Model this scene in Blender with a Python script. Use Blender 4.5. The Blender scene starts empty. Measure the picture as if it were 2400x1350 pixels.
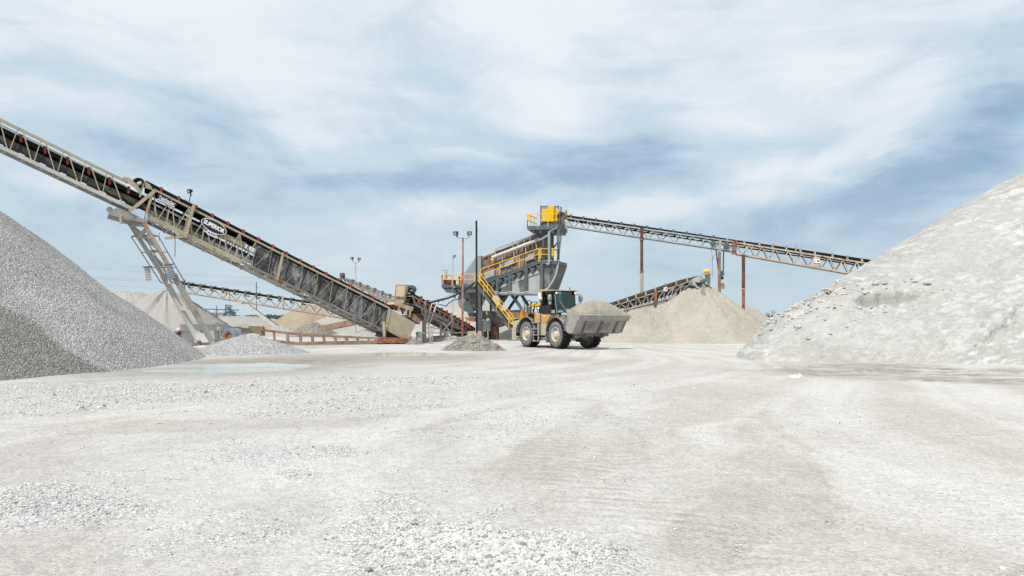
import bpy, math, random
import numpy as np
from mathutils import Vector, Matrix

random.seed(7)
RS = np.random.RandomState(11)
C = bpy.context.scene.collection
R = math.radians
PI = math.pi

# ------------------------------------------------------------------ survey of the site
# The camera stands at the origin, eye 1.75 m above the yard, looking along +Y.
# Bearings and heights of everything were surveyed from the photograph.
FOC, HZ, EYE = 1867.0, 750.0, 1.75


def U(px, py, D):
    return Vector(((px - 1200) / FOC * D, D, EYE + (HZ - py) / FOC * D))


class Wall:
    """An upright plane through (x0,y0) running along (dx,dy); points on it are found from their bearing and height."""
    def __init__(s, x0, y0, dx, dy):
        l = math.hypot(dx, dy)
        s.o = (x0, y0)
        s.d = (dx / l, dy / l)
        n = (-s.d[1], s.d[0])
        if n[1] < 0:
            n = (-n[0], -n[1])
        s.n = n

    def P(s, px, py, off=0.0):
        k = (px - 1200) / FOC
        x0 = s.o[0] + s.n[0] * off
        y0 = s.o[1] + s.n[1] * off
        # x0 + t*dx = k*(y0 + t*dy)
        t = (k * y0 - x0) / (s.d[0] - k * s.d[1])
        y = y0 + t * s.d[1]
        return Vector((k * y, y, EYE + (HZ - py) / FOC * y))

    def N(s, w=1.0):
        return Vector((s.n[0] * w, s.n[1] * w, 0))

    def Dv(s, w=1.0):
        return Vector((s.d[0] * w, s.d[1] * w, 0))


# ------------------------------------------------------------------ objects
def tag(o, label, cat, group=None, kind=None):
    if label:
        o['label'] = label
    if cat:
        o['category'] = cat
    if group:
        o['group'] = group
    if kind:
        o['kind'] = kind
    return o


def thing(name, loc, label, cat, group=None, rotz=0.0):
    o = bpy.data.objects.new(name, None)
    o.empty_display_size = 0.2
    o.location = loc
    o.rotation_euler = (0, 0, rotz)
    C.objects.link(o)
    return tag(o, label, cat, group)


def base_of(o):
    v = Vector((0, 0, 0))
    while o is not None:
        v += o.location
        o = o.parent
    return v


class MB:
    """Collects solid shapes; build() links them as ONE mesh object."""
    def __init__(s):
        s.v, s.f, s.sm, s.mi = [], [], [], []
        s.m = 0
        s.cuts = []

    def add(s, vs, fs, smooth=False):
        b = len(s.v)
        s.v.extend([tuple(v) for v in vs])
        for f in fs:
            s.f.append([i + b for i in f])
            s.sm.append(smooth)
            s.mi.append(s.m)
        return s

    def cut(s):
        s.cuts.append((len(s.v), len(s.f)))
        return s

    def each(s, name, mat, parent=None, **kw):
        """Link every piece as its own object: pieces end at cut(), else every connected solid is one."""
        groups = []
        if s.cuts:
            b = [(0, 0)] + s.cuts + [(len(s.v), len(s.f))]
            for (v0, f0), (v1, f1) in zip(b[:-1], b[1:]):
                if f1 > f0:
                    groups.append(list(range(f0, f1)))
        else:
            par = {}

            def find(x):
                while par.setdefault(x, x) != x:
                    par[x] = par[par[x]]
                    x = par[x]
                return x
            key = [tuple(round(c, 4) for c in v) for v in s.v]
            for f in s.f:
                for i in f[1:]:
                    par[find(key[i])] = find(key[f[0]])
            d = {}
            for k, f in enumerate(s.f):
                d.setdefault(find(key[f[0]]), []).append(k)
            groups = list(d.values())
        out = []
        for g in groups:
            m = MB()
            mp = {}
            for k in g:
                f = []
                for i in s.f[k]:
                    if i not in mp:
                        mp[i] = len(m.v)
                        m.v.append(s.v[i])
                    f.append(mp[i])
                m.f.append(f)
                m.sm.append(s.sm[k])
                m.mi.append(s.mi[k])
            out.append(m.build(name, mat, parent, **kw))
        return out

    def beam(s, a, b, w, h=None, up=(0, 0, 1)):
        a, b = Vector(a), Vector(b)
        h = w if h is None else h
        d = (b - a)
        if d.length < 1e-6:
            return s
        d.normalize()
        u = Vector(up)
        if abs(d.dot(u)) > 0.985:
            u = Vector((0, 1, 0)) if abs(d.y) < 0.9 else Vector((1, 0, 0))
        sd = d.cross(u).normalized()
        u = sd.cross(d).normalized()
        q = [(-1, -1), (1, -1), (1, 1), (-1, 1)]
        vs = [a + sd * (i * w / 2) + u * (j * h / 2) for i, j in q] + [b + sd * (i * w / 2) + u * (j * h / 2) for i, j in q]
        return s.add(vs, [(3, 2, 1, 0), (4, 5, 6, 7), (0, 1, 5, 4), (1, 2, 6, 5), (2, 3, 7, 6), (3, 0, 4, 7)])

    def tube(s, a, b, r, n=8, r2=None, caps=True):
        a, b = Vector(a), Vector(b)
        r2 = r if r2 is None else r2
        d = (b - a).normalized()
        u = Vector((0, 0, 1)) if abs(d.z) < 0.95 else Vector((0, 1, 0))
        sd = d.cross(u).normalized()
        u = sd.cross(d).normalized()
        vs = []
        for p, rr in ((a, r), (b, r2)):
            for i in range(n):
                t = 2 * PI * i / n
                vs.append(p + sd * (rr * math.cos(t)) + u * (rr * math.sin(t)))
        s.add(vs, [(i, (i + 1) % n, n + (i + 1) % n, n + i) for i in range(n)], True)
        if caps:
            s.add(vs[:n], [tuple(range(n))[::-1]])
            s.add(vs[n:], [tuple(range(n))])
        return s

    def path(s, pts, r, n=6):
        pts = [Vector(p) for p in pts]
        for a, b in zip(pts[:-1], pts[1:]):
            s.tube(a, b, r, n)
        return s

    def box(s, lo, hi):
        x0, y0, z0 = lo
        x1, y1, z1 = hi
        vs = [(x0, y0, z0), (x1, y0, z0), (x1, y1, z0), (x0, y1, z0), (x0, y0, z1), (x1, y0, z1), (x1, y1, z1), (x0, y1, z1)]
        return s.add(vs, [(3, 2, 1, 0), (4, 5, 6, 7), (0, 1, 5, 4), (1, 2, 6, 5), (2, 3, 7, 6), (3, 0, 4, 7)])

    def prism(s, pts, vec, smooth=False):
        """Extrude a planar polygon by vec."""
        pts = [Vector(p) for p in pts]
        vec = Vector(vec)
        n = len(pts)
        vs = pts + [p + vec for p in pts]
        nrm = Vector((0, 0, 0))
        for i in range(n):
            nrm += pts[i].cross(pts[(i + 1) % n])
        flip = nrm.dot(vec) > 0
        fs = [tuple(range(n)), tuple(range(n, 2 * n))[::-1]]
        fs += [(i, i + n, (i + 1) % n + n, (i + 1) % n) for i in range(n)]
        if flip:
            fs = [f[::-1] for f in fs]
        return s.add(vs, fs, smooth)

    def sheet(s, pts, vec):
        """A plate following an open polyline pts, swept by vec, with thickness given later by solid()."""
        n = len(pts)
        pts = [Vector(p) for p in pts]
        vec = Vector(vec)
        vs = pts + [p + vec for p in pts]
        return s.add(vs, [(i, i + 1, i + 1 + n, i + n) for i in range(n - 1)])

    def band(s, prof, vec, th):
        """Closed strip: polyline prof (list of points) offset by th in its plane, swept by vec."""
        prof = [Vector(p) for p in prof]
        vec = Vector(vec)
        ax = vec.normalized()
        n = len(prof)
        out = []
        for i in range(n):
            t = (prof[min(i + 1, n - 1)] - prof[max(i - 1, 0)]).normalized()
            out.append(prof[i] + ax.cross(t) * th)
        for i in range(n - 1):
            s.prism([prof[i], prof[i + 1], out[i + 1], out[i]], vec)
        return s

    def lathe(s, prof, org=(0, 0, 0), axis='Y', n=24, smooth=True, closed=False):
        """prof: list of (radius, along)."""
        org = Vector(org)
        vs = []
        for r, a in prof:
            for i in range(n):
                t = 2 * PI * i / n
                c, q = r * math.cos(t), r * math.sin(t)
                if axis == 'Y':
                    vs.append(org + Vector((c, a, q)))
                elif axis == 'X':
                    vs.append(org + Vector((a, c, q)))
                else:
                    vs.append(org + Vector((c, q, a)))
        m = len(prof)
        fs = []
        for k in range(m - 1 if not closed else m):
            k2 = (k + 1) % m
            for i in range(n):
                j = (i + 1) % n
                fs.append((k * n + i, k * n + j, k2 * n + j, k2 * n + i))
        return s.add(vs, fs, smooth)

    def disc(s, c, nrm, r, n=20, th=0.02):
        nrm = Vector(nrm).normalized()
        return s.tube(Vector(c) - nrm * th / 2, Vector(c) + nrm * th / 2, r, n)

    def build(s, name, mat, parent=None, local=False, bevel=0.0, fix=True):
        me = bpy.data.meshes.new(name)
        b = Vector((0, 0, 0))
        if parent is not None and not local:
            b = base_of(parent)
        me.from_pydata([(x - b.x, y - b.y, z - b.z) for x, y, z in s.v], [], s.f)
        me.polygons.foreach_set('use_smooth', s.sm)
        for mm in (mat if isinstance(mat, (list, tuple)) else [mat]):
            me.materials.append(mm)
        me.polygons.foreach_set('material_index', s.mi)
        me.update()
        if fix:
            import bmesh
            bm = bmesh.new()
            bm.from_mesh(me)
            bmesh.ops.recalc_face_normals(bm, faces=bm.faces)
            bm.to_mesh(me)
            bm.free()
        o = bpy.data.objects.new(name, me)
        if parent is not None:
            o.parent = parent
        C.objects.link(o)
        if bevel:
            md = o.modifiers.new('bevel', 'BEVEL')
            md.width = bevel
            md.segments = 2
            md.limit_method = 'ANGLE'
            md.angle_limit = R(40)
        return o


def copy_part(o, parent, loc=None):
    c = o.copy()
    c.parent = parent
    if loc is not None:
        c.location = loc
    C.objects.link(c)
    return c


def copy_tree(o, parent=None):
    c = o.copy()
    C.objects.link(c)
    c.parent = parent
    for ch in [q for q in bpy.data.objects if q.parent is o]:
        copy_tree(ch, c)
    return c


# ------------------------------------------------------------------ lettering as flat solid letters
def letters(name, text, mat, parent, org, xdir, ydir, size, local=False, bold=0.012, fit=None, depth=0.004):
    cu = bpy.data.curves.new(name, 'FONT')
    cu.body = text
    cu.size = 1.0
    cu.align_x = 'CENTER'
    cu.align_y = 'CENTER'
    cu.extrude = depth / size
    cu.offset = bold
    tmp = bpy.data.objects.new(name, cu)
    C.objects.link(tmp)
    dg = bpy.context.evaluated_depsgraph_get()
    me = bpy.data.meshes.new_from_object(tmp.evaluated_get(dg))
    bpy.data.objects.remove(tmp)
    bpy.data.curves.remove(cu)
    x = Vector(xdir).normalized()
    y = Vector(ydir).normalized()
    z = x.cross(y)
    xs = [v.co.x for v in me.vertices]
    w = (max(xs) - min(xs)) or 1
    sx = (fit / w) if fit else size
    b = Vector((0, 0, 0))
    if parent is not None and not local:
        b = base_of(parent)
    o0 = Vector(org) - b
    for v in me.vertices:
        v.co = o0 + x * (v.co.x * sx) + y * (v.co.y * size) + z * (v.co.z * size)
    me.materials.clear()
    me.materials.append(mat)
    o = bpy.data.objects.new(name, me)
    if parent is not None:
        o.parent = parent
    C.objects.link(o)
    return o


# ------------------------------------------------------------------ numpy noise
_perm = RS.permutation(512)
_val = RS.rand(512)


def vnoise(x, y):
    xi = np.floor(x).astype(int)
    yi = np.floor(y).astype(int)
    fx = x - xi
    fy = y - yi
    fx = fx * fx * fx * (fx * (fx * 6 - 15) + 10)
    fy = fy * fy * fy * (fy * (fy * 6 - 15) + 10)

    def h(a, b):
        return _val[(_perm[(a % 512)] + b) % 512]
    return (h(xi, yi) * (1 - fx) + h(xi + 1, yi) * fx) * (1 - fy) + (h(xi, yi + 1) * (1 - fx) + h(xi + 1, yi + 1) * fx) * fy


def fbm(x, y, oct=4, gain=0.5):
    t = np.zeros_like(x, dtype=float)
    a, s, f = 1.0, 0.0, 1.0
    for i in range(oct):
        t += a * vnoise(x * f + 17.3 * i, y * f - 9.1 * i)
        s += a
        a *= gain
        f *= 2.03
    return t / s


def sstep(a, b, x):
    t = np.clip((x - a) / (b - a), 0, 1)
    return t * t * (3 - 2 * t)


def grid_object(name, X, Y, Z, mat, parent=None, keep=None, attrs=None, smooth=True):
    """A height field mesh from 2-D arrays."""
    ny, nx = X.shape
    co = np.stack([X, Y, Z], -1).reshape(-1, 3).astype(np.float32)
    idx = np.arange(ny * nx).reshape(ny, nx)
    q = np.stack([idx[:-1, :-1], idx[:-1, 1:], idx[1:, 1:], idx[1:, :-1]], -1).reshape(-1, 4)
    if keep is not None:
        k = keep
        kk = (k[:-1, :-1] | k[:-1, 1:] | k[1:, 1:] | k[1:, :-1]).reshape(-1)
        q = q[kk]
        used = np.unique(q)
        rm = -np.ones(ny * nx, int)
        rm[used] = np.arange(len(used))
        q = rm[q]
        co = co[used]
        if attrs:
            attrs = {a: b.reshape(-1)[used] for a, b in attrs.items()}
    return raw_mesh(name, co, q, mat, parent, attrs, smooth)


def raw_mesh(name, co, q, mat, parent=None, attrs=None, smooth=True):
    me = bpy.data.meshes.new(name)
    nv, nf, k = len(co), len(q), q.shape[1]
    me.vertices.add(nv)
    me.vertices.foreach_set('co', np.ascontiguousarray(co, np.float32).reshape(-1))
    me.loops.add(nf * k)
    me.loops.foreach_set('vertex_index', np.ascontiguousarray(q, np.int32).reshape(-1))
    me.polygons.add(nf)
    me.polygons.foreach_set('loop_start', np.arange(0, nf * k, k, dtype=np.int32))
    me.polygons.foreach_set('use_smooth', np.full(nf, smooth))
    me.update(calc_edges=True)
    me.validate()
    if attrs:
        for a, b in attrs.items():
            at = me.attributes.new(a, 'FLOAT', 'POINT')
            at.data.foreach_set('value', np.ascontiguousarray(b.reshape(-1), np.float32))
    for mm in (mat if isinstance(mat, (list, tuple)) else [mat]):
        me.materials.append(mm)
    o = bpy.data.objects.new(name, me)
    if parent is not None:
        o.parent = parent
    C.objects.link(o)
    return o

# ------------------------------------------------------------------ materials
class NT:
    def __init__(s, mat):
        s.t = mat.node_tree
        s.N = s.t.nodes
        s.L = s.t.links

    def n(s, typ, ins=None, **kw):
        nd = s.N.new(typ)
        for k, v in kw.items():
            setattr(nd, k, v)
        for k, v in (ins or {}).items():
            sock = nd.inputs[k]
            if isinstance(v, bpy.types.NodeSocket):
                s.L.new(v, sock)
            else:
                sock.default_value = v
        return nd

    def math(s, op, a, b=0.0, clamp=False):
        nd = s.n('ShaderNodeMath', {0: a, 1: b}, operation=op)
        nd.use_clamp = clamp
        return nd.outputs[0]

    def mix(s, f, a, b, blend='MIX'):
        nd = s.n('ShaderNodeMix', data_type='RGBA', blend_type=blend)
        for i, v in ((0, f), (6, a), (7, b)):
            if isinstance(v, bpy.types.NodeSocket):
                s.L.new(v, nd.inputs[i])
            else:
                if i and len(v) == 3:
                    v = (*v, 1)
                nd.inputs[i].default_value = v
        return nd.outputs[2]

    def ramp(s, f, a, b, lo=0.0, hi=1.0):
        nd = s.n('ShaderNodeMapRange', {0: f, 1: a, 2: b, 3: lo, 4: hi}, interpolation_type='SMOOTHSTEP')
        return nd.outputs[0]

    def noise(s, vec, scale, detail=4.0, rough=0.55, dist=0.0):
        nd = s.n('ShaderNodeTexNoise', {'Vector': vec, 'Scale': scale, 'Detail': detail, 'Roughness': rough, 'Distortion': dist})
        return nd.outputs['Fac']

    def scaled(s, vec, sx, sy, sz, rot=(0, 0, 0)):
        return s.n('ShaderNodeMapping', {'Vector': vec, 'Scale': (sx, sy, sz), 'Rotation': rot}).outputs[0]


def new_mat(name):
    m = bpy.data.materials.new(name)
    m.use_nodes = True
    t = NT(m)
    b = t.N['Principled BSDF']
    return m, t, b


DUST = (0.52, 0.50, 0.46)


def steel(name, col, col2=None, rust=0.0, rustcol=(0.20, 0.075, 0.03), dust=0.25, rough=0.6, scale=1.2, spec=0.35, metal=0.0, bump=0.15):
    """Painted or bare steel with patchy paint, rust that eats in from noise, and limestone dust lying on what faces up."""
    m, t, b = new_mat(name)
    g = t.n('ShaderNodeNewGeometry')
    pos = g.outputs['Position']
    col2 = col2 or tuple(c * 0.72 for c in col)
    n1 = t.noise(pos, scale, 5, 0.6)
    c = t.mix(t.ramp(n1, 0.35, 0.68), col, col2)
    streak = t.noise(t.scaled(pos, 5, 5, 0.7), 1.0, 4, 0.6)
    c = t.mix(t.math('MULTIPLY', t.ramp(streak, 0.5, 0.75), 0.35), c, tuple(q * 0.6 for q in col2))
    if rust > 0:
        n2 = t.noise(pos, scale * 1.9, 9, 0.68, 0.6)
        e = 0.72 - 0.42 * rust
        rr = t.ramp(n2, e - 0.04, e + 0.05)
        rc = t.mix(t.noise(pos, scale * 7, 4), rustcol, tuple(q * 1.9 for q in rustcol))
        c = t.mix(rr, c, rc)
    if dust > 0:
        up = t.n('ShaderNodeSeparateXYZ', {0: g.outputs['Normal']}).outputs[2]
        upf = t.ramp(up, -0.1, 0.9, 0.25, 1.0)
        dn = t.ramp(t.noise(pos, scale * 1.4, 6, 0.65), 0.62 - 0.4 * dust, 0.78 - 0.25 * dust)
        c = t.mix(t.math('MULTIPLY', t.math('MULTIPLY', upf, dn), min(1.0, 0.45 + dust * 0.6)), c, DUST)
    t.L.new(c, b.inputs['Base Color'])
    rn = t.ramp(n1, 0.3, 0.7, rough - 0.1, min(1, rough + 0.15))
    t.L.new(rn, b.inputs['Roughness'])
    b.inputs['Metallic'].default_value = metal
    b.inputs['Specular IOR Level'].default_value = spec
    if bump:
        bp = t.n('ShaderNodeBump', {'Strength': bump, 'Distance': 0.02, 'Height': t.noise(pos, scale * 8, 4)})
        t.L.new(bp.outputs[0], b.inputs['Normal'])
    return m


def plain(name, col, rough=0.5, metal=0.0, spec=0.4, vary=0.15):
    m, t, b = new_mat(name)
    pos = t.n('ShaderNodeNewGeometry').outputs['Position']
    c = t.mix(t.noise(pos, 6, 4), tuple(q * (1 - vary) for q in col), tuple(min(1, q * (1 + vary)) for q in col))
    t.L.new(c, b.inputs['Base Color'])
    b.inputs['Roughness'].default_value = rough
    b.inputs['Metallic'].default_value = metal
    b.inputs['Specular IOR Level'].default_value = spec
    return m


def heap(name, c1, c2, stone=0.0, stone_var=0.5, bump=0.4, streak=None, streak_amt=0.5, streak_attr=None, attr=None, acol=None, fine=6.0, big=0.25, clump=0.0, fall=0.0):
    """Loose stone: c1/c2 vary over metres; stone = stones per metre (0 for sand); streak colour lies in bands down the slope."""
    m, t, b = new_mat(name)
    g = t.n('ShaderNodeNewGeometry')
    pos = g.outputs['Position']
    c = t.mix(t.ramp(t.noise(pos, big, 6, 0.6, 0.3), 0.35, 0.65), c1, c2)
    if streak:
        sv = t.scaled(t.scaled(pos, 1, 1, 1, (0.0, R(20), 0.0)), 0.62, 0.16, 2.3)
        sn = t.math('ADD', t.math('MULTIPLY', t.noise(sv, 2.6, 8, 0.66, 0.6), 0.72), t.math('MULTIPLY', t.noise(pos, 0.5, 4, 0.6), 0.28))
        sa = streak_amt
        if streak_attr:
            sa = t.math('MULTIPLY', t.n('ShaderNodeAttribute', attribute_name=streak_attr).outputs['Fac'], streak_amt)
        c = t.mix(t.math('MULTIPLY', t.ramp(sn, 0.48, 0.58), sa), c, streak)
    if attr:
        for an, ac in zip(attr, acol):
            av = t.n('ShaderNodeAttribute', attribute_name=an).outputs['Fac']
            nn = t.noise(pos, 1.3, 6, 0.65)
            f = t.math('ADD', av, t.math('MULTIPLY', t.math('SUBTRACT', nn, 0.5), 0.7))
            c = t.mix(t.ramp(f, 0.35, 0.65), c, ac)
    h = t.noise(pos, fine, 8, 0.7)
    c = t.mix(t.ramp(h, 0.3, 0.7, 0.0, 0.35), c, tuple(q * 0.7 for q in c2))
    hs = h
    if fall:
        fv = t.scaled(pos, 2.2, 2.2, 0.25)
        fn = t.noise(fv, 1.0, 4, 0.6)
        hs = t.math('ADD', hs, t.math('MULTIPLY', fn, fall))
    if clump:
        cn = t.noise(pos, 2.1, 6, 0.62, 0.8)
        hs = t.math('ADD', hs, t.math('MULTIPLY', t.ramp(cn, 0.45, 0.7), clump))
    if stone:
        v = t.n('ShaderNodeTexVoronoi', {'Vector': pos, 'Scale': stone, 'Randomness': 1.0})
        rv = t.n('ShaderNodeSeparateColor', {0: v.outputs['Color']}).outputs[0]
        br = t.ramp(rv, 0.0, 1.0, 1.0 - stone_var, 1.0 + stone_var)
        c = t.mix(1.0, c, t.n('ShaderNodeCombineColor', {0: br, 1: br, 2: br}).outputs[0], 'MULTIPLY')
        v2 = t.n('ShaderNodeTexVoronoi', {'Vector': pos, 'Scale': stone * 0.45})
        hs = t.math('ADD', hs, t.math('MULTIPLY', t.math('SUBTRACT', 1.0, v.outputs['Distance']), 1.4))
        hs = t.math('ADD', hs, t.math('MULTIPLY', t.math('SUBTRACT', 1.0, v2.outputs['Distance']), 1.2))
    t.L.new(c, b.inputs['Base Color'])
    b.inputs['Roughness'].default_value = 0.95
    b.inputs['Specular IOR Level'].default_value = 0.15
    bp = t.n('ShaderNodeBump', {'Strength': bump, 'Distance': 0.13 if not stone else 0.07, 'Height': hs})
    t.L.new(bp.outputs[0], b.inputs['Normal'])
    return m


def glass(name, tint, clear=0.6):
    m, t, b = new_mat(name)
    tr = t.n('ShaderNodeBsdfTransparent', {'Color': (*tint, 1)})
    gl = t.n('ShaderNodeBsdfGlossy', {'Color': (0.85, 0.9, 0.9, 1), 'Roughness': 0.03})
    fr = t.n('ShaderNodeFresnel', {'IOR': 1.5})
    mx = t.n('ShaderNodeMixShader', {0: t.math('ADD', fr.outputs[0], 0.03), 1: tr.outputs[0], 2: gl.outputs[0]})
    t.L.new(mx.outputs[0], t.N['Material Output'].inputs[0])
    t.N.remove(b)
    return m


def mesh_guard(name, col):
    """Expanded-metal guard: a real pattern of holes."""
    m, t, b = new_mat(name)
    pos = t.n('ShaderNodeNewGeometry').outputs['Position']
    v = t.n('ShaderNodeTexVoronoi', {'Vector': pos, 'Scale': 16.0}, feature='DISTANCE_TO_EDGE')
    a = t.ramp(v.outputs['Distance'], 0.16, 0.2, 1.0, 0.0)
    t.L.new(a, b.inputs['Alpha'])
    b.inputs['Base Color'].default_value = (*col, 1)
    b.inputs['Roughness'].default_value = 0.5
    return m


def lamp_mat(name, col, strength):
    m, t, b = new_mat(name)
    b.inputs['Base Color'].default_value = (*col, 1)
    b.inputs['Emission Color'].default_value = (*col, 1)
    b.inputs['Emission Strength'].default_value = strength
    return m


M = {}
M['beige'] = steel('beige_paint', (0.42, 0.375, 0.26), (0.34, 0.305, 0.22), rust=0.25, dust=0.12, rough=0.5, scale=0.9, rustcol=(0.26, 0.10, 0.035))
M['beige_rusty'] = steel('beige_paint_rusting', (0.43, 0.38, 0.265), (0.35, 0.305, 0.22), rust=0.36, dust=0.25, rough=0.55, scale=1.2, rustcol=(0.30, 0.11, 0.035))
M['beige_box'] = steel('beige_paint_scabbed', (0.56, 0.47, 0.31), (0.50, 0.42, 0.29), rust=0.30, dust=0.1, rough=0.55, scale=1.6, rustcol=(0.24, 0.085, 0.04))
M['web'] = steel('dirty_beige_bars', (0.24, 0.22, 0.18), (0.16, 0.15, 0.13), rust=0.22, dust=0.3, rough=0.8, scale=1.6, rustcol=(0.20, 0.085, 0.04))
M['scab'] = steel('scabbed_rust_edge', (0.50, 0.40, 0.27), (0.34, 0.20, 0.13), rust=0.75, rustcol=(0.24, 0.09, 0.05), dust=0.1, rough=0.7, scale=2.2)
M['dusty'] = steel('dust_caked_steel', (0.31, 0.298, 0.275), (0.22, 0.21, 0.198), rust=0.16, dust=0.6, rough=0.85, scale=1.4, spec=0.2)
M['dusty_pale'] = steel('white_dusted_steel', (0.55, 0.54, 0.51), (0.45, 0.44, 0.41), rust=0.1, dust=0.6, rough=0.9, scale=1.3, spec=0.2)
M['underside'] = steel('dust_caked_underside', (0.56, 0.545, 0.51), (0.36, 0.35, 0.33), rust=0.08, dust=0.4, rough=0.9, scale=2.4, spec=0.15)
M['rust'] = steel('rusted_steel', (0.20, 0.085, 0.05), (0.14, 0.065, 0.042), rust=0.5, rustcol=(0.23, 0.095, 0.045), dust=0.25, rough=0.8, scale=1.6, spec=0.2)
M['rust_dusty'] = steel('rusted_dusty_steel', (0.27, 0.155, 0.105), (0.20, 0.12, 0.085), rust=0.3, rustcol=(0.22, 0.095, 0.05), dust=0.6, rough=0.85, scale=1.6, spec=0.2)
M['brown'] = steel('dark_rust_pipe', (0.10, 0.035, 0.025), (0.15, 0.065, 0.045), rust=0.25, dust=0.1, rough=0.6, scale=1.5)
M['screen'] = steel('screen_box_rust', (0.20, 0.11, 0.075), (0.30, 0.25, 0.21), rust=0.25, rustcol=(0.20, 0.08, 0.04), dust=0.55, rough=0.8, scale=1.1, spec=0.2)
M['grey'] = steel('grey_machine_paint', (0.105, 0.128, 0.135), (0.08, 0.10, 0.107), rust=0.0, dust=0.18, rough=0.45, scale=0.8)
M['grey_light'] = steel('grey_machine_paint_light', (0.27, 0.32, 0.335), (0.22, 0.265, 0.28), rust=0.0, dust=0.15, rough=0.45, scale=0.8)
M['grey_dark'] = steel('dark_grey_paint', (0.085, 0.095, 0.10), (0.11, 0.12, 0.12), rust=0.02, dust=0.2, rough=0.55, scale=0.8)
M['hopper'] = steel('hopper_plate', (0.125, 0.138, 0.138), (0.088, 0.10, 0.10), rust=0.05, dust=0.5, rough=0.7, scale=1.0)
M['galv'] = steel('galvanised_truss', (0.42, 0.44, 0.45), (0.32, 0.34, 0.35), rust=0.03, dust=0.15, rough=0.5, scale=1.0, metal=0.1)
M['galv_rust'] = steel('weathered_truss', (0.50, 0.45, 0.36), (0.38, 0.32, 0.24), rust=0.33, dust=0.15, rough=0.7, scale=1.5)
M['lattice'] = steel('grey_rust_lattice', (0.36, 0.33, 0.30), (0.27, 0.22, 0.18), rust=0.3, dust=0.35, rough=0.8, scale=1.8)
M['belt'] = steel('rubber_belt', (0.008, 0.008, 0.009), (0.014, 0.014, 0.014), dust=0.0, rough=0.7, scale=1.5, spec=0.15)
M['belt_dusty'] = steel('dusty_rubber', (0.045, 0.044, 0.042), (0.10, 0.097, 0.09), dust=0.15, rough=0.9, scale=2.0, spec=0.1)
M['black'] = plain('black_steel', (0.016, 0.016, 0.018), 0.5)
M['blackpaint'] = steel('black_paint', (0.014, 0.015, 0.016), (0.028, 0.028, 0.029), dust=0.05, rough=0.4, scale=3.0)
M['red'] = steel('red_idler', (0.32, 0.05, 0.022), (0.20, 0.042, 0.025), rust=0.2, dust=0.15, rough=0.6, scale=3.0)
M['redbox'] = steel('red_brown_motor_box', (0.20, 0.035, 0.015), (0.14, 0.03, 0.015), dust=0.15, rough=0.6, scale=2.0)
M['yellow'] = steel('safety_yellow', (0.80, 0.47, 0.015), (0.72, 0.40, 0.015), dust=0.05, rough=0.45, scale=2.0, spec=0.4)
M['yellow_guard'] = steel('yellow_guard_plate', (0.82, 0.52, 0.01), (0.76, 0.46, 0.01), dust=0.0, rough=0.5, scale=3.0)
M['yellow_mesh'] = mesh_guard('yellow_mesh_guard', (0.72, 0.42, 0.03))
M['orange'] = steel('loader_orange', (0.66, 0.26, 0.02), (0.60, 0.23, 0.02), dust=0.15, rough=0.4, scale=2.0, spec=0.45)
M['orange_dusty'] = steel('loader_orange_dusty', (0.56, 0.29, 0.09), (0.47, 0.32, 0.17), dust=0.4, rough=0.6, scale=2.5)
M['orange_hopper'] = steel('orange_rust_hopper', (0.42, 0.16, 0.06), (0.33, 0.13, 0.06), rust=0.3, dust=0.3, rough=0.8, scale=2.0)
M['tan'] = steel('loader_dusty_tan', (0.42, 0.37, 0.30), (0.44, 0.35, 0.24), rust=0.05, dust=0.6, rough=0.8, scale=2.6)
M['bucket'] = steel('worn_bucket_steel', (0.34, 0.325, 0.305), (0.25, 0.24, 0.225), rust=0.14, rustcol=(0.20, 0.12, 0.08), dust=0.5, rough=0.6, scale=1.6)
M['fender'] = steel('fender_plastic', (0.16, 0.16, 0.16), (0.11, 0.11, 0.11), dust=0.35, rough=0.7, scale=2.0)
M['tyre'] = steel('tyre_tread', (0.022, 0.022, 0.022), (0.03, 0.03, 0.029), dust=0.05, rough=0.85, scale=3.0, spec=0.2)
M['tyre_side'] = steel('tyre_sidewall_dusty', (0.19, 0.195, 0.195), (0.13, 0.13, 0.13), dust=0.3, rough=0.9, scale=3.0, spec=0.15)
M['rim'] = steel('dusty_cream_rim', (0.56, 0.50, 0.40), (0.50, 0.42, 0.31), dust=0.35, rough=0.7, scale=3.0)
M['tyre_blue'] = steel('old_tyre', (0.13, 0.17, 0.20), (0.20, 0.24, 0.27), dust=0.3, rough=0.8, scale=2.0)
M['rim_rust'] = plain('orange_rust_rim', (0.38, 0.12, 0.03), 0.8)
M['white'] = plain('white_paint', (0.78, 0.78, 0.76), 0.6, vary=0.05)
M['paint_white'] = plain('sign_white', (0.82, 0.82, 0.81), 0.5, vary=0.02)
M['paint_black'] = plain('sign_black', (0.02, 0.02, 0.022), 0.5, vary=0.1)
M['paint_red'] = plain('sign_red', (0.55, 0.05, 0.05), 0.5, vary=0.05)
M['paint_blue'] = plain('sign_blue', (0.10, 0.14, 0.42), 0.5, vary=0.1)
M['flap'] = steel('pale_flap', (0.60, 0.60, 0.58), (0.50, 0.50, 0.49), dust=0.2, rough=0.6, scale=3.0)
M['flap_blue'] = steel('blue_grey_flap', (0.32, 0.37, 0.41), (0.26, 0.31, 0.35), dust=0.1, rough=0.6, scale=3.0)
M['glass'] = glass('tinted_cab_glass', (0.46, 0.62, 0.59))
M['mirror'] = plain('mirror_housing', (0.30, 0.31, 0.32), 0.3)
M['lamp_glass'] = plain('lamp_lens', (0.42, 0.43, 0.43), 0.15, vary=0.03)
M['lit'] = lamp_mat('lit_work_lamp', (1.0, 0.50, 0.18), 2.6)
M['hose'] = plain('pale_conduit', (0.42, 0.44, 0.45), 0.5)
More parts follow.
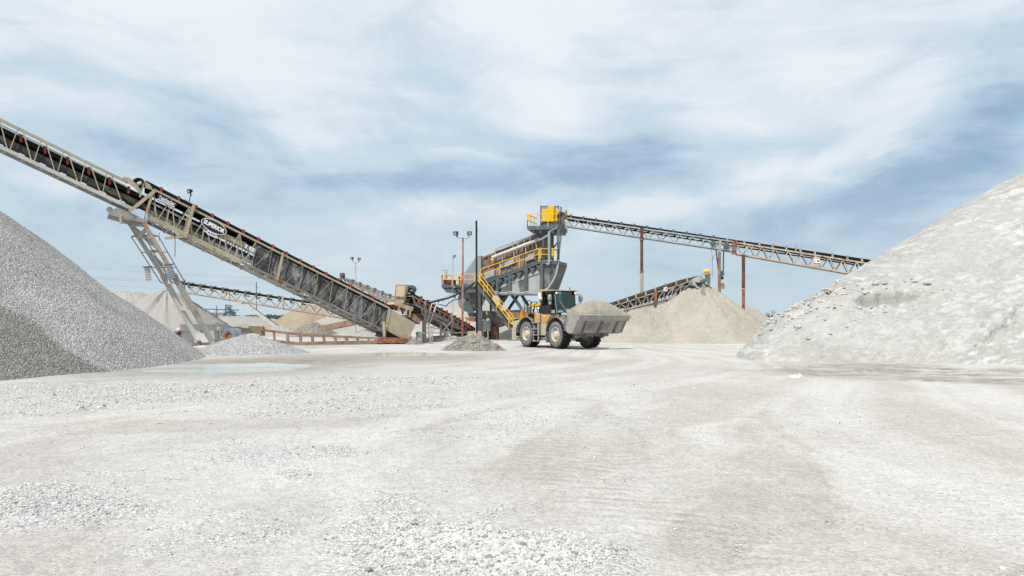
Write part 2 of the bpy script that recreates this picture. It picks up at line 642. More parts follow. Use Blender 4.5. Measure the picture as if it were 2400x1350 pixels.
M['pipe_pale'] = steel('pale_dusty_pipe', (0.55, 0.52, 0.50), (0.45, 0.43, 0.42), dust=0.4, rough=0.6, scale=1.5)
M['pipe_blue'] = steel('blue_grey_pipe', (0.30, 0.36, 0.41), (0.25, 0.31, 0.35), dust=0.1, rough=0.4, scale=1.5)
M['concrete'] = steel('weathered_concrete', (0.46, 0.42, 0.33), (0.38, 0.35, 0.28), dust=0.4, rough=0.95, scale=1.5, spec=0.1)
M['pole_wood'] = steel('weathered_post', (0.36, 0.33, 0.28), (0.28, 0.26, 0.22), dust=0.2, rough=0.9, scale=2.5, spec=0.1)
M['pole_rust'] = steel('rusty_light_pole', (0.36, 0.26, 0.24), (0.28, 0.17, 0.15), rust=0.45, rustcol=(0.17, 0.05, 0.04), dust=0.2, rough=0.8, scale=0.8)
M['silo'] = steel('silo_sheet', (0.45, 0.50, 0.54), (0.38, 0.43, 0.48), dust=0.0, rough=0.4, scale=0.3, metal=0.2)
M['silo_dark'] = steel('silo_sheet_blue', (0.14, 0.20, 0.26), (0.12, 0.17, 0.22), dust=0.0, rough=0.5, scale=0.3)
M['skin'] = plain('skin', (0.45, 0.27, 0.19), 0.6)
M['hivis'] = plain('green_work_shirt', (0.08, 0.33, 0.10), 0.8)
M['hat'] = plain('pale_hard_hat', (0.55, 0.68, 0.66), 0.4)
M['trouser'] = plain('dark_trousers', (0.04, 0.045, 0.06), 0.9)
M['seat'] = plain('cab_seat', (0.03, 0.03, 0.032), 0.8)

# ------------------------------------------------------------------ ground, puddles, loose gravel
def G(px, py):
    D = FOC * EYE / (py - HZ)
    return ((px - 1200) / FOC * D, D)


def blob(X, Y, px, py, w, h, pw=1.0):
    cx, cy = G(px, py)
    sx = cy * w / FOC
    sy = cy * cy / (FOC * EYE) * h
    r2 = ((X - cx) / sx) ** 2 + ((Y - cy) / sy) ** 2
    return pw * np.exp(-r2 ** 1.5)


def poly_sd(X, Y, pts):
    """Signed distance (positive inside) to a ground polygon."""
    d = np.full(X.shape, 1e9)
    ins = np.zeros(X.shape, bool)
    n = len(pts)
    for i in range(n):
        ax, ay = pts[i]
        bx, by = pts[(i + 1) % n]
        ex, ey = bx - ax, by - ay
        t = np.clip(((X - ax) * ex + (Y - ay) * ey) / (ex * ex + ey * ey + 1e-9), 0, 1)
        d = np.minimum(d, np.hypot(X - ax - t * ex, Y - ay - t * ey))
        cond = (ay > Y) != (by > Y)
        xi = ax + (Y - ay) * ex / (ey if abs(ey) > 1e-9 else 1e-9)
        ins ^= cond & (X < xi)
    return np.where(ins, d, -d)


GRAVEL_BLOBS = [(480, 915, 620, 36, 1.0), (760, 962, 300, 24, 0.9), (930, 885, 300, 26, 1.0), (120, 965, 190, 22, 0.8), (590, 1065, 170, 28, 1.0),
                (80, 1190, 210, 60, 0.8), (850, 1095, 130, 18, 0.6), (1170, 1265, 280, 85, 1.1), (960, 1215, 200, 55, 0.62), (560, 1290, 170, 45, 0.65),
                (430, 1225, 140, 22, 0.5), (250, 1105, 240, 12, 0.45), (1250, 985, 260, 40, 0.45), (1180, 1330, 140, 40, 1.0), (60, 880, 200, 14, 0.8),
                (1420, 900, 150, 30, 0.35), (1000, 1010, 120, 15, 0.4)]


def gravel_amount(X, Y):
    wx = X + (fbm(X * 0.55, Y * 0.55, 4) - 0.5) * 2.4
    wy = Y + (fbm(X * 0.55 + 40, Y * 0.4 - 13, 4) - 0.5) * 3.0
    g = np.zeros_like(X)
    for px, py, w, h, p in GRAVEL_BLOBS:
        g = np.maximum(g, blob(wx, wy, px, py, w, h, p))
    n = fbm(X * 0.9 + 5, Y * 0.6, 5)
    return np.clip(g * (0.55 + 0.9 * n), 0, 1)


def graded(lo, hi, d0, grow):
    a = [0.0]
    d = d0
    while a[-1] < hi:
        a.append(a[-1] + d)
        d *= grow
    return np.array(a) + lo


def build_ground():
    xs = graded(0, 520, 0.07, 1.0135)
    xs = np.concatenate([-xs[:0:-1], xs])
    ys = graded(2.5, 2600, 0.05, 1.0125)
    ys = np.concatenate([np.linspace(-40, 2.3, 30), ys])
    X, Y = np.meshgrid(xs, ys)
    r = np.hypot(X, Y)
    near = 1 - sstep(60, 140, r)
    Z = near * ((fbm(X * 0.22, Y * 0.22, 4) - 0.5) * 0.10 + (fbm(X * 1.7, Y * 1.1, 3) - 0.5) * 0.03)
    # worn tracks fan out from the loading point towards the viewer
    vx, vy = 9.0, 52.0
    ph = np.arctan2(X - vx, vy + 6 - Y) + 0.12 * np.sin(Y * 0.13)
    rd = np.hypot(X - vx, Y - vy)
    tr = fbm(ph * 26 + 3, rd * 0.05, 3)
    tr2 = fbm(ph * 90 + 8, rd * 0.08, 3)
    fan = sstep(0.46, 0.62, tr) * near
    # wheel ruts with tread marks along the foot of the right-hand heap
    rut = np.zeros_like(X)
    for k, (yo, wid) in enumerate([(25.5, 0.45), (27.4, 0.5), (23.6, 0.45), (28.6, 0.4), (21.2, 0.4)]):
        yc = yo + 0.5 * np.sin(X * 0.21 + k) - 0.0105 * (X - 12) ** 2 * (0.6 if k % 2 else -0.25)
        b = np.exp(-((Y - yc) / wid) ** 4) * sstep(7 + k, 11 + k, X)
        rut = np.maximum(rut, b * (0.5 + 0.5 * np.sign(np.sin(X * 9.0 + (Y - yc) * 6 * (1 if k % 2 else -1)))))
    churn = np.clip(blob(X, Y, 2050, 868, 300, 19, 1.3) + blob(X, Y, 2330, 880, 240, 24, 1.2), 0, 1)
    churn *= 0.8 * sstep(0.40, 0.60, fbm(X * 0.7, Y * 2.0, 5, 0.65))
    Z += -0.05 * rut * (0.3 + churn) + 0.05 * churn * (fbm(X * 2.5, Y * 3.5, 4) - 0.5)
    # cross ripples left by graders and tyres
    rip = np.sin(Y * 5.2 + 3.0 * fbm(X * 0.7, Y * 0.25, 3) * 6) * sstep(0.5, 0.68, fbm(X * 0.3 + 9, Y * 0.22, 3))
    Z += 0.010 * rip * near * sstep(-1, 2, X)
    # hollow under the puddles
    wob = (fbm(X * 0.7, Y * 0.5, 4) - 0.5) * 1.1
    pud = np.zeros_like(X)
    for px, py, w_, h_ in ((525, 862.5, 215, 12.5), (960, 830.5, 105, 4.2)):
        cx, cy = G(px, py)
        q = np.hypot((X - cx) / (cy * w_ / FOC), (Y - cy) / (cy * cy / (FOC * EYE) * h_))
        shore = 1 - sstep(1.6, 2.4, q)
        bowl = 0.022 * (q - 1.0 + wob * 0.55)
        bowl = np.clip(bowl, -0.06, 0.025) + 0.012 * (fbm(X * 1.9, Y * 1.9, 3) - 0.5)
        Z = Z * (1 - shore) + bowl * shore
        pud = np.maximum(pud, 1 - sstep(0.9, 1.6, q + wob * .5))
    g = gravel_amount(X, Y)
    Z += 0.02 * g * near
    # damp or bare patches with edges of their own
    wx = X + (fbm(X * 0.8, Y * 0.8, 4) - 0.5) * 0.7
    wy = Y + (fbm(X * 0.8 + 30, Y * 0.8, 4) - 0.5) * 0.7
    bare = np.zeros_like(X)
    P1 = [G(*p) for p in [(1400, 945), (1540, 1010), (1490, 1090), (1330, 1130), (1090, 1110), (1250, 1020)]]
    P2 = [G(*p) for p in [(1755, 962), (1840, 965), (1990, 1120), (1960, 1345), (1600, 1345), (1610, 1150), (1700, 1066), (1748, 1000)]]
    P3 = [G(*p) for p in [(560, 985), (1180, 965), (1050, 1005), (640, 1012), (250, 1020), (0, 1012), (0, 995)]]
    for P, s in ((P1, 0.7), (P2, 0.8), (P3, 0.7)):
        sd = poly_sd(wx, wy, P)
        bare = np.maximum(bare, s * sstep(-0.06, 0.14, sd) * (1 - 0.7 * sstep(0.3, 3.2, sd)))
    bare = np.maximum(bare, 0.55 * sstep(0.5, 0.7, fbm(X * 0.18 + 50, Y * 0.09, 5)) * near)
    pale = np.zeros_like(X)
    P4 = [G(*p) for p in [(1590, 1005), (1745, 972), (1700, 1040), (1655, 1078), (1615, 1040)]]
    pale = np.maximum(pale, 0.9 * sstep(-0.05, 0.3, poly_sd(wx, wy, P4)))
    P5 = [G(*p) for p in [(1200, 1040), (1400, 944), (1300, 930), (1100, 985), (1000, 1060), (1080, 1090)]]
    pale = np.maximum(pale, 0.55 * sstep(-0.2, 0.6, poly_sd(wx, wy, P5)))
    pale = np.maximum(pale, 0.70 * fan * sstep(0.30, 0.55, tr2))
    bare = np.maximum(bare, 0.5 * (1 - sstep(0.32, 0.47, tr)) * sstep(-2, 3, X) * near)
    damp = np.clip(blob(X, Y, 525, 860, 330, 24, 0.9) + blob(X, Y, 900, 838, 330, 12, 0.7) + 1.0 * churn + 0.35 * rut * sstep(8, 12, X)
                   + blob(X, Y, 1350, 845, 120, 10, 0.35), 0, 1)
    lane = sstep(0.50, 0.58, fbm(ph * 48 + 21, rd * 0.03, 2))
    cleat = lane * sstep(0.45, 0.62, fbm(X * 0.35 + 4, Y * 0.3 + 9, 3)) * sstep(-6, 0, X + 0.1 * Y) * near
    grad = sstep(-4, 6, X - 0.12 * (Y - 10)) * near      # beige haul road on the right, bluer stone on the left
    o = grid_object('ground', X, Y, Z, ground_mat(), attrs={'gravel': g, 'bare': bare, 'pale': pale, 'damp': damp, 'road': grad, 'reach': rd + 0.25 * np.abs(np.sin(ph * 70)), 'cleat': cleat})
    o['kind'] = 'structure'
    return o


def ground_mat():
    m, t, b = new_mat('crushed_limestone_yard')
    g = t.n('ShaderNodeNewGeometry')
    pos = g.outputs['Position']
    A = lambda n: t.n('ShaderNodeAttribute', attribute_name=n).outputs['Fac']
    n1 = t.noise(t.scaled(pos, 0.35, 0.16, 1), 1.0, 7, 0.62, 0.4)
    left = t.mix(t.ramp(n1, 0.40, 0.60), (0.515, 0.50, 0.477), (0.435, 0.414, 0.388))
    road = t.mix(t.ramp(n1, 0.36, 0.64), (0.55, 0.531, 0.502), (0.485, 0.463, 0.432))
    c = t.mix(A('road'), left, road)
    bn = t.noise(t.scaled(pos, 1.0, 0.5, 1), 1.2, 6, 0.65)
    bf = t.math('MULTIPLY', A('bare'), t.ramp(bn, 0.2, 0.6, 0.4, 1.0))
    c = t.mix(bf, c, (0.395, 0.371, 0.337))
    c = t.mix(t.math('MULTIPLY', A('pale'), 0.75), c, (0.59, 0.576, 0.55))
    gn = t.noise(pos, 3.2, 6, 0.7)
    gf = t.ramp(t.math('ADD', A('gravel'), t.math('MULTIPLY', t.math('SUBTRACT', gn, 0.5), 0.9)), 0.08, 0.75)
    c = t.mix(t.math('MULTIPLY', gf, 0.8), c, (0.575, 0.572, 0.565))
    c = t.mix(t.math('MULTIPLY', A('damp'), t.ramp(bn, 0.25, 0.6, 0.6, 1.0)), c, (0.265, 0.247, 0.215))
    # grit: individual stones a couple of centimetres across, bigger where the gravel lies loose
    v = t.n('ShaderNodeTexVoronoi', {'Vector': pos, 'Scale': 34.0})
    v2 = t.n('ShaderNodeTexVoronoi', {'Vector': pos, 'Scale': 90.0})
    rv = t.n('ShaderNodeSeparateColor', {0: v.outputs['Color']}).outputs[0]
    amt = t.math('ADD', 0.32, t.math('MULTIPLY', gf, 0.26))
    br = t.math('ADD', 1.0, t.math('MULTIPLY', t.math('SUBTRACT', rv, 0.5), amt))
    fine = t.noise(pos, 75, 5, 0.75)
    br = t.math('MULTIPLY', br, t.ramp(fine, 0.25, 0.75, 0.76, 1.18))
    mid = t.noise(t.scaled(pos, 1.0, 0.55, 1), 5.0, 6, 0.7)
    br = t.math('MULTIPLY', br, t.ramp(mid, 0.3, 0.7, 0.91, 1.05))
    lines = t.noise(t.scaled(pos, 0.55, 3.4, 1, (0, 0, R(3))), 1.6, 7, 0.72, 0.3)
    br = t.math('MULTIPLY', br, t.ramp(lines, 0.30, 0.44, 0.84, 1.0))
    c = t.mix(1.0, c, t.n('ShaderNodeCombineColor', {0: br, 1: br, 2: br}).outputs[0], 'MULTIPLY')
    # sparse dark chips
    v3 = t.n('ShaderNodeTexVoronoi', {'Vector': pos, 'Scale': 7.0})
    chip = t.math('MULTIPLY', t.ramp(v3.outputs['Distance'], 0.05, 0.11, 1.0, 0.0), t.ramp(t.n('ShaderNodeSeparateColor', {0: v3.outputs['Color']}).outputs[1], 0.72, 0.75))
    c = t.mix(t.math('MULTIPLY', chip, 0.6), c, (0.20, 0.19, 0.18))
    t.L.new(c, b.inputs['Base Color'])
    b.inputs['Roughness'].default_value = 0.95
    b.inputs['Specular IOR Level'].default_value = 0.12
    h = t.math('ADD', t.math('MULTIPLY', t.math('SUBTRACT', 1.0, v.outputs['Distance']), t.math('ADD', 0.25, t.math('MULTIPLY', gf, 1.0))),
               t.math('MULTIPLY', t.math('SUBTRACT', 1.0, v2.outputs['Distance']), 0.2))
    h = t.math('ADD', h, t.math('MULTIPLY', mid, 0.8))
    h = t.math('ADD', h, t.math('MULTIPLY', t.noise(pos, 14, 5, 0.7), 0.5))
    # lug prints pressed into the fines along the wheel lanes
    ring = t.math('SINE', t.math('ADD', t.math('MULTIPLY', A('reach'), 2 * PI / 0.26), t.math('MULTIPLY', t.noise(pos, 1.5, 4), 5.0)))
    prints = t.math('MULTIPLY', t.math('MULTIPLY', ring, A('cleat')), t.ramp(t.noise(pos, 2.5, 4), 0.4, 0.6))
    h = t.math('ADD', h, t.math('MULTIPLY', prints, 0.55))
    bp = t.n('ShaderNodeBump', {'Strength': 0.75, 'Distance': 0.035, 'Height': h})
    t.L.new(bp.outputs[0], b.inputs['Normal'])
    return m


def build_stones(nstones=84000):
    """Loose stones lying on the yard, thickest where the gravel patches are."""
    m, t, b = new_mat('loose_limestone')
    a = t.n('ShaderNodeAttribute', attribute_name='tone').outputs['Fac']
    pos = t.n('ShaderNodeNewGeometry').outputs['Position']
    c = t.mix(a, (0.36, 0.355, 0.345), (0.61, 0.606, 0.596))
    c = t.mix(t.ramp(a, 0.0, -0.3), c, (0.22, 0.215, 0.205))
    c = t.mix(t.ramp(t.noise(pos, 30, 4), 0.4, 0.7, 0, 0.3), c, (0.46, 0.43, 0.385))
    t.L.new(c, b.inputs['Base Color'])
    b.inputs['Roughness'].default_value = 0.95
    b.inputs['Specular IOR Level'].default_value = 0.15
    import bmesh
    bm = bmesh.new()
    bmesh.ops.create_icosphere(bm, subdivisions=1, radius=1)
    iv = np.array([v.co[:] for v in bm.verts])
    iface = np.array([[v.index for v in f.verts] for f in bm.faces])
    bm.free()
    # candidates weighted towards the viewer
    n = 100000 * 8
    D = 4.9 * (24.0 / 4.9) ** RS.rand(n) 
    x = (RS.rand(n) * 2 - 1) * (D * 0.70 + 0.5)
    y = D
    gm = gravel_amount(x, y)
    nn = fbm(x * 2.2, y * 2.2, 4)
    fray = np.clip(gm * 0.92 + (nn - 0.5) * 1.1, 0, 1)
    p = 0.60 * fray ** 2.2 * (1 + 0.8 * np.clip(blob(x, y, 1170, 1270, 260, 90, 1.0), 0, 1)) + 0.14 * sstep(0.45, 0.75, nn) * (1 - sstep(0, 6, x - 0.3 * y)) + 0.012
    keep = RS.rand(n) < p
    x, y, gm = x[keep][:nstones], y[keep][:nstones], gm[keep][:nstones]
    n = len(x)
    sz = np.exp(RS.randn(n) * 0.46) * (0.0050 + 0.0044 * np.clip(gm, 0, 1))
    coarse = blob(x, y, 1170, 1270, 260, 90, 1.0)
    sz *= 0.9 + 0.40 * np.clip(coarse, 0, 1)
    sz *= np.clip(y / 11.0, 0.85, 1.35)
    co = np.empty((n, 12, 3))
    ang = RS.rand(n) * 2 * PI
    sx, sy, szz = sz * (0.8 + 0.5 * RS.rand(n)), sz * (0.7 + 0.4 * RS.rand(n)), sz * (0.5 + 0.35 * RS.rand(n))
    jit = 1 + (RS.rand(n, 12) - 0.5) * 0.55
    px = iv[None, :, 0] * jit * sx[:, None]
    py = iv[None, :, 1] * jit * sy[:, None]
    pz = iv[None, :, 2] * jit * szz[:, None]
    ca, sa = np.cos(ang)[:, None], np.sin(ang)[:, None]
    tilt = (RS.rand(n, 1) - 0.5) * 1.0
    pz2 = pz + px * tilt * 0.5
    gz = (fbm(x * 0.22, y * 0.22, 4) - 0.5) * 0.10 + (fbm(x * 1.7, y * 1.1, 3) - 0.5) * 0.03 + 0.02 * gm
    co[:, :, 0] = x[:, None] + px * ca - py * sa
    co[:, :, 1] = y[:, None] + px * sa + py * ca
    co[:, :, 2] = (gz + szz * 0.45)[:, None] + pz2
    faces = (iface[None] + (np.arange(n) * 12)[:, None, None]).reshape(-1, 3)
    tone = np.repeat(np.clip(np.where(RS.rand(n) < 0.16, -0.1, 0.66) + 0.24 * RS.randn(n), -0.35, 1), 12)
    o = raw_mesh('loose_gravel', co.reshape(-1, 3), faces, m, attrs={'tone': tone}, smooth=False)
    tag(o, 'loose pale crushed stones strewn over the yard, thickest in the foreground', 'gravel', kind='stuff')


def build_puddle(name, label, outline, z, col):
    m, t, b = new_mat('milky_water')
    pos = t.n('ShaderNodeNewGeometry').outputs['Position']
    c = t.mix(t.ramp(t.noise(t.scaled(pos, 0.25, 0.5, 1), 1.0, 5), 0.4, 0.62), col, (0.62, 0.64, 0.58))
    t.L.new(c, b.inputs['Base Color'])
    b.inputs['Roughness'].default_value = 0.13
    pts = [G(*p) for p in outline]
    out = []
    n = len(pts)
    for i in range(n):
        p0, p1, p2, p3 = pts[i - 1], pts[i], pts[(i + 1) % n], pts[(i + 2) % n]
        for k in range(10):
            t_ = k / 10
            q = [0.5 * (2 * p1[j] + (p2[j] - p0[j]) * t_ + (2 * p0[j] - 5 * p1[j] + 4 * p2[j] - p3[j]) * t_ ** 2 + (3 * p1[j] - p0[j] - 3 * p2[j] + p3[j]) * t_ ** 3) for j in (0, 1)]
            out.append((q[0] + random.uniform(-.12, .12), q[1] + random.uniform(-.18, .18)))
    me = bpy.data.meshes.new(name)
    me.from_pydata([(x, y, z) for x, y in out], [], [list(range(len(out)))])
    me.materials.append(m)
    o = bpy.data.objects.new(name, me)
    C.objects.link(o)
    tag(o, label, 'puddle', kind='structure')


# ------------------------------------------------------------------ stockpiles
def cone_heap(name, label, cx, cy, H, Rb, mat, sx=1.0, sy=1.0, rot=0.0, tip=0.12, rough=0.05, gully=0.05, seed=0, na=160, nr=60, pw=1.0, lobes=0.06, flat=0.0, cat='stockpile', group=None):
    th = np.linspace(0, 2 * PI, na, endpoint=False)
    rr = np.linspace(0, 1.06, nr) ** 0.9
    T, Q = np.meshgrid(th, rr)
    ox, oy = 37.1 * seed + 3, 11.7 * seed + 5
    lob = 1 + lobes * 2 * (fbm(np.cos(T) * 1.4 + ox, np.sin(T) * 1.4 + oy, 3) - 0.5)
    x = Q * Rb * lob * np.cos(T) * sx
    y = Q * Rb * lob * np.sin(T) * sy
    q = np.sqrt(Q * Q + tip * tip) - tip * 0.6
    z = H * (1 - np.clip(q / (math.sqrt(1.06 ** 2 + tip * tip) - tip * 0.6) * 1.06, 0, 1.06) ** pw)
    if flat:
        z = np.minimum(z, H * (1 - flat) + 0.2 * (z - H * (1 - flat)))
    env = np.clip(1.1 - Q, 0, 1) * np.clip(Q * 4, 0.2, 1)
    wn = 1.6 / max(1.0, Rb * 0.16)
    z += H * gully * env * (fbm(np.cos(T) * 5 + ox, np.sin(T) * 5 + oy, 3) - 0.5) * 2
    z += rough * (fbm(x * wn * 2 + ox, y * wn * 2 + oy, 5, 0.6) - 0.5) * 2 * np.clip((1.06 - Q) * 6, 0, 1)
    z[-1, :] = -0.12
    c, s = math.cos(rot), math.sin(rot)
    X = np.concatenate([x * c - y * s], 1)
    Y = np.concatenate([x * s + y * c], 1)
    X = np.concatenate([X, X[:, :1]], 1) + cx
    Y = np.concatenate([Y, Y[:, :1]], 1) + cy
    Z = np.concatenate([z, z[:, :1]], 1)
    o = grid_object(name, X, Y, Z, mat)
    tag(o, label, cat, group)
    return o


def build_heaps():
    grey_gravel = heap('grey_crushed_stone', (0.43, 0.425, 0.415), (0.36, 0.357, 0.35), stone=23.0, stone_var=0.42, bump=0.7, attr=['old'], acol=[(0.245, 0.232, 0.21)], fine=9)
    small_gravel = heap('fine_grey_chippings', (0.45, 0.447, 0.44), (0.40, 0.397, 0.39), stone=18.0, stone_var=0.35, bump=0.8, fine=9)
    sandy = heap('tan_washed_sand', (0.42, 0.388, 0.325), (0.36, 0.333, 0.28), stone=0, bump=0.5, fine=4.5, clump=0.5, big=0.35)
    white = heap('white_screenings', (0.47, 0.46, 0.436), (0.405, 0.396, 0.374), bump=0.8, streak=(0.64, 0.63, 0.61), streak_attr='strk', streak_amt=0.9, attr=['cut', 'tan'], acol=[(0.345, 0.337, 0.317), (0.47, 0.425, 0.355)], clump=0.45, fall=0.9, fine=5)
    dirt = heap('grey_brown_dirt', (0.31, 0.285, 0.24), (0.24, 0.225, 0.195), stone=9, stone_var=0.3, bump=0.9, fine=4, clump=1.0, big=0.8)
    brown = heap('brown_sand', (0.27, 0.205, 0.14), (0.32, 0.26, 0.19), bump=0.4, fine=2, streak=(0.36, 0.31, 0.24), streak_amt=0.5, big=0.2)
    greytan = heap('grey_tan_stone', (0.26, 0.243, 0.212), (0.34, 0.328, 0.305), bump=0.35, fine=2, big=0.16, fall=0.5)
    pale = heap('pale_stone', (0.385, 0.37, 0.34), (0.33, 0.315, 0.285), bump=0.35, fine=2, big=0.15)

    # big gravel cone on the left
    cx, cy, Rb = -37.3, 30.3, 23.9
    na, nr = 900, 230
    th = np.linspace(-1.75, 1.35, na)
    rr = np.linspace(0.02, 1.03, nr)
    T, Q = np.meshgrid(th, rr)
    x = cx + Q * Rb * np.cos(T)
    y = cy + Q * Rb * np.sin(T)
    lob = (fbm(np.cos(T) * 3 + 2, np.sin(T) * 3, 4) - 0.5) * 1.3
    z = 16.9 * (1 - Q)
    z = z + (0.30 + 0.02 * lob) * np.sin(np.clip((1 - Q) / 0.9, 0, 1) * PI) * 1.6
    z = z + ((fbm(x * 0.5, y * 0.5, 5) - 0.5) * 0.35 + (fbm(x * 0.16, y * 0.16 + 5, 3) - 0.5) * 0.9) * np.clip((1 - Q) * 9, 0, 1) + lob * 0.25 * np.clip((1 - Q) * 3, 0, 1)
    z = z + (RS.rand(*z.shape) - 0.5) * 0.05
    z[-1, :] = -0.15
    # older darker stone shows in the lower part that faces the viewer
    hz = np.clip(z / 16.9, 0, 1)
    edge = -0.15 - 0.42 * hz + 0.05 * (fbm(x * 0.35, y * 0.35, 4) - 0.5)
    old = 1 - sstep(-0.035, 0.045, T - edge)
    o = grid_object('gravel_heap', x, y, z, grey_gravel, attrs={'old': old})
    tag(o, 'large grey crushed stone heap with a darker lower flank, behind the puddle', 'stockpile')

    # big white heap on the right: base line, rounded corner, slumped scarps
    xs = np.concatenate([np.arange(8.2, 30, 0.085), np.arange(30, 62, 0.4)])
    ys = np.concatenate([np.arange(26.5, 48, 0.085), np.arange(48, 92, 0.4)])
    X, Y = np.meshgrid(xs, ys)
    a1, a2, r, tan, bot = -0.15, 1.2, 2.5, 0.65, 0.9
    x0, y0 = 9.6, 33.6
    wob = (fbm(X * 0.35, Y * 0.35, 3) - 0.5) * 0.8
    d1 = -(X - x0) * math.sin(a1) + (Y - y0) * math.cos(a1) + wob
    d2 = (X - x0) * math.sin(a2) - (Y - y0) * math.cos(a2) + wob * 0.7
    d = -np.log(np.exp(-np.clip(d1, -20, 60) / r) + np.exp(-np.clip(d2, -20, 60) / r)) * r + r * 0.35
    z = tan * np.maximum(d, 0) + bot * (1 - np.exp(-np.maximum(d, 0) / 1.2))
    z = np.minimum(z, 17.0 + 0.15 * (z - 17.0))
    on = np.clip(d / 1.5, 0, 1)
    # flatter skirt at the foot towards the viewer
    z += on * (fbm(X * 0.22 + 7, Y * 0.22, 3) - 0.5) * 0.65
    # down-slope furrows
    fur = fbm((X * math.cos(a1) + Y * math.sin(a1)) * 1.5 + wob, d1 * 0.16, 4)
    z += on * (fur - 0.5) * 0.22
    rough = sstep(0.45, 0.65, fbm(X * 0.4 + 3, Y * 0.4 + 8, 3))
    z += on * rough * (fbm(X * 2.2, Y * 2.2, 5, 0.6) - 0.5) * 0.15
    # scarps: the skin has slipped below a ragged line
    cut = np.zeros_like(z)

    def scarp(z, x_a, x_b, line, drop, reach, fw):
        ragged = (fbm(X * 1.3 + line(13.0), Y * 0.2, 4) - 0.5) * 0.55
        hl = line(X) + ragged
        below = hl - z
        inx = sstep(x_a, x_a + 1.6, X + 0.8 * ragged) * (1 - sstep(x_b - 2.2, x_b, X + 1.5 * ragged))
        f = sstep(0.0, 0.13, below) * (1 - sstep(0.3, reach, below)) * inx * on
        face = sstep(-0.01, 0.04, below) * (1 - sstep(fw, fw * 2.4, below)) * inx * (0.55 + 0.6 * fbm(X * 7.0, Y * 0.4, 3))
        return z - drop * f, face, sstep(0.05, 0.3, below) * (1 - sstep(0.9, 2.2, below)) * inx
    z, f1, _ = scarp(z, 14.6, 19.4, lambda q: 2.95 + 0.06 * (np.asarray(q) - 15) - 0.035 * (np.asarray(q) - 17) ** 2, 0.46, 1.6, 0.11)
    z, f2, f2w = scarp(z, 17.2, 28.0, lambda q: 0.7 + 0.58 * np.clip(np.asarray(q) - 18.2, -1, 20), 0.34, 1.3, 0.05)
    cut = np.maximum(f1, f2 * 0.8)
    # clods on the slumped nose
    nose = np.exp(-(((X - 14.0) / 2.2) ** 2 + ((Y - 38.0) / 2.6) ** 2))
    cl = fbm(X * 3.1 + 60, Y * 3.1, 4, 0.6)
    z += on * nose * sstep(0.50, 0.62, cl) * 0.16
    cut = np.maximum(cut, 0.55 * nose * sstep(0.6, 0.7, cl))
    z += 0.012 * (RS.rand(*z.shape) - 0.5) * on
    z = np.where(d <= 0.0, -0.18 - 0.25 * np.minimum(-d, 2), z - 0.10)
    tanm = np.clip(np.exp(-((z - (3.2 + 0.78 * (X - 15.5))) / 0.9) ** 2) * sstep(13, 15, X) * 0.55, 0, 1) * sstep(0.5, 0.6, fbm(X * .5, Y * .5, 3))
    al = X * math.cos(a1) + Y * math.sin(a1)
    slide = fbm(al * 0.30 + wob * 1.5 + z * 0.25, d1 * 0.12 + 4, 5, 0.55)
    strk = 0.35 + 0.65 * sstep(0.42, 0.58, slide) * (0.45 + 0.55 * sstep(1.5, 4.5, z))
    flank = sstep(-1.5, 1.5, d1 - d2 + 2.0 * (slide - .5))          # sunlit look of the flank facing the loader, put in as whiter colour
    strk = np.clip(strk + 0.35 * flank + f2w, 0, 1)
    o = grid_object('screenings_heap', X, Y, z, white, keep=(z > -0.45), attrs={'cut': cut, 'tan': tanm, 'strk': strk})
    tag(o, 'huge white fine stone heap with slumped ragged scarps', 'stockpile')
    # clods broken off the slumped nose and lying under the scarps
    cm = heap('pale_clods', (0.56, 0.545, 0.51), (0.48, 0.465, 0.435), bump=0.4, fine=9)
    import bmesh
    bm = bmesh.new()
    bmesh.ops.create_icosphere(bm, subdivisions=2, radius=1)
    iv = np.array([v.co[:] for v in bm.verts])
    fc = np.array([[v.index for v in f.verts] for f in bm.faces])
    bm.free()
    cand = [(random.gauss(13.7, 1.0), random.gauss(38.2, 1.6)) for _ in range(260)] + [(random.uniform(15, 19.5), random.gauss(36.2, .5)) for _ in range(24)]
    vs_, fs_, k_ = [], [], 0
    for qx, qy in cand:
        i = int(np.clip(np.searchsorted(ys, qy), 0, len(ys) - 1))
        j = int(np.clip(np.searchsorted(xs, qx), 0, len(xs) - 1))
        if z[i, j] < 0.25:
            continue
        s_ = min(.15, .03 + random.expovariate(32))
        jit = 1 + (RS.rand(len(iv), 1) - .5) * .5
        p_ = iv * jit * np.array([s_ * random.uniform(.9, 1.6), s_ * random.uniform(.8, 1.2), s_ * random.uniform(.5, .8)])
        a_ = random.random() * PI
        p_ = np.stack([p_[:, 0] * math.cos(a_) - p_[:, 1] * math.sin(a_), p_[:, 0] * math.sin(a_) + p_[:, 1] * math.cos(a_), p_[:, 2]], 1)
        vs_.append(p_ + np.array([qx, qy, z[i, j] + s_ * .15]))
        fs_.append(fc + k_)
        k_ += len(iv)
    raw_mesh('fallen_clods', np.concatenate(vs_), np.concatenate(fs_), cm, parent=o, smooth=False)['kind'] = 'stuff'

    # low windrow at the foot of the white heap
    cone_heap('gravel_heap', 'small grey gravel cone in front of the rusty ladder frame', *U(583, 800, 42.5)[:2], 1.05, 3.0, small_gravel, sx=1.12, sy=0.8, tip=0.1, rough=0.03, gully=0.02, seed=2, na=220, nr=80, pw=0.95)
    cone_heap('dirt_heap', 'small grey brown dirt heap with stone chunks beside the light pole', *U(1108, 800, 46.5)[:2], 1.05, 1.9, dirt, sx=1.0, sy=1.0, tip=0.16, rough=0.12, gully=0.06, seed=3, pw=0.95)
    ax, ay = U(1640, 700, 65.8)[:2]
    cone_heap('sand_heap', 'tall tan sand cone under the head of the yellow motor conveyor', ax, ay, 5.0, 6.9, sandy, tip=0.09, rough=0.14, gully=0.05, seed=4, na=300, nr=110, lobes=0.05)
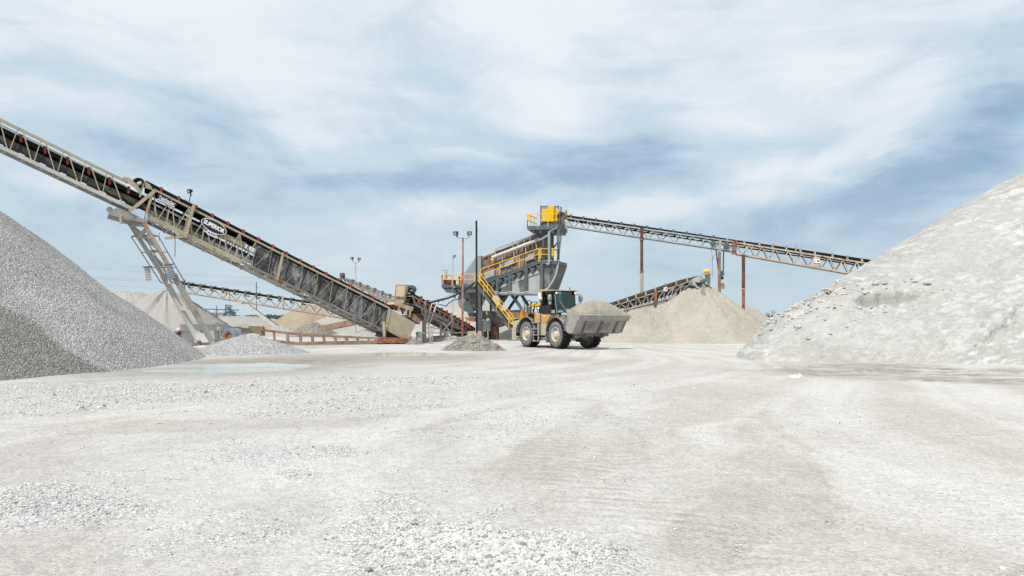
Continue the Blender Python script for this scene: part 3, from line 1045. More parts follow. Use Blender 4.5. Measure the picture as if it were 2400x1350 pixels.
    bx, by = U(1518, 700, 65.0)[:2]
    cone_heap('sand_heap', 'low tan sand lobe behind the raised loader bucket', bx, by, 3.1, 5.3, sandy, tip=0.25, rough=0.2, gully=0.1, seed=5, na=240, nr=80, sy=1.0)
    cone_heap('stone_heap', 'pale stone heap showing between the sand cone and white heap', *U(1738, 715, 96)[:2], 4.0, 5.6, pale, tip=0.2, rough=0.1, seed=6, sx=1.05)
    cone_heap('stone_heap', 'grey tan stone cone with pale streaks behind the stacker legs', *U(392, 690, 86)[:2], 5.2, 7.9, greytan, tip=0.1, rough=0.1, gully=0.09, seed=7, na=240, nr=80)
    cone_heap('stone_heap', 'flat topped pale heap far behind the large grey gravel slope', *U(300, 690, 122)[:2], 6.9, 10.5, pale, tip=0.1, rough=0.15, seed=8, flat=0.14, sx=1.1)
    cone_heap('sand_heap', 'brown sand heap far behind the numbered lattice conveyor', *U(742, 715, 112)[:2], 4.9, 7.4, brown, tip=0.2, rough=0.12, gully=0.06, seed=9, sx=1.1)
    cone_heap('stone_heap', 'pale heap behind the stacker belly and its leaning rusty beam', *U(800, 745, 96)[:2], 2.65, 6.8, pale, tip=0.2, rough=0.1, seed=10, sx=1.0)
    cone_heap('stone_heap', 'low grey mound beneath the row of silos', *U(560, 745, 150)[:2], 2.8, 9.0, greytan, tip=0.3, rough=0.3, seed=11, sx=1.9)
    cone_heap('dirt_heap', 'small clumpy dirt heap behind the rusty ladder frame', *U(734, 765, 84)[:2], 1.65, 2.9, dirt, tip=0.2, rough=0.15, seed=12)
    cone_heap('stone_heap', 'small white heap behind the ladder frame and its beige hitch', *U(655, 768, 84)[:2], 1.35, 2.8, pale, tip=0.25, rough=0.06, seed=13)
    cone_heap('stone_heap', 'white mound under the low end of the stacker', *U(858, 775, 80)[:2], 1.05, 3.4, pale, tip=0.3, rough=0.06, seed=14, sx=1.2)
    cone_heap('stone_heap', 'large pale heap far behind the hanging cables and light pole', *U(1112, 700, 140)[:2], 6.6, 10.0, pale, tip=0.25, rough=0.2, seed=15, sx=1.1)
    cone_heap('stone_heap', 'grey stone heap behind the foot of the yellow stairs', *U(1262, 745, 86)[:2], 2.9, 5.8, greytan, tip=0.2, rough=0.1, seed=16)
    cone_heap('sand_heap', 'low sandy heap between stairs foot and loader rear', *U(1213, 775, 76.5)[:2], 1.15, 2.7, sandy, tip=0.25, rough=0.06, seed=17)
    cone_heap('stone_heap', 'low white spill mound under the feed conveyor', *U(1035, 788, 66)[:2], 0.55, 2.6, pale, tip=0.4, rough=0.08, seed=18, sx=1.3)
    cone_heap('dirt_heap', 'tiny grey spill heap at the tail plate of the stacker', *U(972, 801, 57.2)[:2], 0.42, 0.75, dirt, tip=0.3, rough=0.05, seed=19, na=60, nr=24)

# ------------------------------------------------------------------ conveyor kit
def lattice(mb, T0, T1, B0, B1, W, n, c=0.08, d=0.05, deep=None, verts=True, lace=True, both=True, faces='N'):
    """A box truss: near top/bottom chords T0-T1, B0-B1, repeated at offset W; zig-zag webs, cross ties and lacing."""
    W = Vector(W)
    T = [T0.lerp(T1, i / n) for i in range(n + 1)]
    B = [B0.lerp(B1, i / n) for i in range(n + 1)]
    for off in ((Vector((0, 0, 0)), W) if both else (Vector((0, 0, 0)),)):
        mb.beam(T0 + off, T1 + off, c, c)
        mb.beam(B0 + off, B1 + off, c, c)
        for i in range(n):
            m_ = B[i].lerp(B[i + 1], 0.5)
            if faces == 'N':
                mb.beam(T[i] + off, m_ + off, d)
                mb.beam(m_ + off, T[i + 1] + off, d)
            else:
                mb.beam(T[i] + off, B[i + 1] + off, d)
        if verts:
            for i in range(n + 1):
                mb.beam(T[i] + off, B[i] + off, d)
    for i in range(n + 1):
        mb.beam(B[i], B[i] + W, d * 1.2)
        mb.beam(T[i], T[i] + W, d)
    if lace:
        for i in range(n):
            if i % 2:
                mb.beam(B[i], B[i + 1] + W, d * 0.8)
            else:
                mb.beam(B[i] + W, B[i + 1], d * 0.8)
    return mb


def trough_belt(mb, A, Bp, W, th=0.05, dip=0.18, gap=None):
    """Loaded strand from A to Bp (near edge), across vector W: raised edges, sunk middle; gap = drop to the return strand."""
    W = Vector(W)
    down = Vector((0, 0, -1))
    for off, dp in ((0.0, dip), (gap, 0.0)) if gap else ((0.0, dip),):
        if off is None:
            continue
        o = down * off
        prof = [Vector((0, 0, 0)), W * 0.28 + down * dp, W * 0.72 + down * dp, W]
        for i in range(3):
            a, b = A + o + prof[i], A + o + prof[i + 1]
            c, d = Bp + o + prof[i + 1], Bp + o + prof[i]
            mb.add([a, b, c, d, a + down * th, b + down * th, c + down * th, d + down * th],
                   [(0, 1, 2, 3), (7, 6, 5, 4), (0, 4, 5, 1), (1, 5, 6, 2), (2, 6, 7, 3), (3, 7, 4, 0)])
    return mb


def idler_mesh(W, along, hgt=0.32, r=0.07, br=0.05):
    """One troughing idler at the origin (near belt edge): two tilted wing rolls, a centre roll, brackets; the near bracket is what one sees."""
    W = Vector(W)
    wl = W.length
    wu = W.normalized()
    along = Vector(along).normalized()
    up = Vector((0, 0, 1))
    mb = MB()
    mb.beam(-up * hgt + wu * -0.08, -up * hgt + wu * (wl + 0.08), 0.10, 0.06, up)
    for e in (0, 1):
        q = wu * (-0.05 if e == 0 else wl + 0.05)
        mb.beam(q - up * hgt, q + up * 0.10, br * 1.6, br * 2.2, along)
        mb.beam(q + up * 0.02 + along * 0.09, q + up * 0.02 - along * 0.09, 0.06, 0.16, up)
    mb.tube(wu * -0.01 - up * 0.03, wu * (wl * 0.3) - up * (hgt * 0.62), r, 8)
    mb.tube(wu * (wl * 0.3) - up * (hgt * 0.62), wu * (wl * 0.7) - up * (hgt * 0.62), r, 8)
    mb.tube(wu * (wl * 0.7) - up * (hgt * 0.62), wu * (wl + 0.01) - up * 0.03, r, 8)
    return mb


def idlers(root, mat, A, Bp, W, pxs, wall, off=0.0, name='idler', hgt=0.32, br=0.05, line=None):
    """Idlers under the belt edge A-Bp, one wherever the photograph shows one."""
    W = Vector(W)
    al = (Bp - A)
    first = None
    for px in pxs:
        # point on belt edge with this bearing
        k = (px - 1200) / FOC
        t = (k * A.y - A.x) / (al.x - k * al.y)
        p = A + al * t
        if first is None:
            mb = idler_mesh(W, al, hgt, br=br)
            o = mb.build(name, mat, None)
            o.parent = root
            first = o
        else:
            o = copy_part(first, root)
        o.location = p - base_of(root)


def flood_head(mb_body, mb_lens, pos, aim, s=0.36):
    """A box floodlight: tapered dark housing on a bracket and a pale lens set into its front."""
    aim = Vector(aim).normalized()
    up = Vector((0, 0, 1))
    sd = aim.cross(up).normalized()
    u = sd.cross(aim).normalized()
    p = Vector(pos)
    f = [p + aim * s * 0.35 + sd * (i * s * 0.5) + u * (j * s * 0.42) for i, j in ((-1, -1), (1, -1), (1, 1), (-1, 1))]
    b = [p - aim * s * 0.35 + sd * (i * s * 0.34) + u * (j * s * 0.26) for i, j in ((-1, -1), (1, -1), (1, 1), (-1, 1))]
    mb_body.add(f + b, [(0, 1, 2, 3), (7, 6, 5, 4), (0, 4, 5, 1), (1, 5, 6, 2), (2, 6, 7, 3), (3, 7, 4, 0)])
    l = [p + aim * (s * 0.35 + 0.004) + sd * (i * s * 0.30) + u * (j * s * 0.24) for i, j in ((-1, -1), (1, -1), (1, 1), (-1, 1))]
    mb_lens.prism(l, aim * 0.012)
    mb_body.beam(p - u * s * 0.3, p - u * s * 0.95, 0.06, 0.06)


def railing(mb, pts, h=1.07, gap=1.3, r=0.026, close=()):
    """Tube handrail above deck points: top rail, mid rail, posts."""
    up = Vector((0, 0, h))
    for a, b in zip(pts[:-1], pts[1:]):
        a, b = Vector(a), Vector(b)
        mb.beam(a + up, b + up, r * 2)
        mb.beam(a + up * 0.52, b + up * 0.52, r * 2)
        n = max(1, round((b - a).length / gap))
        for i in range(n + 1):
            p = a.lerp(b, i / n)
            mb.beam(p - Vector((0, 0, 0.12)), p + up, r * 2)
    return mb


# ------------------------------------------------------------------ the telescoping stacker
def build_stacker():
    S = Wall(-7.9, 59.0, 0.866, 0.5)
    P = S.P
    W = S.N(2.15)
    foot = P(950, 800)
    root = thing('stacking_conveyor', (foot.x, foot.y, 0), 'long beige telescoping stacking conveyor with an oval sign, rising on splayed legs', 'conveyor')
    T0, T1 = P(360, 444), P(913, 722.6)
    B0, B1 = P(346, 507.5), P(905, 777)
    mb = MB()
    for o_ in (0, 2.15):
        mb.beam(T0 + S.N(o_), T1 + S.N(o_), 0.11, 0.12)
    nn = 15
    for i in range(nn):
        for o_ in (0, 2.15):
            a_, b_ = T0.lerp(T1, i / nn) + S.N(o_), T0.lerp(T1, (i + 1) / nn) + S.N(o_)
            c_, d_ = B0.lerp(B1, i / nn) + S.N(o_), B0.lerp(B1, (i + 1) / nn) + S.N(o_)
            if i < 6:
                mb.beam(a_, c_, 0.055)
                mb.beam(a_, c_.lerp(d_, .5), 0.055)
                mb.beam(c_.lerp(d_, .5), b_, 0.055)
    # deep lower rail of the outer truss
    mb.beam(P(346, 507), P(566, 614), 0.10, 0.28)
    mb.build('outer_truss', M['beige'], root)
    mb = MB()
    for i in range(6, nn + 1):
        for o_ in (0, 2.15):
            a_, b_ = T0.lerp(T1, i / nn) + S.N(o_), T0.lerp(T1, min(1, (i + 1) / nn)) + S.N(o_)
            c_, d_ = B0.lerp(B1, i / nn) + S.N(o_), B0.lerp(B1, min(1, (i + 1) / nn)) + S.N(o_)
            mb.beam(a_, c_, 0.05)
            if i < nn:
                mb.beam(a_.lerp(b_, .98), c_.lerp(d_, .12), 0.05)
    mb.beam(P(566, 614), B1, 0.12, 0.14)
    mb.beam(B0 + W, B1 + W, 0.12, 0.14)
    mb.build('web_bars', M['web'], root)
    mb = MB()
    # heavy frames: leaning brace, portal posts
    mb.beam(P(363, 447, -0.12), P(303, 496, -0.12), 0.14, 0.20).cut()
    mb.beam(P(358, 452, -0.10), P(342, 500, -0.10), 0.10, 0.13).cut()
    for a, b, w in ((( 454, 482), (434, 556), 0.20), ((663.5, 594), (649, 657), 0.16)):
        mb.beam(P(*a, -0.14), P(*b, -0.14), 0.12, w).cut()
        mb.beam(P(*a, -0.14), P(*a, 2.25), 0.10, w).cut()
        mb.beam(P(*b, -0.14), P(*b, 2.25), 0.10, w).cut()
    mb.each('portal_frame', M['beige_rusty'], root)
    # belly: cross pans, bracing and dust under the truss
    mb = MB()
    n = 26
    for i in range(n):
        a = B0.lerp(B1, i / n)
        b = B0.lerp(B1, (i + 1) / n)
        dz = Vector((0, 0, -0.10))
        mb.beam(a + dz, b + dz + W, 0.09, 0.06)
        mb.beam(b + dz * 1.2, a + dz * 1.2 + W, 0.07, 0.05)
        if i % 2 == 0:
            mb.beam(a + dz * 1.5, a + dz * 1.5 + W, 0.18, 0.12)
    mb.beam(B0 + W - Vector((0, 0, .05)), B1 + W - Vector((0, 0, .05)), 0.14, 0.2)
    for f0, f1, q in ((0.16, 0.30, 0.5), (0.38, 0.62, 0.62), (0.66, 0.97, 0.5)):
        a, b = B0.lerp(B1, f0) + W * (q * .4), B0.lerp(B1, f1) + W * (q * .4)
        mb.prism([a, b, b + W * q, a + W * q], Vector((0, 0, -0.16)))
    mb.build('underframe', M['underside'], root)
    # stained rubber curtain along the lower half
    mb = MB()
    n = 8
    for i in range(n):
        f0, f1 = 0.405 + 0.595 * i / n, 0.405 + 0.595 * (i + 1) / n
        a, b = T0.lerp(T1, f0), T0.lerp(T1, f1)
        c, d = B0.lerp(B1, f1), B0.lerp(B1, f0)
        off = S.N(0.16)
        dn = Vector((0, 0, -0.20 if i else -0.05))
        mb.prism([a + off + dn, b + off + dn, c + off, d + off], S.N(0.012))
    m, t, b = new_mat('dust_stained_curtain')
    pos = t.n('ShaderNodeNewGeometry').outputs['Position']
    n1 = t.noise(t.scaled(pos, 1.4, 1.4, 0.55), 1.0, 7, 0.62, 0.7)
    n2 = t.noise(pos, 2.2, 6, 0.65, 0.6)
    c = t.mix(t.ramp(n1, 0.40, 0.64), (0.05, 0.05, 0.05), (0.22, 0.22, 0.222))
    c = t.mix(t.ramp(n2, 0.52, 0.70, 0, 0.85), c, (0.50, 0.50, 0.50))
    c = t.mix(t.ramp(t.noise(t.scaled(pos, 3, 3, .5), 1.6, 4), 0.5, 0.62, 0.0, 0.5), c, (0.05, 0.05, 0.05))
    t.L.new(c, b.inputs['Base Color'])
    b.inputs['Roughness'].default_value = 0.8
    mb.each('side_curtain', m, root)
    mb = MB()
    for i in range(1, n + 1):
        f = 0.405 + 0.595 * i / (n + 0.4)
        f2 = f - 0.008
        a, b = T0.lerp(T1, f2 + .012), B0.lerp(B1, f - 0.013)
        mb.beam(a + S.N(0.13), b + S.N(0.13), 0.03, 0.07)
    mb.each('curtain_strap', M['black'], root)
    # belt of the outer section
    Wb = S.N(1.25)
    E0, E1 = P(342, 422.5, 0.16), P(923, 720.5, 0.16)
    Wb = S.N(1.7)
    mb = MB()
    trough_belt(mb, E0, E1, Wb, 0.12, 0.16)
    a, b = P(345, 426, 0.14), P(915, 722, 0.14)
    mb.prism([a, b, b + Vector((0, 0, -.30)), a + Vector((0, 0, -.46))], S.N(0.05))
    mb.prism([a + S.N(1.7), b + S.N(1.7), b + S.N(1.7) + Vector((0, 0, -.3)), a + S.N(1.7) + Vector((0, 0, -.46))], S.N(0.05))
    trough_belt(mb, P(372, 492, .45), P(905, 752, .45), Wb, 0.05, 0.0)
    # stones of the head pulley
    mb.tube(P(325, 430, 0.4), P(325, 430, 1.75), 0.36, 20)
    mb.build('belt', M['belt'], root)
    E0, E1 = P(342, 424.5, 0.10), P(923, 722.5, 0.10)
    idlers(root, M['red'], E0, E1, Wb, [377.8, 418.7, 459.6, 497.8, 534, 570.7, 605.6, 639.5, 672, 704, 734.7, 764, 793, 821, 848, 875, 903], S, hgt=0.28, br=0.05)
    # inner machinery between the belts: return rollers, cables, brackets
    mb = MB()
    for i in range(22):
        f = 0.02 + 0.96 * i / 21
        a = T0.lerp(B0, 0.62).lerp(T1.lerp(B1, 0.62), f)
        mb.tube(a + S.N(0.3), a + S.N(1.9), 0.07, 6)
        mb.beam(a + S.N(0.28) - Vector((0, 0, .2)), a + S.N(0.28) + Vector((0, 0, .25)), 0.08, 0.06)
    for q in (0.45, 0.75, 0.84):
        mb.beam(T0.lerp(B0, q) + S.N(0.35), T1.lerp(B1, q) + S.N(0.35), 0.06, 0.12)
    mb.beam(P(430, 470, .3), P(640, 573, .3) - Vector((0, 0, .55)), 0.05, 0.22)
    mb.build('inner_framework', M['dusty'], root)
    mb = MB()
    mb.beam(P(478, 531, .25), P(575, 575, .25), 0.08, 0.34)
    mb.build('stringer', M['beige'], root)

    # stinger (inner truss) reaching out of the picture to the left
    T0i, T1i = P(-70, 246, 0.28), P(300, 428, 0.28)
    B0i, B1i = P(-70, 311, 0.28), P(312, 490, 0.28)
    Wi = S.N(1.6)
    mb = MB()
    mb.beam(T0i, T1i, 0.10, 0.17)
    mb.beam(T0i + Wi, T1i + Wi, 0.08, 0.08)
    n = 7
    for off in (Vector((0, 0, 0)), Wi):
        for i in range(n):
            t0 = i / n
            tt = T0i.lerp(T1i, t0)
            tt2 = T0i.lerp(T1i, t0 + 0.03)
            mb.beam(tt + off, B0i.lerp(B1i, t0 - 0.42 / n) + off, 0.05)
            mb.beam(tt2 + off, B0i.lerp(B1i, t0 + 0.50 / n) + off, 0.06)
    mb.build('stinger_truss', M['beige'], root)
    mb = MB()
    mb.beam(B0i, B1i, 0.14, 0.20)
    mb.beam(B0i + Wi, B1i + Wi, 0.14, 0.20)
    for i in range(9):
        f = i / 9
        a, b = B0i.lerp(B1i, f), B0i.lerp(B1i, f + 1 / 9)
        mb.beam(a, a.lerp(b, .6) + Wi, 0.05, 0.05)
        mb.beam(b, a.lerp(b, .6) + Wi, 0.12, 0.10)
    mb.build('stinger_bottom_rail', M['dusty_pale'], root)
    Wbi = S.N(1.1)
    F0, F1 = P(-70, 262, 0.5), P(480, 527, 0.5)
    mb = MB()
    trough_belt(mb, F0, F1, Wbi, 0.30, 0.1)
    mb.build('stinger_belt', M['belt'], root)
    mb = MB()
    a, b = P(-70, 284, .45), P(500, 553, .45)
    mb.prism([a, b, b + Vector((0, 0, -.30)), a + Vector((0, 0, -.30))], S.N(1.2))
    for i in range(8):
        p = a.lerp(b, 0.05 + i * 0.082) + Vector((0, 0, -.15))
        mb.prism([p + S.N(-.1), p + (b - a).normalized() * .8 + S.N(-.1), p + (b - a).normalized() * .6 + S.N(-.1) + Vector((0, 0, -.22)), p - (b - a).normalized() * .2 + S.N(-.1) + Vector((0, 0, -.22))], S.N(1.4))
    mb.build('return_strand', M['belt_dusty'], root)
    idlers(root, M['red'], F0, F1, Wbi, [-5, 49, 105.5, 158, 208, 257, 301], S, hgt=0.34, br=0.06)

    # head hood over the drum at the end of the outer section
    mb = MB()
    poly = [(287, 414), (303, 415.5), (318, 430), (333, 448), (327, 455), (316, 440), (296, 426)]
    mb.prism([P(x, y, 0.05) for x, y in poly], S.N(0.08))
    mb.prism([P(x, y, 1.9) for x, y in poly], S.N(0.08))
    mb.prism([P(337, 422, .02), P(352, 433, .02), P(360, 446, .02), P(340, 440, .02)], S.N(0.10))
    mb.beam(P(338, 424, 0.0), P(328, 462, 0.0), 0.06, 0.10)
    mb.each('head_hood', M['beige'], root)
    mb = MB()
    for i in range(60):
        p = P(312 + 22 * random.random(), 421 + 7 * random.random(), 0.5 + 1.0 * random.random())
        s = 0.07 + 0.06 * random.random()
        mb.lathe([(0.01, -s), (s, -s * .3), (s * .8, s * .5), (0.01, s)], p, 'Z', 5, False)
    mb.build('carried_stone', M['dusty'], root).__setitem__('kind', 'stuff')
    mb = MB()
    mb.tube(P(332, 426, -0.06), P(332, 426, 0.05), 0.14, 14)
    mb.build('bearing', M['black'], root)
    mb = MB()
    mb.tube(P(322, 432, -0.12), P(330, 428, 0.0), 0.10, 10)
    mb.build('hydraulic_motor', M['dusty_pale'], root)
    # roller carriage at the mouth of the outer truss
    mb = MB()
    mb.prism([P(x, y, -0.05) for x, y in [(258, 494), (276, 486), (303, 497), (346, 517), (344, 524), (318, 521), (256, 503)]], S.N(2.2))
    mb.beam(P(284, 505, -.1), P(284, 524, -.1), 0.14, 0.16)
    mb.beam(P(300, 512, -.15), P(338, 520, -.15), 0.12, 0.16)
    mb.build('roller_carriage', M['dusty'], root)
    mb = MB()
    mb.tube(P(257, 491, -0.05), P(257, 491, 0.15), 0.18, 16)
    mb.tube(P(257, 491, 1.9), P(257, 491, 2.1), 0.18, 16)
    mb.each('guide_roller', M['dusty'], root)
    mb = MB()
    mb.prism([P(x, y, -0.03) for x, y in [(386, 556), (402, 553), (436, 551), (434, 556), (390, 561)]], S.N(.2))
    mb.build('stop_bracket', M['beige'], root)
    # hanging cables
    mb = MB()
    mb.path([P(408, 545, -.05), P(410.5, 560, -.05), P(410, 602, -.05)], 0.022, 5)
    mb.path([P(373, 545, -.05), P(373, 566, -.05)], 0.015, 5)
    mb.each('hanging_cable', M['black'], root)

    # signs
    def sign_axes(a, b):
        x = (b - a).normalized()
        y = Vector((0, 0, 1)) - x * x.z
        return x, y.normalized()
    o = -0.11
    mb = MB()
    q = [P(371, 455, o), P(413, 475, o), P(409.5, 490, o), P(368, 469.5, o)]
    mb.prism(q, S.N(0.03))
    sg = mb.build('name_plate', M['paint_black'], root)
    c = (q[0] + q[1] + q[2] + q[3]) / 4
    x, y = sign_axes(q[0], q[1])
    letters('lettering', 'TeleStacker', M['paint_white'], sg, c + y * 0.055 - S.N(0.006), x, y, 0.30, bold=0.02, fit=(q[1] - q[0]).length * 0.90)
    mb = MB()
    L = (q[1] - q[0]).length
    for dz, hh in ((-0.135, 0.055), (-0.215, 0.02)):
        a = c + y * dz - x * L * .48 - S.N(0.006)
        mb.prism([a, a + x * L * .96, a + x * L * .96 + y * hh, a + y * hh], S.N(0.004))
    mb.build('stripe', M['paint_white'], sg)
    # oval maker's sign
    q0, q1 = P(474, 525, o), P(529, 541, o)
    c = P(501.5, 531, o)
    x, y = sign_axes(P(476, 518, o), P(527, 544.5, o))
    a_, b_ = 0.86, 0.40
    mb = MB()
    mb.prism([c + x * (a_ * math.cos(k / 36 * 2 * PI)) + y * (b_ * math.sin(k / 36 * 2 * PI)) for k in range(36)], S.N(0.03))
    ov = mb.build('oval_sign', M['paint_white'], root)
    mb = MB()
    mb.prism([c - S.N(0.004) + x * (a_ * .955 * math.cos(k / 36 * 2 * PI)) + y * (b_ * .91 * math.sin(k / 36 * 2 * PI)) for k in range(36)], S.N(0.003))
    mb.build('oval_face', M['paint_black'], ov)
    letters('lettering', 'SUPERIOR', M['paint_white'], ov, c - S.N(0.012), x, y, 0.36, bold=0.045, fit=a_ * 1.66)
    q = [P(486.5, 538, o), P(508, 548, o), P(506, 558, o), P(485, 548.5, o)]
    mb = MB()
    mb.prism(q, S.N(0.02))
    bs = mb.build('dealer_plate', M['paint_white'], root)
    mb = MB()
    for f0, f1 in ((0.08, 0.30), (0.36, 0.58), (0.64, 0.92)):
        a, b = q[0].lerp(q[1], f0), q[0].lerp(q[1], f1)
        d, e = q[3].lerp(q[2], f0), q[3].lerp(q[2], f1)
        mb.prism([a.lerp(d, .3) - S.N(.005), b.lerp(e, .3) - S.N(.005), b.lerp(e, .75) - S.N(.005), a.lerp(d, .75) - S.N(.005)], S.N(0.003))
    mb.build('blue_print', M['paint_blue'], bs)

    # floodlight on the belt side rail
    mb, ml = MB(), MB()
    mb.tube(P(443, 475, 1.8), P(446.5, 457, 1.8), 0.03, 6)
    flood_head(mb, ml, P(445.5, 448, 1.8), (-0.5, -0.75, -0.25), 0.34)
    fl = mb.build('floodlight', M['black'], root)
    ml.build('lens', M['lamp_glass'], fl)

    # tail section: guard box, skirt board, post
    mb = MB()
    mb.prism([P(x, y, -0.10) for x, y in [(915.5, 724), (975.5, 758.7), (958.5, 792.5), (949.5, 791.5), (907, 774)]], S.N(0.06))
    mb.prism([P(x, y, 2.2) for x, y in [(915.5, 724), (975.5, 758.7), (958.5, 792.5), (949.5, 791.5), (907, 774)]], S.N(0.06))
    mb.each('tail_guard', M['beige'], root)
    mb = MB()
    mb.prism([P(x, y, -0.15) for x, y in [(912, 722), (916.5, 724), (906.8, 773.5), (903, 772)]], S.N(0.16))
    mb.prism([P(x, y, -0.16) for x, y in [(903, 773), (949, 791.5), (956, 793), (950, 795.5), (935, 790)]], S.N(0.2))
    mb.build('guard_flange', M['beige_rusty'], root)
    mb = MB()
    mb.tube(P(932.8, 749, -0.115), P(932.8, 749, -0.09), 0.055, 10)
    mb.tube(P(924, 744.5, -0.115), P(924, 744.5, -0.09), 0.03, 8)
    mb.each('bolt', M['rust'], root)
    mb = MB()
    mb.prism([P(x, y, 0.2) for x, y in [(926.5, 708), (969.5, 719.5), (967, 729.5), (921, 713.5)]], S.N(1.5))
    for a, b in (((936.5, 716), (934, 731)), ((953, 724), (951, 738.5)), ((962, 728), (960, 742.5))):
        mb.beam(P(*a, .1), P(*b, .1), 0.10, 0.10)
    mb.build('skirt_board', M['beige_rusty'], root)
    mb = MB()
    for a, b in (((922, 712), (926, 727)), ((927, 719), (930, 728)), ((941, 725), (945, 736)), ((956, 732), (958, 741))):
        mb.beam(P(*a, .4), P(*b, .4), 0.10, 0.16)
    mb.each('impact_idler', M['red'], root)
    mb = MB()
    mb.prism([P(x, y, 0.0) for x, y in [(967, 743), (984, 752), (985, 760), (968, 750)]], S.N(1.6))
    mb.prism([P(x, y, 0.1) for x, y in [(969, 735), (985, 748), (985, 757), (970, 744)]], S.N(.05))
    mb.build('tail_flap', M['rust_dusty'], root)
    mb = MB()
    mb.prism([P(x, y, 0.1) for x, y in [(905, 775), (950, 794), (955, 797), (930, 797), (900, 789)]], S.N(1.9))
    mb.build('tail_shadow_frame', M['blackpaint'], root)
    mb = MB()
    mb.beam(P(898.5, 753.5, -.35), P(902, 802, -.35), 0.20, 0.12)
    mb.build('tail_post', M['beige_rusty'], root)
    mb = MB()
    mb.tube(P(927, 697, .2), P(927, 686, .2), 0.05, 8)
    mb.lathe([(0.02, -.11), (0.11, -.04), (0.11, .05), (0.02, .12)], P(927, 684, .2), 'Z', 10)
    # legs
    for off, name, pts, mt in ((-0.05, 'support_leg', ((336, 521), (419, 665), (496.5, 800)), 'beige_rusty'), (1.85, 'support_leg', None, 'dusty_pale')):
        if pts is None:
            p0, p1, p2 = P(304, 524, off), P(394.5, 665, off), P(466, 800, off)
        else:
            p0, p1, p2 = [P(*q, off) for q in pts]
        mb = MB()
        mb.beam(p0, p1, 0.24, 0.24, S.N())
        mb.beam(p0.lerp(p1, .85), p2, 0.34, 0.33, S.N())
        lg = mb.build(name, M['dusty_pale'] if off > 0 else M['dusty'], root)
        mb = MB()
        mb.beam(p0, p0.lerp(p1, .93), 0.255, 0.10, S.N()).cut()
        mb.beam(p2.lerp(p1, .06), p2 + Vector((0.12, 0, -.28)), 0.26, 0.26, S.N()).cut()
        if off < 0:
            mb.beam(p0.lerp(p1, .01), p0.lerp(p1, .96), 0.15, 0.264, S.N())
        mb.each('rusty_face', M['beige_rusty'] if off < 0 else M['rust_dusty'], lg)
        # ladder rails beside the leg
        mb = MB()
        for sgn in ((1, -1) if off < 0 else (-1,)):
            sd = S.Dv(0.42 * sgn)
            a, b = p0.lerp(p1, .22) + sd, p0.lerp(p1, .99) + sd
            mb.beam(a, b, 0.05)
            for k in range(4):
                q = a.lerp(b, k / 3)
                mb.beam(q, q - sd * .8, 0.045)
            mb.beam(a, p0.lerp(p1, .19) + sd * .2, 0.05)
        mb.build('grab_rail', M['brown'], lg)
    mb = MB()
    pa = lambda f, off: P(336, 521, off).lerp(P(419, 665, off), f) if off < 1 else P(304, 524, off).lerp(P(394.5, 665, off), f)
    pb = lambda f, off: P(419, 665, off).lerp(P(496.5, 800, off), f) if off < 1 else P(394.5, 665, off).lerp(P(466, 800, off), f)
    mb.beam(pa(.02, 0), pa(.02, 1.85), 0.14, 0.3)
    mb.beam(pa(.46, 0), pa(.46, 1.85), 0.12, 0.20)
    mb.beam(pa(.93, 0), pa(.93, 1.85), 0.2, 0.55)
    mb.beam(pa(.06, 1.85), pa(.42, 0), 0.10, 0.28)
    mb.beam(pa(.50, 1.85), pa(.88, 0), 0.10, 0.28)
    mb.beam(pa(.10, 0), pa(.22, 1.6), 0.08, 0.3)
    mb.beam(pb(.42, 0), pb(.42, 1.85), 0.2, 0.3)
    mb.beam(pb(.93, 0) + Vector((0, 0, .05)), pb(.93, 1.85) + Vector((0, 0, .05)), 0.22, 0.5)
    mb.each('leg_brace', M['dusty_pale'], root)
    # corrugated flaps tied to the legs
    for nm, q, off, mt in (('hanging_flap', [(338, 626), (351.5, 624.5), (356, 658.5), (341.5, 659.5)], 1.2, 'flap'), ('hanging_flap', [(389.5, 621.5), (404, 618), (409.5, 651), (393, 655)], -0.35, 'flap_blue')):
        a, b, c_, d = [P(*p, off) for p in q]
        mb = MB()
        nn = 12
        for i in range(nn):
            f0, f1 = i / nn, (i + 1) / nn
            bump = S.N(-0.03 if i % 2 else 0.0)
            mb.prism([a.lerp(d, f0) + bump, b.lerp(c_, f0) + bump, b.lerp(c_, f1) + bump, a.lerp(d, f1) + bump], S.N(0.02))
        f = mb.build(nm, M[mt], root)
        f['label'] = 'pale hanging flap left of the legs' if mt == 'flap' else 'blue grey flap on the near leg'
        mb = MB()
        mb.beam(a + S.Dv(-.1), b + S.Dv(.15), 0.05, 0.06)
        mb.build('flap_rail', M['brown'], f)
    # pivot plate on the ground
    g = Vector((*G(484, 815), 0.06))
    mb = MB()
    mb.lathe([(0.02, -0.2), (0.62, -0.2), (0.62, 0.02), (0.5, 0.08), (0.02, 0.08)], g, 'Z', 24, False)
    mb.beam(P(470, 801, .9) - Vector((0, 0, .4)), P(503, 806, .2) - Vector((0, 0, .25)), .4, .25)
    mb.each('pivot_plate', M['dusty_pale'], root)

    # undercarriage: white axle beam, braces and wheels
    A = Wall(*U(480, 780, 55.5)[:2], 0.97, 0.20)
    Q = A.P
    mb = MB()
    mb.beam(Q(424, 768), Q(533, 768), 0.6, 0.42)
    mb.beam(Q(424, 761), Q(533, 761), 0.7, 0.06)
    mb.prism([Q(425, 774), Q(454, 774), Q(452, 806), Q(426, 803)], A.N(0.5))
    mb.beam(Q(508, 757), Q(508, 804), 0.25, 0.25)
    mb.beam(Q(523, 770), Q(523, 804), 0.3, 0.28)
    mb.beam(Q(524, 774), Q(511, 800), 0.2, 0.16)
    mb.beam(Q(455, 806), Q(540, 806), 0.5, 0.22)
    mb.beam(Q(470, 771), Q(478, 797), 0.18, 0.16)
    mb.build('axle_beam', M['flap'], root)
    mb = MB()
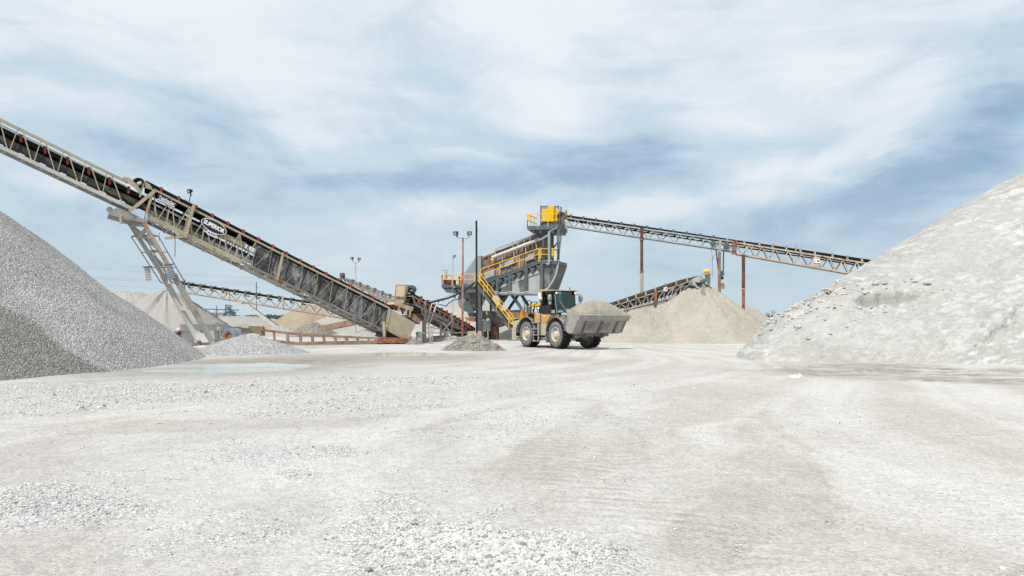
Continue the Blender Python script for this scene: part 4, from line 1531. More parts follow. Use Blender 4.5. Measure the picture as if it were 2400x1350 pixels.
    mb.beam(Q(530, 774), Q(592, 775), 0.4, 0.40)
    mb.beam(Q(556, 766), Q(556, 783), 0.5, 0.14)
    mb.build('tow_beam', M['beige_rusty'], root)
    mb = MB()
    mb.prism([Q(x, y, -.25) for x, y in [(581, 764), (613, 765), (614, 785), (604, 783), (592, 781)]], A.N(0.9))
    mb.build('hitch_bracket', M['beige_box'], root)
    mb = MB()
    for k in range(3):
        mb.path([Q(531, 783 + 2 * k, -.2), Q(548, 785 + k, -.2), Q(566, 784 + 2 * k, -.2), Q(580, 782, -.2)], 0.02, 5)
    mb.each('hydraulic_hose', M['black'], root)

    def trailer_wheel(px, py, D, ang, mt_t, mt_r):
        w = bpy.data.objects.new('wheel', None)
        w.parent = root
        C.objects.link(w)
        c = U(px, py, D)
        c.z = 0.60
        w.location = c - base_of(root)
        w.rotation_euler = (0, 0, ang)
        mb = MB()
        mb.lathe([(0.33, -.17), (0.40, -.21), (0.52, -.21), (0.59, -.15), (0.61, 0), (0.59, .15), (0.52, .21), (0.40, .21), (0.33, .17)], (0, 0, 0), 'Y', 32)
        mb.build('tyre', M[mt_t], w, local=True)
        mb = MB()
        mb.lathe([(0.33, -.17), (0.30, -.12), (0.28, -.03), (0.12, -.05), (0.10, -.09), (0.0, -.09)], (0, 0, 0), 'Y', 24)
        mb.lathe([(0.33, .17), (0.30, .12), (0.28, .03), (0.12, .05), (0.0, .05)], (0, 0, 0), 'Y', 24)
        mb.build('rim', M[mt_r], w, local=True)
    trailer_wheel(540, 805, 53.3, R(-28), 'tyre_blue', 'rim_rust')
    trailer_wheel(553, 805, 54.6, R(-28), 'tyre_blue', 'rim_rust')
    trailer_wheel(437, 800, 57.0, R(20), 'flap', 'rim_rust')
    trailer_wheel(424, 800, 56.6, R(20), 'flap', 'rim_rust')

    # rusty ladder-like radius frame between axle and tail plate
    x0, y0 = U(613, 790, 54.3)[:2]
    x1, y1 = U(955, 795, 57.9)[:2]
    Fm = Wall(x0, y0, x1 - x0, y1 - y0)
    K = Fm.P
    for off, tops, mt in ((0.0, [642, 674, 704, 732, 759, 786, 813, 838, 863], 'rust_dusty'), (1.1, [642, 672, 702, 730, 757, 784, 809, 836], 'dusty')):  # far frame in grey: its different light is put into the colour
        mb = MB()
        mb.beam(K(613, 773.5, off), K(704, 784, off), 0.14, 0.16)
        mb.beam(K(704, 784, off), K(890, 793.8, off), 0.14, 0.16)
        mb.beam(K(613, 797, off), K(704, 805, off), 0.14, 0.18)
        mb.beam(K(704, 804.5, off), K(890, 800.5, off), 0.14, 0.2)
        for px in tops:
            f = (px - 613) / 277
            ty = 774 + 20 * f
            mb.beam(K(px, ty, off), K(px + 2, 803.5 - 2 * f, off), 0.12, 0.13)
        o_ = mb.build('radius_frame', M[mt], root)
    mb = MB()
    for px in (613, 704, 790, 889):
        f = (px - 613) / 277
        mb.beam(K(px, 775 + 20 * f, 0), K(px, 775 + 20 * f, 1.1), 0.12, 0.14)
    mb.beam(K(613, 765, .3), K(615, 787, .3), .3, .3)
    mb.each('frame_tie', M['rust_dusty'], root)
    mb = MB()
    mb.prism([K(x, y, -0.1) for x, y in [(886, 792), (901, 790.5), (956, 793), (953, 804), (887, 804)]], Fm.N(1.3))
    mb.build('pivot_box', M['rust'], root)
    mb = MB()
    mb.prism([K(x, y, -0.05) for x, y in [(955, 793), (963, 784), (967, 797), (970, 806), (948, 808), (951, 800)]], Fm.N(.5))
    mb.build('anchor_plate', M['rust_dusty'], root)
    # leaning rusty beam seen under the belly
    mb = MB()
    mb.beam(U(761, 769, 74), U(829, 755, 70), 0.5, 0.5)
    o = mb.build('rusty_beam', M['rust_dusty'])
    tag(o, 'rusty steel beam leaning on the pale heap beneath the stacker', 'beam')


# ------------------------------------------------------------------ other conveyors
def post(name_parts, root, a, b, w, mat):
    mb = MB()
    mb.tube(a, b, w / 2, 10)
    return mb.build(name_parts, mat, root)


def number_plate(root, wall, c, off, w, h, text, mark=True):
    a = [wall.P(c[0] - w / 2, c[1] - h / 2, off), wall.P(c[0] + w / 2, c[1] - h / 2, off), wall.P(c[0] + w / 2, c[1] + h / 2, off), wall.P(c[0] - w / 2, c[1] + h / 2, off)]
    mb = MB()
    mb.prism(a, wall.N(0.03))
    pl = mb.build('number_plate', M['paint_white'], root)
    x = (a[1] - a[0]).normalized()
    H = (a[0] - a[3]).length
    cen = (a[0] + a[2]) / 2
    L = (a[1] - a[0]).length
    letters('lettering', text, M['paint_black'], pl, cen + x * L * 0.17 - wall.N(0.008), x, (0, 0, 1), H * 0.75, bold=0.03, fit=L * 0.5)
    if mark:
        mb = MB()
        q = cen - x * L * 0.36 - wall.N(0.008)
        for s in (1, -1):
            mb.prism([q - x * L * .09 + Vector((0, 0, s * H * .1)), q + x * L * .09 + Vector((0, 0, s * H * .1)), q + x * L * .09 + Vector((0, 0, s * H * .36)), q - x * L * .09 + Vector((0, 0, s * H * .36))], wall.N(0.004))
        mb.build('red_mark', M['paint_red'], pl)


def build_conveyors():
    # ---- the long galvanised conveyor running from the tower to the right
    Rw = Wall(5.3, 71.6, 0.96, -0.28)
    P = Rw.P
    b = P(1503, 700)
    root = thing('overhead_conveyor', (b.x, b.y, 0), 'long galvanised overhead conveyor sloping from the yellow tower to the white heap', 'conveyor')
    W = Rw.N(1.3)
    mb = MB()
    lattice(mb, P(1323, 510), P(1720, 566.5), P(1323, 528.5), P(1720, 588.5), W, 13, 0.11, 0.06, verts=False)
    mb.build('truss', M['galv'], root)
    mb = MB()
    lattice(mb, P(1725, 568.5), P(2075, 624), P(1724, 594), P(2075, 655), W, 11, 0.12, 0.075, verts=False)
    mb.build('lower_truss', M['galv_rust'], root)
    mb = MB()
    for x in (1718.5, 1724.5):
        mb.beam(P(x + 1.5, 564, -.05), P(x - 1.5, 596.5, -.05), 0.14, 0.16)
        mb.beam(P(x + 1.5, 564, 1.35), P(x - 1.5, 596.5, 1.35), 0.14, 0.16)
    mb.each('coupling_plate', M['rust'], root)
    E0, E1 = P(1317, 502, 0.1), P(2090, 616, 0.1)
    Wb = Rw.N(1.1)
    mb = MB()
    trough_belt(mb, E0, E1, Wb, 0.19, 0.12)
    trough_belt(mb, P(1330, 515, .15), P(2090, 632, .15), Wb, 0.03, 0.0)
    mb.build('belt', M['belt'], root)
    xs = [1338.5, 1367.5, 1397, 1427, 1457, 1487, 1517, 1548, 1579, 1610, 1642, 1673]
    idlers(root, M['grey'], E0, E1, Wb, xs, Rw, hgt=0.42, br=0.055)
    idlers(root, M['lattice'], E0, E1, Wb, [1705, 1745, 1780, 1811, 1843, 1876, 1910, 1951, 1986, 2020], Rw, hgt=0.42, br=0.07)
    # posts
    def gz(p, off=.6):
        return Vector((p.x, p.y, -0.3))
    mb = MB()
    a = P(1504, 533, -.12)
    mid = P(1504, 637, -.12)
    mb.tube(a, mid, 0.13, 12)
    pst = mb.build('support_post', M['brown'], root)
    mb = MB()
    mb.tube(mid, gz(mid), 0.145, 12)
    mb.build('post_base', M['concrete'], pst)
    mb = MB()
    for y in (562, 637):
        mb.lathe([(0.12, -.03), (0.22, -.03), (0.22, .03), (0.12, .03)], P(1504, y, -.12), 'Z', 14, False)
    mb.path([P(1500, 640, -.12), P(1502, 655, -.12), P(1504, 665, -.2)], .015, 4)
    mb.build('post_collar', M['rust_dusty'], pst)
    mb = MB()
    a = P(1686, 562, -.15)
    k = P(1686, 592, -.15)
    mb.beam(P(1688, 562, -.15), k, 0.2, 0.22)
    p2 = mb.build('support_post', M['galv'], root)
    mb = MB()
    mb.tube(P(1686, 590, -.15), gz(k), 0.13, 12)
    mb.build('post_base', M['rust_dusty'], p2)
    mb = MB()
    a = P(1742.5, 597, -.1)
    mb.tube(a, P(1742.5, 677, -.1), 0.14, 12)
    p3 = mb.build('support_post', M['brown'], root)
    mb = MB()
    mb.tube(P(1742.5, 677, -.1), gz(a), 0.13, 12)
    mb.build('post_base', M['rust'], p3)
    mb = MB()
    mb.lathe([(0.13, -.04), (0.19, -.04), (0.19, .04), (0.13, .04)], P(1742.5, 677, -.1), 'Z', 14, False)
    mb.build('post_collar', M['galv_rust'], p3)
    # take-up pulleys and belts
    for px, py, r in ((1670, 570, .22), (1702, 575, .26), (1691, 640, .22)):
        mb = MB()
        c = P(px, py, -.25)
        mb.tube(c, c + Rw.N(.9), r, 18)
        mb.tube(c - Rw.N(.03), c, r * .45, 12)
        pu = mb.build('pulley', M['grey_dark'], root)
    mb = MB()
    mb.beam(P(1677.5, 580, .2), P(1684.5, 640, .2), .03, .3)
    mb.beam(P(1696, 582, .2), P(1695, 640, .2), .03, .3)
    mb.beam(P(1692, 648, .2), P(1692, 655, .2), .2, .3)
    mb.build('take_up_belt', M['black'], root)
    mb = MB()
    mb.path([P(1667, 580, 1.2), P(1670, 604, 1.2), P(1670, 650, 1.2)], .012, 4)
    mb.path([P(1676, 596, 1.2), P(1670, 606, 1.2)], .012, 4)
    mb.beam(P(1662, 609, 1.2), P(1676, 607.5, 1.2), .02)
    mb.each('drop_cable', M['black'], root)
    mb = MB()
    for px in (1764, 1811, 1879, 1911):
        ey = 502 + (px - 1317) * 0.1475
        mb.beam(P(px, ey + 4, -.05), P(px - 1, ey + 15, -.05), .06, .06)
    mb.beam(P(1866.5, 574, -.05), P(1864.5, 592, -.05), .08, .08)
    mb.each('idler_stand', M['galv_rust'], root)
    mb = MB()
    mb.prism([P(x, y, -.06) for x, y in [(1747, 578), (1754, 578), (1753, 589), (1747, 589)]], Rw.N(.15))
    mb.build('junction_box', M['galv'], root)
    mb = MB()
    mb.prism([P(x, y, -.08) for x, y in [(1907, 601), (1922, 603.5), (1919.5, 627), (1905.5, 624)]], Rw.N(.04))
    mb.build('sign_backing', M['galv_rust'], root)
    number_plate(root, Rw, (1915, 612), -0.13, 13.5, 9, '24')
    mb = MB()
    mb.prism([P(x, y, -.4) for x, y in [(1688, 662), (1698, 664), (1698, 676), (1688, 676)]], Rw.N(.5))
    o = mb.build('post_footing', M['rust_dusty'], root)

    # ---- numbered lattice conveyor behind the stacker
    L = Wall(*U(600, 700, 85)[:2], 1, 0.03)
    P = L.P
    root = thing('lattice_conveyor', (*U(640, 760, 85)[:2], 0), 'pale lattice conveyor with number plate behind the stacker legs', 'conveyor')
    W = L.N(1.2)
    mb = MB()
    lattice(mb, P(428, 669), P(880, 735), P(434, 685), P(880, 757.5), W, 14, 0.11, 0.07, verts=False, lace=False)
    mb.build('truss', M['dusty_pale'], root)
    mb = MB()
    mb.beam(P(434, 686.5), P(880, 759), 0.13, 0.12)
    mb.build('bottom_rail', M['rust_dusty'], root)
    E0, E1 = P(420, 660), P(900, 733)
    mb = MB()
    trough_belt(mb, E0, E1, L.N(1.1), 0.16, 0.1)
    mb.tube(P(425, 665, -.1), P(425, 665, 1.3), 0.3, 14)
    mb.build('belt', M['belt'], root)
    idlers(root, M['grey_dark'], E0, E1, L.N(1.1), [443, 470, 496, 523, 549.6, 576, 601.5, 629, 655, 682, 709], L, hgt=0.48, br=0.10)
    number_plate(root, L, (533.5, 697.5), -0.1, 11.5, 8, '27')
    mb = MB()
    mb.beam(P(529, 683, -.05), P(529, 701, -.05), .12, .25)
    mb.beam(P(537, 684, -.05), P(537, 703, -.05), .12, .25)
    mb.beam(P(663, 693, -.1), P(662, 724, -.1), .2, .2)
    mb.each('frame_post', M['galv_rust'], root)
    mb = MB()
    mb.beam(P(549, 710, -.1), P(577, 710, -.1), .3, .25)
    mb.beam(P(568, 708, -.1), P(650, 768, -.1), .3, .34)
    mb.build('raking_leg', M['dusty_pale'], root)
    mb = MB()
    mb.beam(P(582, 716, 1.0), P(655, 768, 1.0), .25, .3)
    mb.build('raking_leg', M['grey_dark'], root)
    mb = MB()
    mb.beam(P(432.5, 655, 0), P(433, 686, 0), .12)
    mb.build('head_post', M['grey_dark'], root)

    # ---- sand conveyor with the yellow motor
    Mw = Wall(*U(1640, 650, 64.6)[:2], -0.85, 0.53)
    P = Mw.P
    root = thing('sand_conveyor', (*U(1536, 715, 67)[:2], 0), 'dark belt conveyor with yellow motor dropping sand on the tan cone', 'conveyor')
    W = Mw.N(1.2)
    E = [P(1240, 764), P(1439, 707), P(1535.5, 675), P(1590, 657), P(1634, 646.5)]
    mb = MB()
    for a, b_ in zip(E[:-1], E[1:]):
        trough_belt(mb, a, b_, W, 0.24, 0.12)
    trough_belt(mb, P(1260, 772, .1), P(1457, 717, .1), Mw.N(1.0), 0.1, 0)
    trough_belt(mb, P(1457, 717, .1), P(1625, 665, .1), Mw.N(1.0), 0.22, 0)
    mb.build('belt', M['belt_dusty'], root)
    mb = MB()
    lattice(mb, P(1250, 768), P(1455, 712), P(1255, 782), P(1462, 727), W, 8, 0.09, 0.06, verts=False, lace=False)
    lattice(mb, P(1455, 712), P(1622, 658), P(1462, 727), P(1600, 692), W, 8, 0.10, 0.07, verts=False)
    mb.beam(P(1460, 734, -.05), P(1560, 708, -.05), 0.12, 0.14)
    mb.build('truss', M['lattice'], root)
    for x0_, p in zip([1449, 1470, 1490, 1513, 1535.5, 1560, 1584.5, 1610], range(8)):
        f = (x0_ - 1439) / (1634 - 1439)
        yb = np.interp(x0_, [1439, 1535.5, 1590, 1634], [707, 675, 657, 646.5])
        mb = MB()
        mb.beam(P(x0_, yb - 1, -.1), P(x0_ + 2, yb + 10, -.1), .09, .14)
        mb.beam(P(x0_, yb + 8, -.1), P(x0_, yb + 8, 1.3), .09, .1)
        mb.build('idler', M['lattice'], root)
    mb = MB()
    mb.beam(P(1536.5, 681, -.25), Vector((*P(1536.5, 681, -.25)[:2], 0)), .2, .2)
    mb.build('support_post', M['rust'], root)
    mb = MB()
    mb.beam(P(1560, 664, -.15), P(1560, 672, -.15), .06, .06)
    mb.build('warning_flag', M['red'], root)
    number_plate(root, Mw, (1559.5, 678), -0.2, 9, 8.5, '25')
    mb = MB()
    mb.prism([P(x, y, -.15) for x, y in [(1621, 655), (1634, 648), (1642, 656), (1638, 663), (1630, 660), (1629, 673), (1622, 668)]], Mw.N(1.5))
    mb.beam(P(1626, 664, -.2), P(1638, 676, -.2), .12, .12)
    mb.build('head_frame', M['galv'], root)
    mb = MB()
    mb.prism([P(x, y, .9) for x, y in [(1652, 641), (1663, 641), (1663, 660), (1661, 672), (1656, 660), (1652, 655)]], Mw.N(.25))
    mb.beam(P(1646, 643, .5), P(1664, 642, .5), .9, .08)
    mb.build('drive_stand', M['galv'], root)
    mb = MB()
    c = P(1649.5, 635.5, .5)
    d_ = P(1663, 635.5, .6)
    mb.tube(c, d_, 0.17, 16)
    mb.tube(c.lerp(d_, .3), c.lerp(d_, .42), .195, 16)
    mb.tube(c.lerp(d_, .6), c.lerp(d_, .72), .195, 16)
    mb.build('drive_motor', M['yellow'], root)
    # sand stream, coloured dark to carry the head's shade on the cone
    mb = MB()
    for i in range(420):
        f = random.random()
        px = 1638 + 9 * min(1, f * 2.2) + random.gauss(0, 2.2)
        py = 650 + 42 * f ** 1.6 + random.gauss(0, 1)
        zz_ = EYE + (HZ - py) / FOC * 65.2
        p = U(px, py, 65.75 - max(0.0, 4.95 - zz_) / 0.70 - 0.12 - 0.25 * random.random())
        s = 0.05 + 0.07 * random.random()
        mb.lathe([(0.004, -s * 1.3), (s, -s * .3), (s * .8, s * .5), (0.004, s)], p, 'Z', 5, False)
    o = mb.build('falling_sand', plain('shaded_sand', (0.24, 0.22, 0.19), 0.95))
    tag(o, 'sand spilling from the conveyor head down the cone, coloured dark as its shade', 'falling sand', kind='stuff')

    # ---- feed conveyor from the screening plant to the stacker's tail
    p0, p1 = U(968, 690, 60.0), U(1113, 767, 72.5)
    Fw = Wall(p0.x, p0.y, p1.x - p0.x, p1.y - p0.y)
    P = Fw.P
    root = thing('feed_conveyor', (*P(1036, 760)[:2], 0), 'red idler feed conveyor on a cluttered frame ending in the beige chute box', 'conveyor')
    E0, E1 = P(966, 686), P(1114, 768)
    W = Fw.N(1.2)
    mb = MB()
    trough_belt(mb, E0, E1, W, 0.22, 0.12, 0.9)
    mb.build('belt', M['belt'], root)
    idlers(root, M['red'], E0, E1, W, [986, 1002, 1018, 1034, 1046, 1056, 1066, 1075, 1083, 1091, 1098], Fw, hgt=0.4, br=0.08)
    mb = MB()
    lattice(mb, P(966, 694), P(1113, 774), P(972, 714), P(1108, 786), W, 13, 0.10, 0.06, verts=True)
    lattice(mb, P(985, 722), P(1075, 762), P(990, 736), P(1075, 772), W, 8, 0.09, 0.06, verts=True)
    mb.build('truss', M['lattice'], root)
    mb = MB()
    for px, py, off in ((996.5, 706, -.1), (992, 738, .8), (1058.5, 736, -.1), (1033, 753, -.1), (1060, 745, 1.3)):
        a = P(px, py, off)
        mb.beam(a, Vector((a.x, a.y, -.1)), .17, .17)
    mb.each('trestle_post', M['lattice'], root)
    mb = MB()
    a, b_ = P(1036, 755, -.15), P(1056, 778, -.15)
    c_, d_ = P(1056, 755, -.15), P(1036, 778, -.15)
    mb.beam(a, b_, .10)
    mb.beam(c_, d_, .10)
    mb.beam(P(975, 780, -.1), P(1090, 780, -.1), .1, .1)
    mb.beam(P(996, 768, -.1), P(1030, 770, -.1), .1, .1)
    mb.beam(P(1012, 712, -.2), P(1000, 760, -.2), .07)
    mb.beam(P(1026, 707, -.2), P(1004, 765, -.2), .08)
    mb.each('trestle_brace', M['dusty_pale'], root)
    mb = MB()
    mb.prism([P(x, y, .6) for x, y in [(1037, 757), (1068, 762), (1070, 778), (1036, 777)]], Fw.N(.1))
    mb.beam(P(998, 744, .3), P(1020, 749, .3), .3, .35)
    mb.each('rusty_plate', M['rust_dusty'], root)
    # pile of pipes and cable along the frame
    mb = MB()
    for i in range(26):
        x = 972 + random.random() * 100
        yl = 690 + (x - 966) * 0.55
        a = P(x, yl + 14 + random.random() * 22, -.2 + random.random() * 1.4)
        b_ = P(x + 6 + random.random() * 24, yl + 22 + random.random() * 34, -.2 + random.random() * 1.4)
        mid = a.lerp(b_, .5) - Vector((0, 0, .15 + .3 * random.random()))
        mb.path([a, mid, b_], 0.022 + 0.02 * random.random(), 5)
    mb.build('cable_bundle', M['dusty'], root)
    # chute box over the stacker tail
    mb = MB()
    D0 = 59.6
    q = [U(x, y, D0) for x, y in [(928, 667), (952, 667.5), (948.5, 697), (924.5, 696.5)]]
    mb.prism(q, U(960, 668, D0 + 1.2) - U(952, 667.5, D0))
    cb = mb.build('chute_box', M['beige_box'], root)
    mb = MB()
    for i in range(4):
        a_, b_ = q[i], q[(i + 1) % 4]
        cq = (q[0] + q[1] + q[2] + q[3]) / 4
        fr = Vector((0, -.012, 0))
        k_ = 0.16 if i != 0 else 0.10
        mb.prism([a_ + fr, b_ + fr, b_.lerp(cq, k_) + fr, a_.lerp(cq, k_) + fr], Vector((0, .008, 0))).cut()
    mb.each('rusted_edge', M['scab'], cb)
    mb = MB()
    q = [U(x, y, D0 + .1) for x, y in [(929, 697.2), (949, 697.2), (945, 711), (927, 709)]]
    mb.prism(q, U(957, 697.5, D0 + 1.1) - U(949, 697.2, D0 + .1))
    mb.build('lower_chute', M['beige'], root)
    mb = MB()
    mb.tube(U(964, 678, 60.6), U(967, 678, 62.0), .32, 14)
    mb.beam(U(960, 672, 60.6), U(972, 676, 60.6), .5, .12)
    mb.beam(U(971, 674, 60.8), U(971, 692, 60.8), .1, .14)
    mb.beam(U(966, 673, 60.8), U(963, 694, 60.8), .1, .1)
    mb.tube(U(961, 683, 60.5), U(970, 682, 60.5), .16, 10)
    mb.beam(U(959, 694, 60.5), U(974, 694, 60.5), .2, .1)
    mb.prism([U(x, y, 60.3) for x, y in [(957, 696), (965, 688), (967, 692), (958, 708), (952, 711)]], Vector((0, .08, 0)))
    mb.build('head_drive', M['grey_dark'], root)

    # ---- rear lattice conveyor
    Bw = Wall(*U(930, 700, 76)[:2], 0.97, 0.10)
    P = Bw.P
    root = thing('stacking_conveyor', (*U(960, 770, 76)[:2], 0), 'grey rust lattice conveyor rising behind the middle of the stacker', 'conveyor')
    W = Bw.N(1.4)
    mb = MB()
    lattice(mb, P(808, 652), P(1075, 757), P(816, 665), P(1070, 772), W, 26, 0.10, 0.07, verts=True)
    lattice(mb, P(860, 682), P(960, 722), P(864, 694), P(958, 735), W, 10, 0.08, 0.06, verts=False)
    mb.build('truss', M['lattice'], root)
    E0, E1 = P(806, 649), P(1080, 755)
    mb = MB()
    trough_belt(mb, E0, E1, W, 0.10, 0.1)
    mb.build('belt', M['belt_dusty'], root)
    xs = [826 + 17.5 * i for i in range(8)]
    idlers(root, M['grey_dark'], E0, E1, W, xs, Bw, hgt=0.24, br=0.05)
    mb = MB()
    mb.tube(P(799, 645, .2), P(806, 645, .4), .24, 14)
    mb.beam(P(799, 648, .3), P(801, 660, .3), .15, .2)
    mb.beam(P(805, 650, .3), P(812, 660, .3), .2, .25)
    mb.build('head_motor', M['grey_dark'], root)
    mb = MB()
    for px in (905, 1005, 1050):
        a = P(px, 652 + (px - 808) * .39 + 12, .1)
        mb.beam(a, Vector((a.x, a.y, 0)), .16, .16)
        a = a + Bw.N(1.2)
        mb.beam(a, Vector((a.x, a.y, 0)), .16, .16)
    mb.each('trestle_post', M['lattice'], root)

# ------------------------------------------------------------------ the screening plant
def build_plant():
    bq = R(18)
    T = Wall(0, 69.0, math.cos(bq), -math.sin(bq))
    P = T.P
    N = T.N
    base = P(1190, 790)
    root = thing('screening_plant', (base.x, base.y, 0), 'tall grey screening plant with yellow railings, stairs and a rusty sloping screen', 'screening plant')

    def pr(name, pts, off, depth, mat, parent=root):
        mb = MB()
        mb.prism([P(x, y, off) for x, y in pts], N(depth))
        return mb.build(name, M[mat], parent)

    # ---- top platform
    Wt = 3.1
    tp = MB()
    a, b = P(1236, 531), P(1309, 529)
    tp.prism([P(1236, 529.5), P(1309, 527.5), P(1309, 537), P(1236, 539)], N(Wt))
    tp.build('top_platform', M['grey'], root)
    mb = MB()
    mb.prism([P(x, y, .25) for x, y in [(1240, 539), (1309, 537), (1309, 545), (1247, 545.5), (1243, 543)]], N(Wt - .5))
    for x in (1244, 1262, 1290):
        mb.prism([P(x, 538, .1), P(x + 9, 538, .1), P(x + 9, 541, .1), P(x + 5, 549, .1)], N(.15))
    mb.build('platform_bracket', M['grey_dark'], root)
    dz = Vector((0, 0, .03))
    A0, A1 = P(1236, 530) , P(1308, 528)
    rl = MB()
    railing(rl, [A0 + N(Wt), A0, A1, A1 + N(Wt)], 1.0, 1.0, .03)
    rl.prism([A0 + Vector((0, 0, .55)) - T.Dv(.05), A0 + T.Dv(.2) + Vector((0, 0, .55)), A0 + T.Dv(.2) + Vector((0, 0, 1.02)), A0 - T.Dv(.05) + Vector((0, 0, 1.02))], N(-.04))
    rl.build('top_railing', M['yellow'], root)
    # drive guard house
    pr('guard_base', [(1270, 518.5), (1312, 518), (1313, 529), (1268, 530)], .7, 1.9, 'grey')
    mb = MB()
    for x, o in ((1267.5, .6), (1282, 2.2), (1267.5, 2.2), (1309, 2.2)):
        mb.beam(P(x, 481.5, o), P(x, 530, o), .10, .10)
    mb.beam(P(1267.5, 484.5, .6), P(1283, 484.5, .6), .08, .12)
    mb.beam(P(1267.5, 484.5, 2.2), P(1309, 484.5, 2.2), .08, .12)
    mb.build('guard_frame', M['grey'], root)
    mb = MB()
    mb.prism([P(x, y, .62) for x, y in [(1268.5, 487), (1282, 486.5), (1282, 518), (1268.5, 518.5)]], N(.012))
    mb.prism([P(x, y, .9) for x, y in [(1298, 491.5), (1312, 491), (1312, 519), (1298, 519)]], N(.012))
    mb.prism([P(x, y, 2.3) for x, y in [(1300, 494), (1330, 497), (1330, 514), (1300, 516)]], N(.012))
    g = mb.each('mesh_guard', M['yellow_mesh'], root)[0]
    mb = MB()
    for q in ([(1268.5, 487), (1282, 486.5), (1282, 518), (1268.5, 518.5)],):
        for i in range(4):
            mb.beam(P(*q[i], .6), P(*q[(i + 1) % 4], .6), .06)
    mb.build('guard_edge', M['yellow'], g)
    mb = MB()
    mb.prism([P(x, y, .6) for x, y in [(1282.3, 483.5), (1297.3, 483), (1297.3, 519.5), (1282.3, 519)]], N(1.0))
    for i in range(7):
        x = 1283.6 + i * 2.05
        mb.beam(P(x, 485, .59), P(x, 518, .59), .03, .03)
    mb.build('yellow_guard', M['yellow_guard'], root)
    mb = MB()
    for x, o, y0 in ((1314.5, .5, 486), (1327, 2.0, 493.5)):
        for xx in (x - 1.4, x + 1.4):
            mb.beam(P(xx, y0, o), P(xx, y0 + 20, o), .05, .06)
        mb.beam(P(x - 1.4, y0, o), P(x + 1.4, y0, o), .05, .06).cut()
    mb.each('belt_hood_frame', M['blackpaint'], root)
    mb = MB()
    mb.tube(P(1316, 507, .8), P(1316, 507, 2.2), .4, 20)
    mb.prism([P(x, y, .6) for x, y in [(1311, 500), (1322, 506), (1324, 526), (1313, 524)]], N(.1))
    mb.prism([P(x, y, 2.2) for x, y in [(1311, 500), (1322, 506), (1324, 526), (1313, 524)]], N(.1))
    mb.build('head_pulley', M['grey_dark'], root)

    # ---- tower legs under it
    for x, o, w, y0, y1 in ((1308.5, .1, .22, 537, 620), (1308.5, 2.9, .22, 537, 620), (1273, .5, .18, 540, 610), (1273, 2.9, .18, 540, 612), (1296, 2.9, .14, 540, 612)):
        mb = MB()
        mb.beam(P(x, y0, o), P(x, y1, o), w, w)
        mb.build('tower_leg', M['grey'], root)
    mb = MB()
    mb.beam(P(1309, 539, 1.4), P(1309, 618, .3), .14, .16)
    mb.beam(P(1309, 539, 1.5), P(1309, 618, 2.8), .14, .16)
    mb.beam(P(1290, 590, 1.5), P(1307, 568, 1.5), .10, .12)
    mb.beam(P(1274, 575, .6), P(1290, 555, .6), .06, .06)
    mb.beam(P(1276, 585, 2.4), P(1307, 585, 2.4), .10, .12)
    mb.each('tower_brace', M['grey'], root)
    # vertical water pipe
    mb = MB()
    mb.path([P(1264, 563, -.1), P(1276, 557, -.2), P(1285.5, 551, -.25), P(1287, 543.5, -.25), P(1292, 542, .2)], .09, 8)
    mb.path([P(1287, 543, -.25), P(1287, 616, -.25), P(1285.5, 619.5, -.25), P(1281.5, 619.5, -.25)], .11, 10)
    mb.path([P(1290, 541, -.1), P(1298, 538, -.1), P(1305, 534, -.1), P(1307, 527, -.1)], .045, 6)
    mb.build('water_pipe', M['pipe_blue'], root)

    # ---- screen: rusty vibrating box sloping up to the right
    sc = MB()
    scp = [(1127, 605), (1160, 591.5), (1258.5, 549.5), (1262, 597), (1262, 610), (1132, 659), (1127, 659)]
    sc.prism([P(x, y, 1.2) for x, y in scp], N(1.9))
    s_ob = sc.build('screen_box', M['screen'], root)
    mb = MB()
    for i in range(10):
        x = 1132 + 13.6 * i
        yt = 604 - (x - 1127) * .42
        yb = 656 - (x - 1132) * .38
        mb.beam(P(x, yt, 1.15), P(x, yb, 1.15), .10, .12)
    mb.beam(P(1128, 606, 1.13), P(1258, 551, 1.13), .12, .14)
    mb.beam(P(1128, 632, 1.13), P(1262, 577, 1.13), .08, .10)
    mb.build('stiffener', M['screen'], s_ob)
    mb = MB()
    mb.prism([P(x, y, 1.0) for x, y in [(1135, 640), (1158, 631), (1158, 646), (1135, 655)]], N(.12))
    mb.prism([P(x, y, 1.0) for x, y in [(1170, 622), (1212, 600), (1214, 612), (1190, 624), (1172, 628)]], N(.12))
    mb.prism([P(x, y, .95) for x, y in [(1232, 599), (1252, 592), (1252, 606), (1231, 613)]], N(.2))
    mb.each('side_cover', M['galv'], s_ob)
    pr('feed_box', [(1258.5, 546), (1283, 546), (1283, 606), (1262, 606)], 1.0, 1.8, 'screen')
    mb = MB()
    q = [P(1161, 584, 1.0), P(1257, 548.5, 1.0)]
    mb.beam(q[0], q[1], .07, .07)
    mb.beam(q[0] - Vector((0, 0, .18)), q[1] - Vector((0, 0, .2)), .05, .05)
    for f in (0, .42, .55, .69, .84, 1.0):
        p = q[0].lerp(q[1], f)
        mb.beam(p, p - Vector((0, 0, .75)), .07, .07)
        if f:
            mb.beam(p + Vector((0, 0, .1)), p + Vector((.45, 0, -1.9)), .045, .045)
    mb.build('upper_rail', M['dusty'], s_ob)
    mb = MB()
    mb.tube(P(1153, 604, .75), P(1264, 561, .75), .16, 12)
    mb.tube(P(1263, 561, .75), P(1266, 560, .75), .2, 12)
    for f in (.2, .45, .7, .92):
        p = P(1153, 604, .75).lerp(P(1264, 561, .75), f)
        mb.beam(p, p + N(.5) - Vector((0, 0, .1)), .05, .05)
        mb.path([p, p + T.Dv(.12) - Vector((0, 0, .7)), p + N(.3) - Vector((0, 0, 1.1))], .04, 6)
    mb.build('spray_pipe', M['pipe_pale'], root)
    mb = MB()
    mb.tube(P(1150.5, 608.5, .7), P(1158, 608, .7), .08, 10)
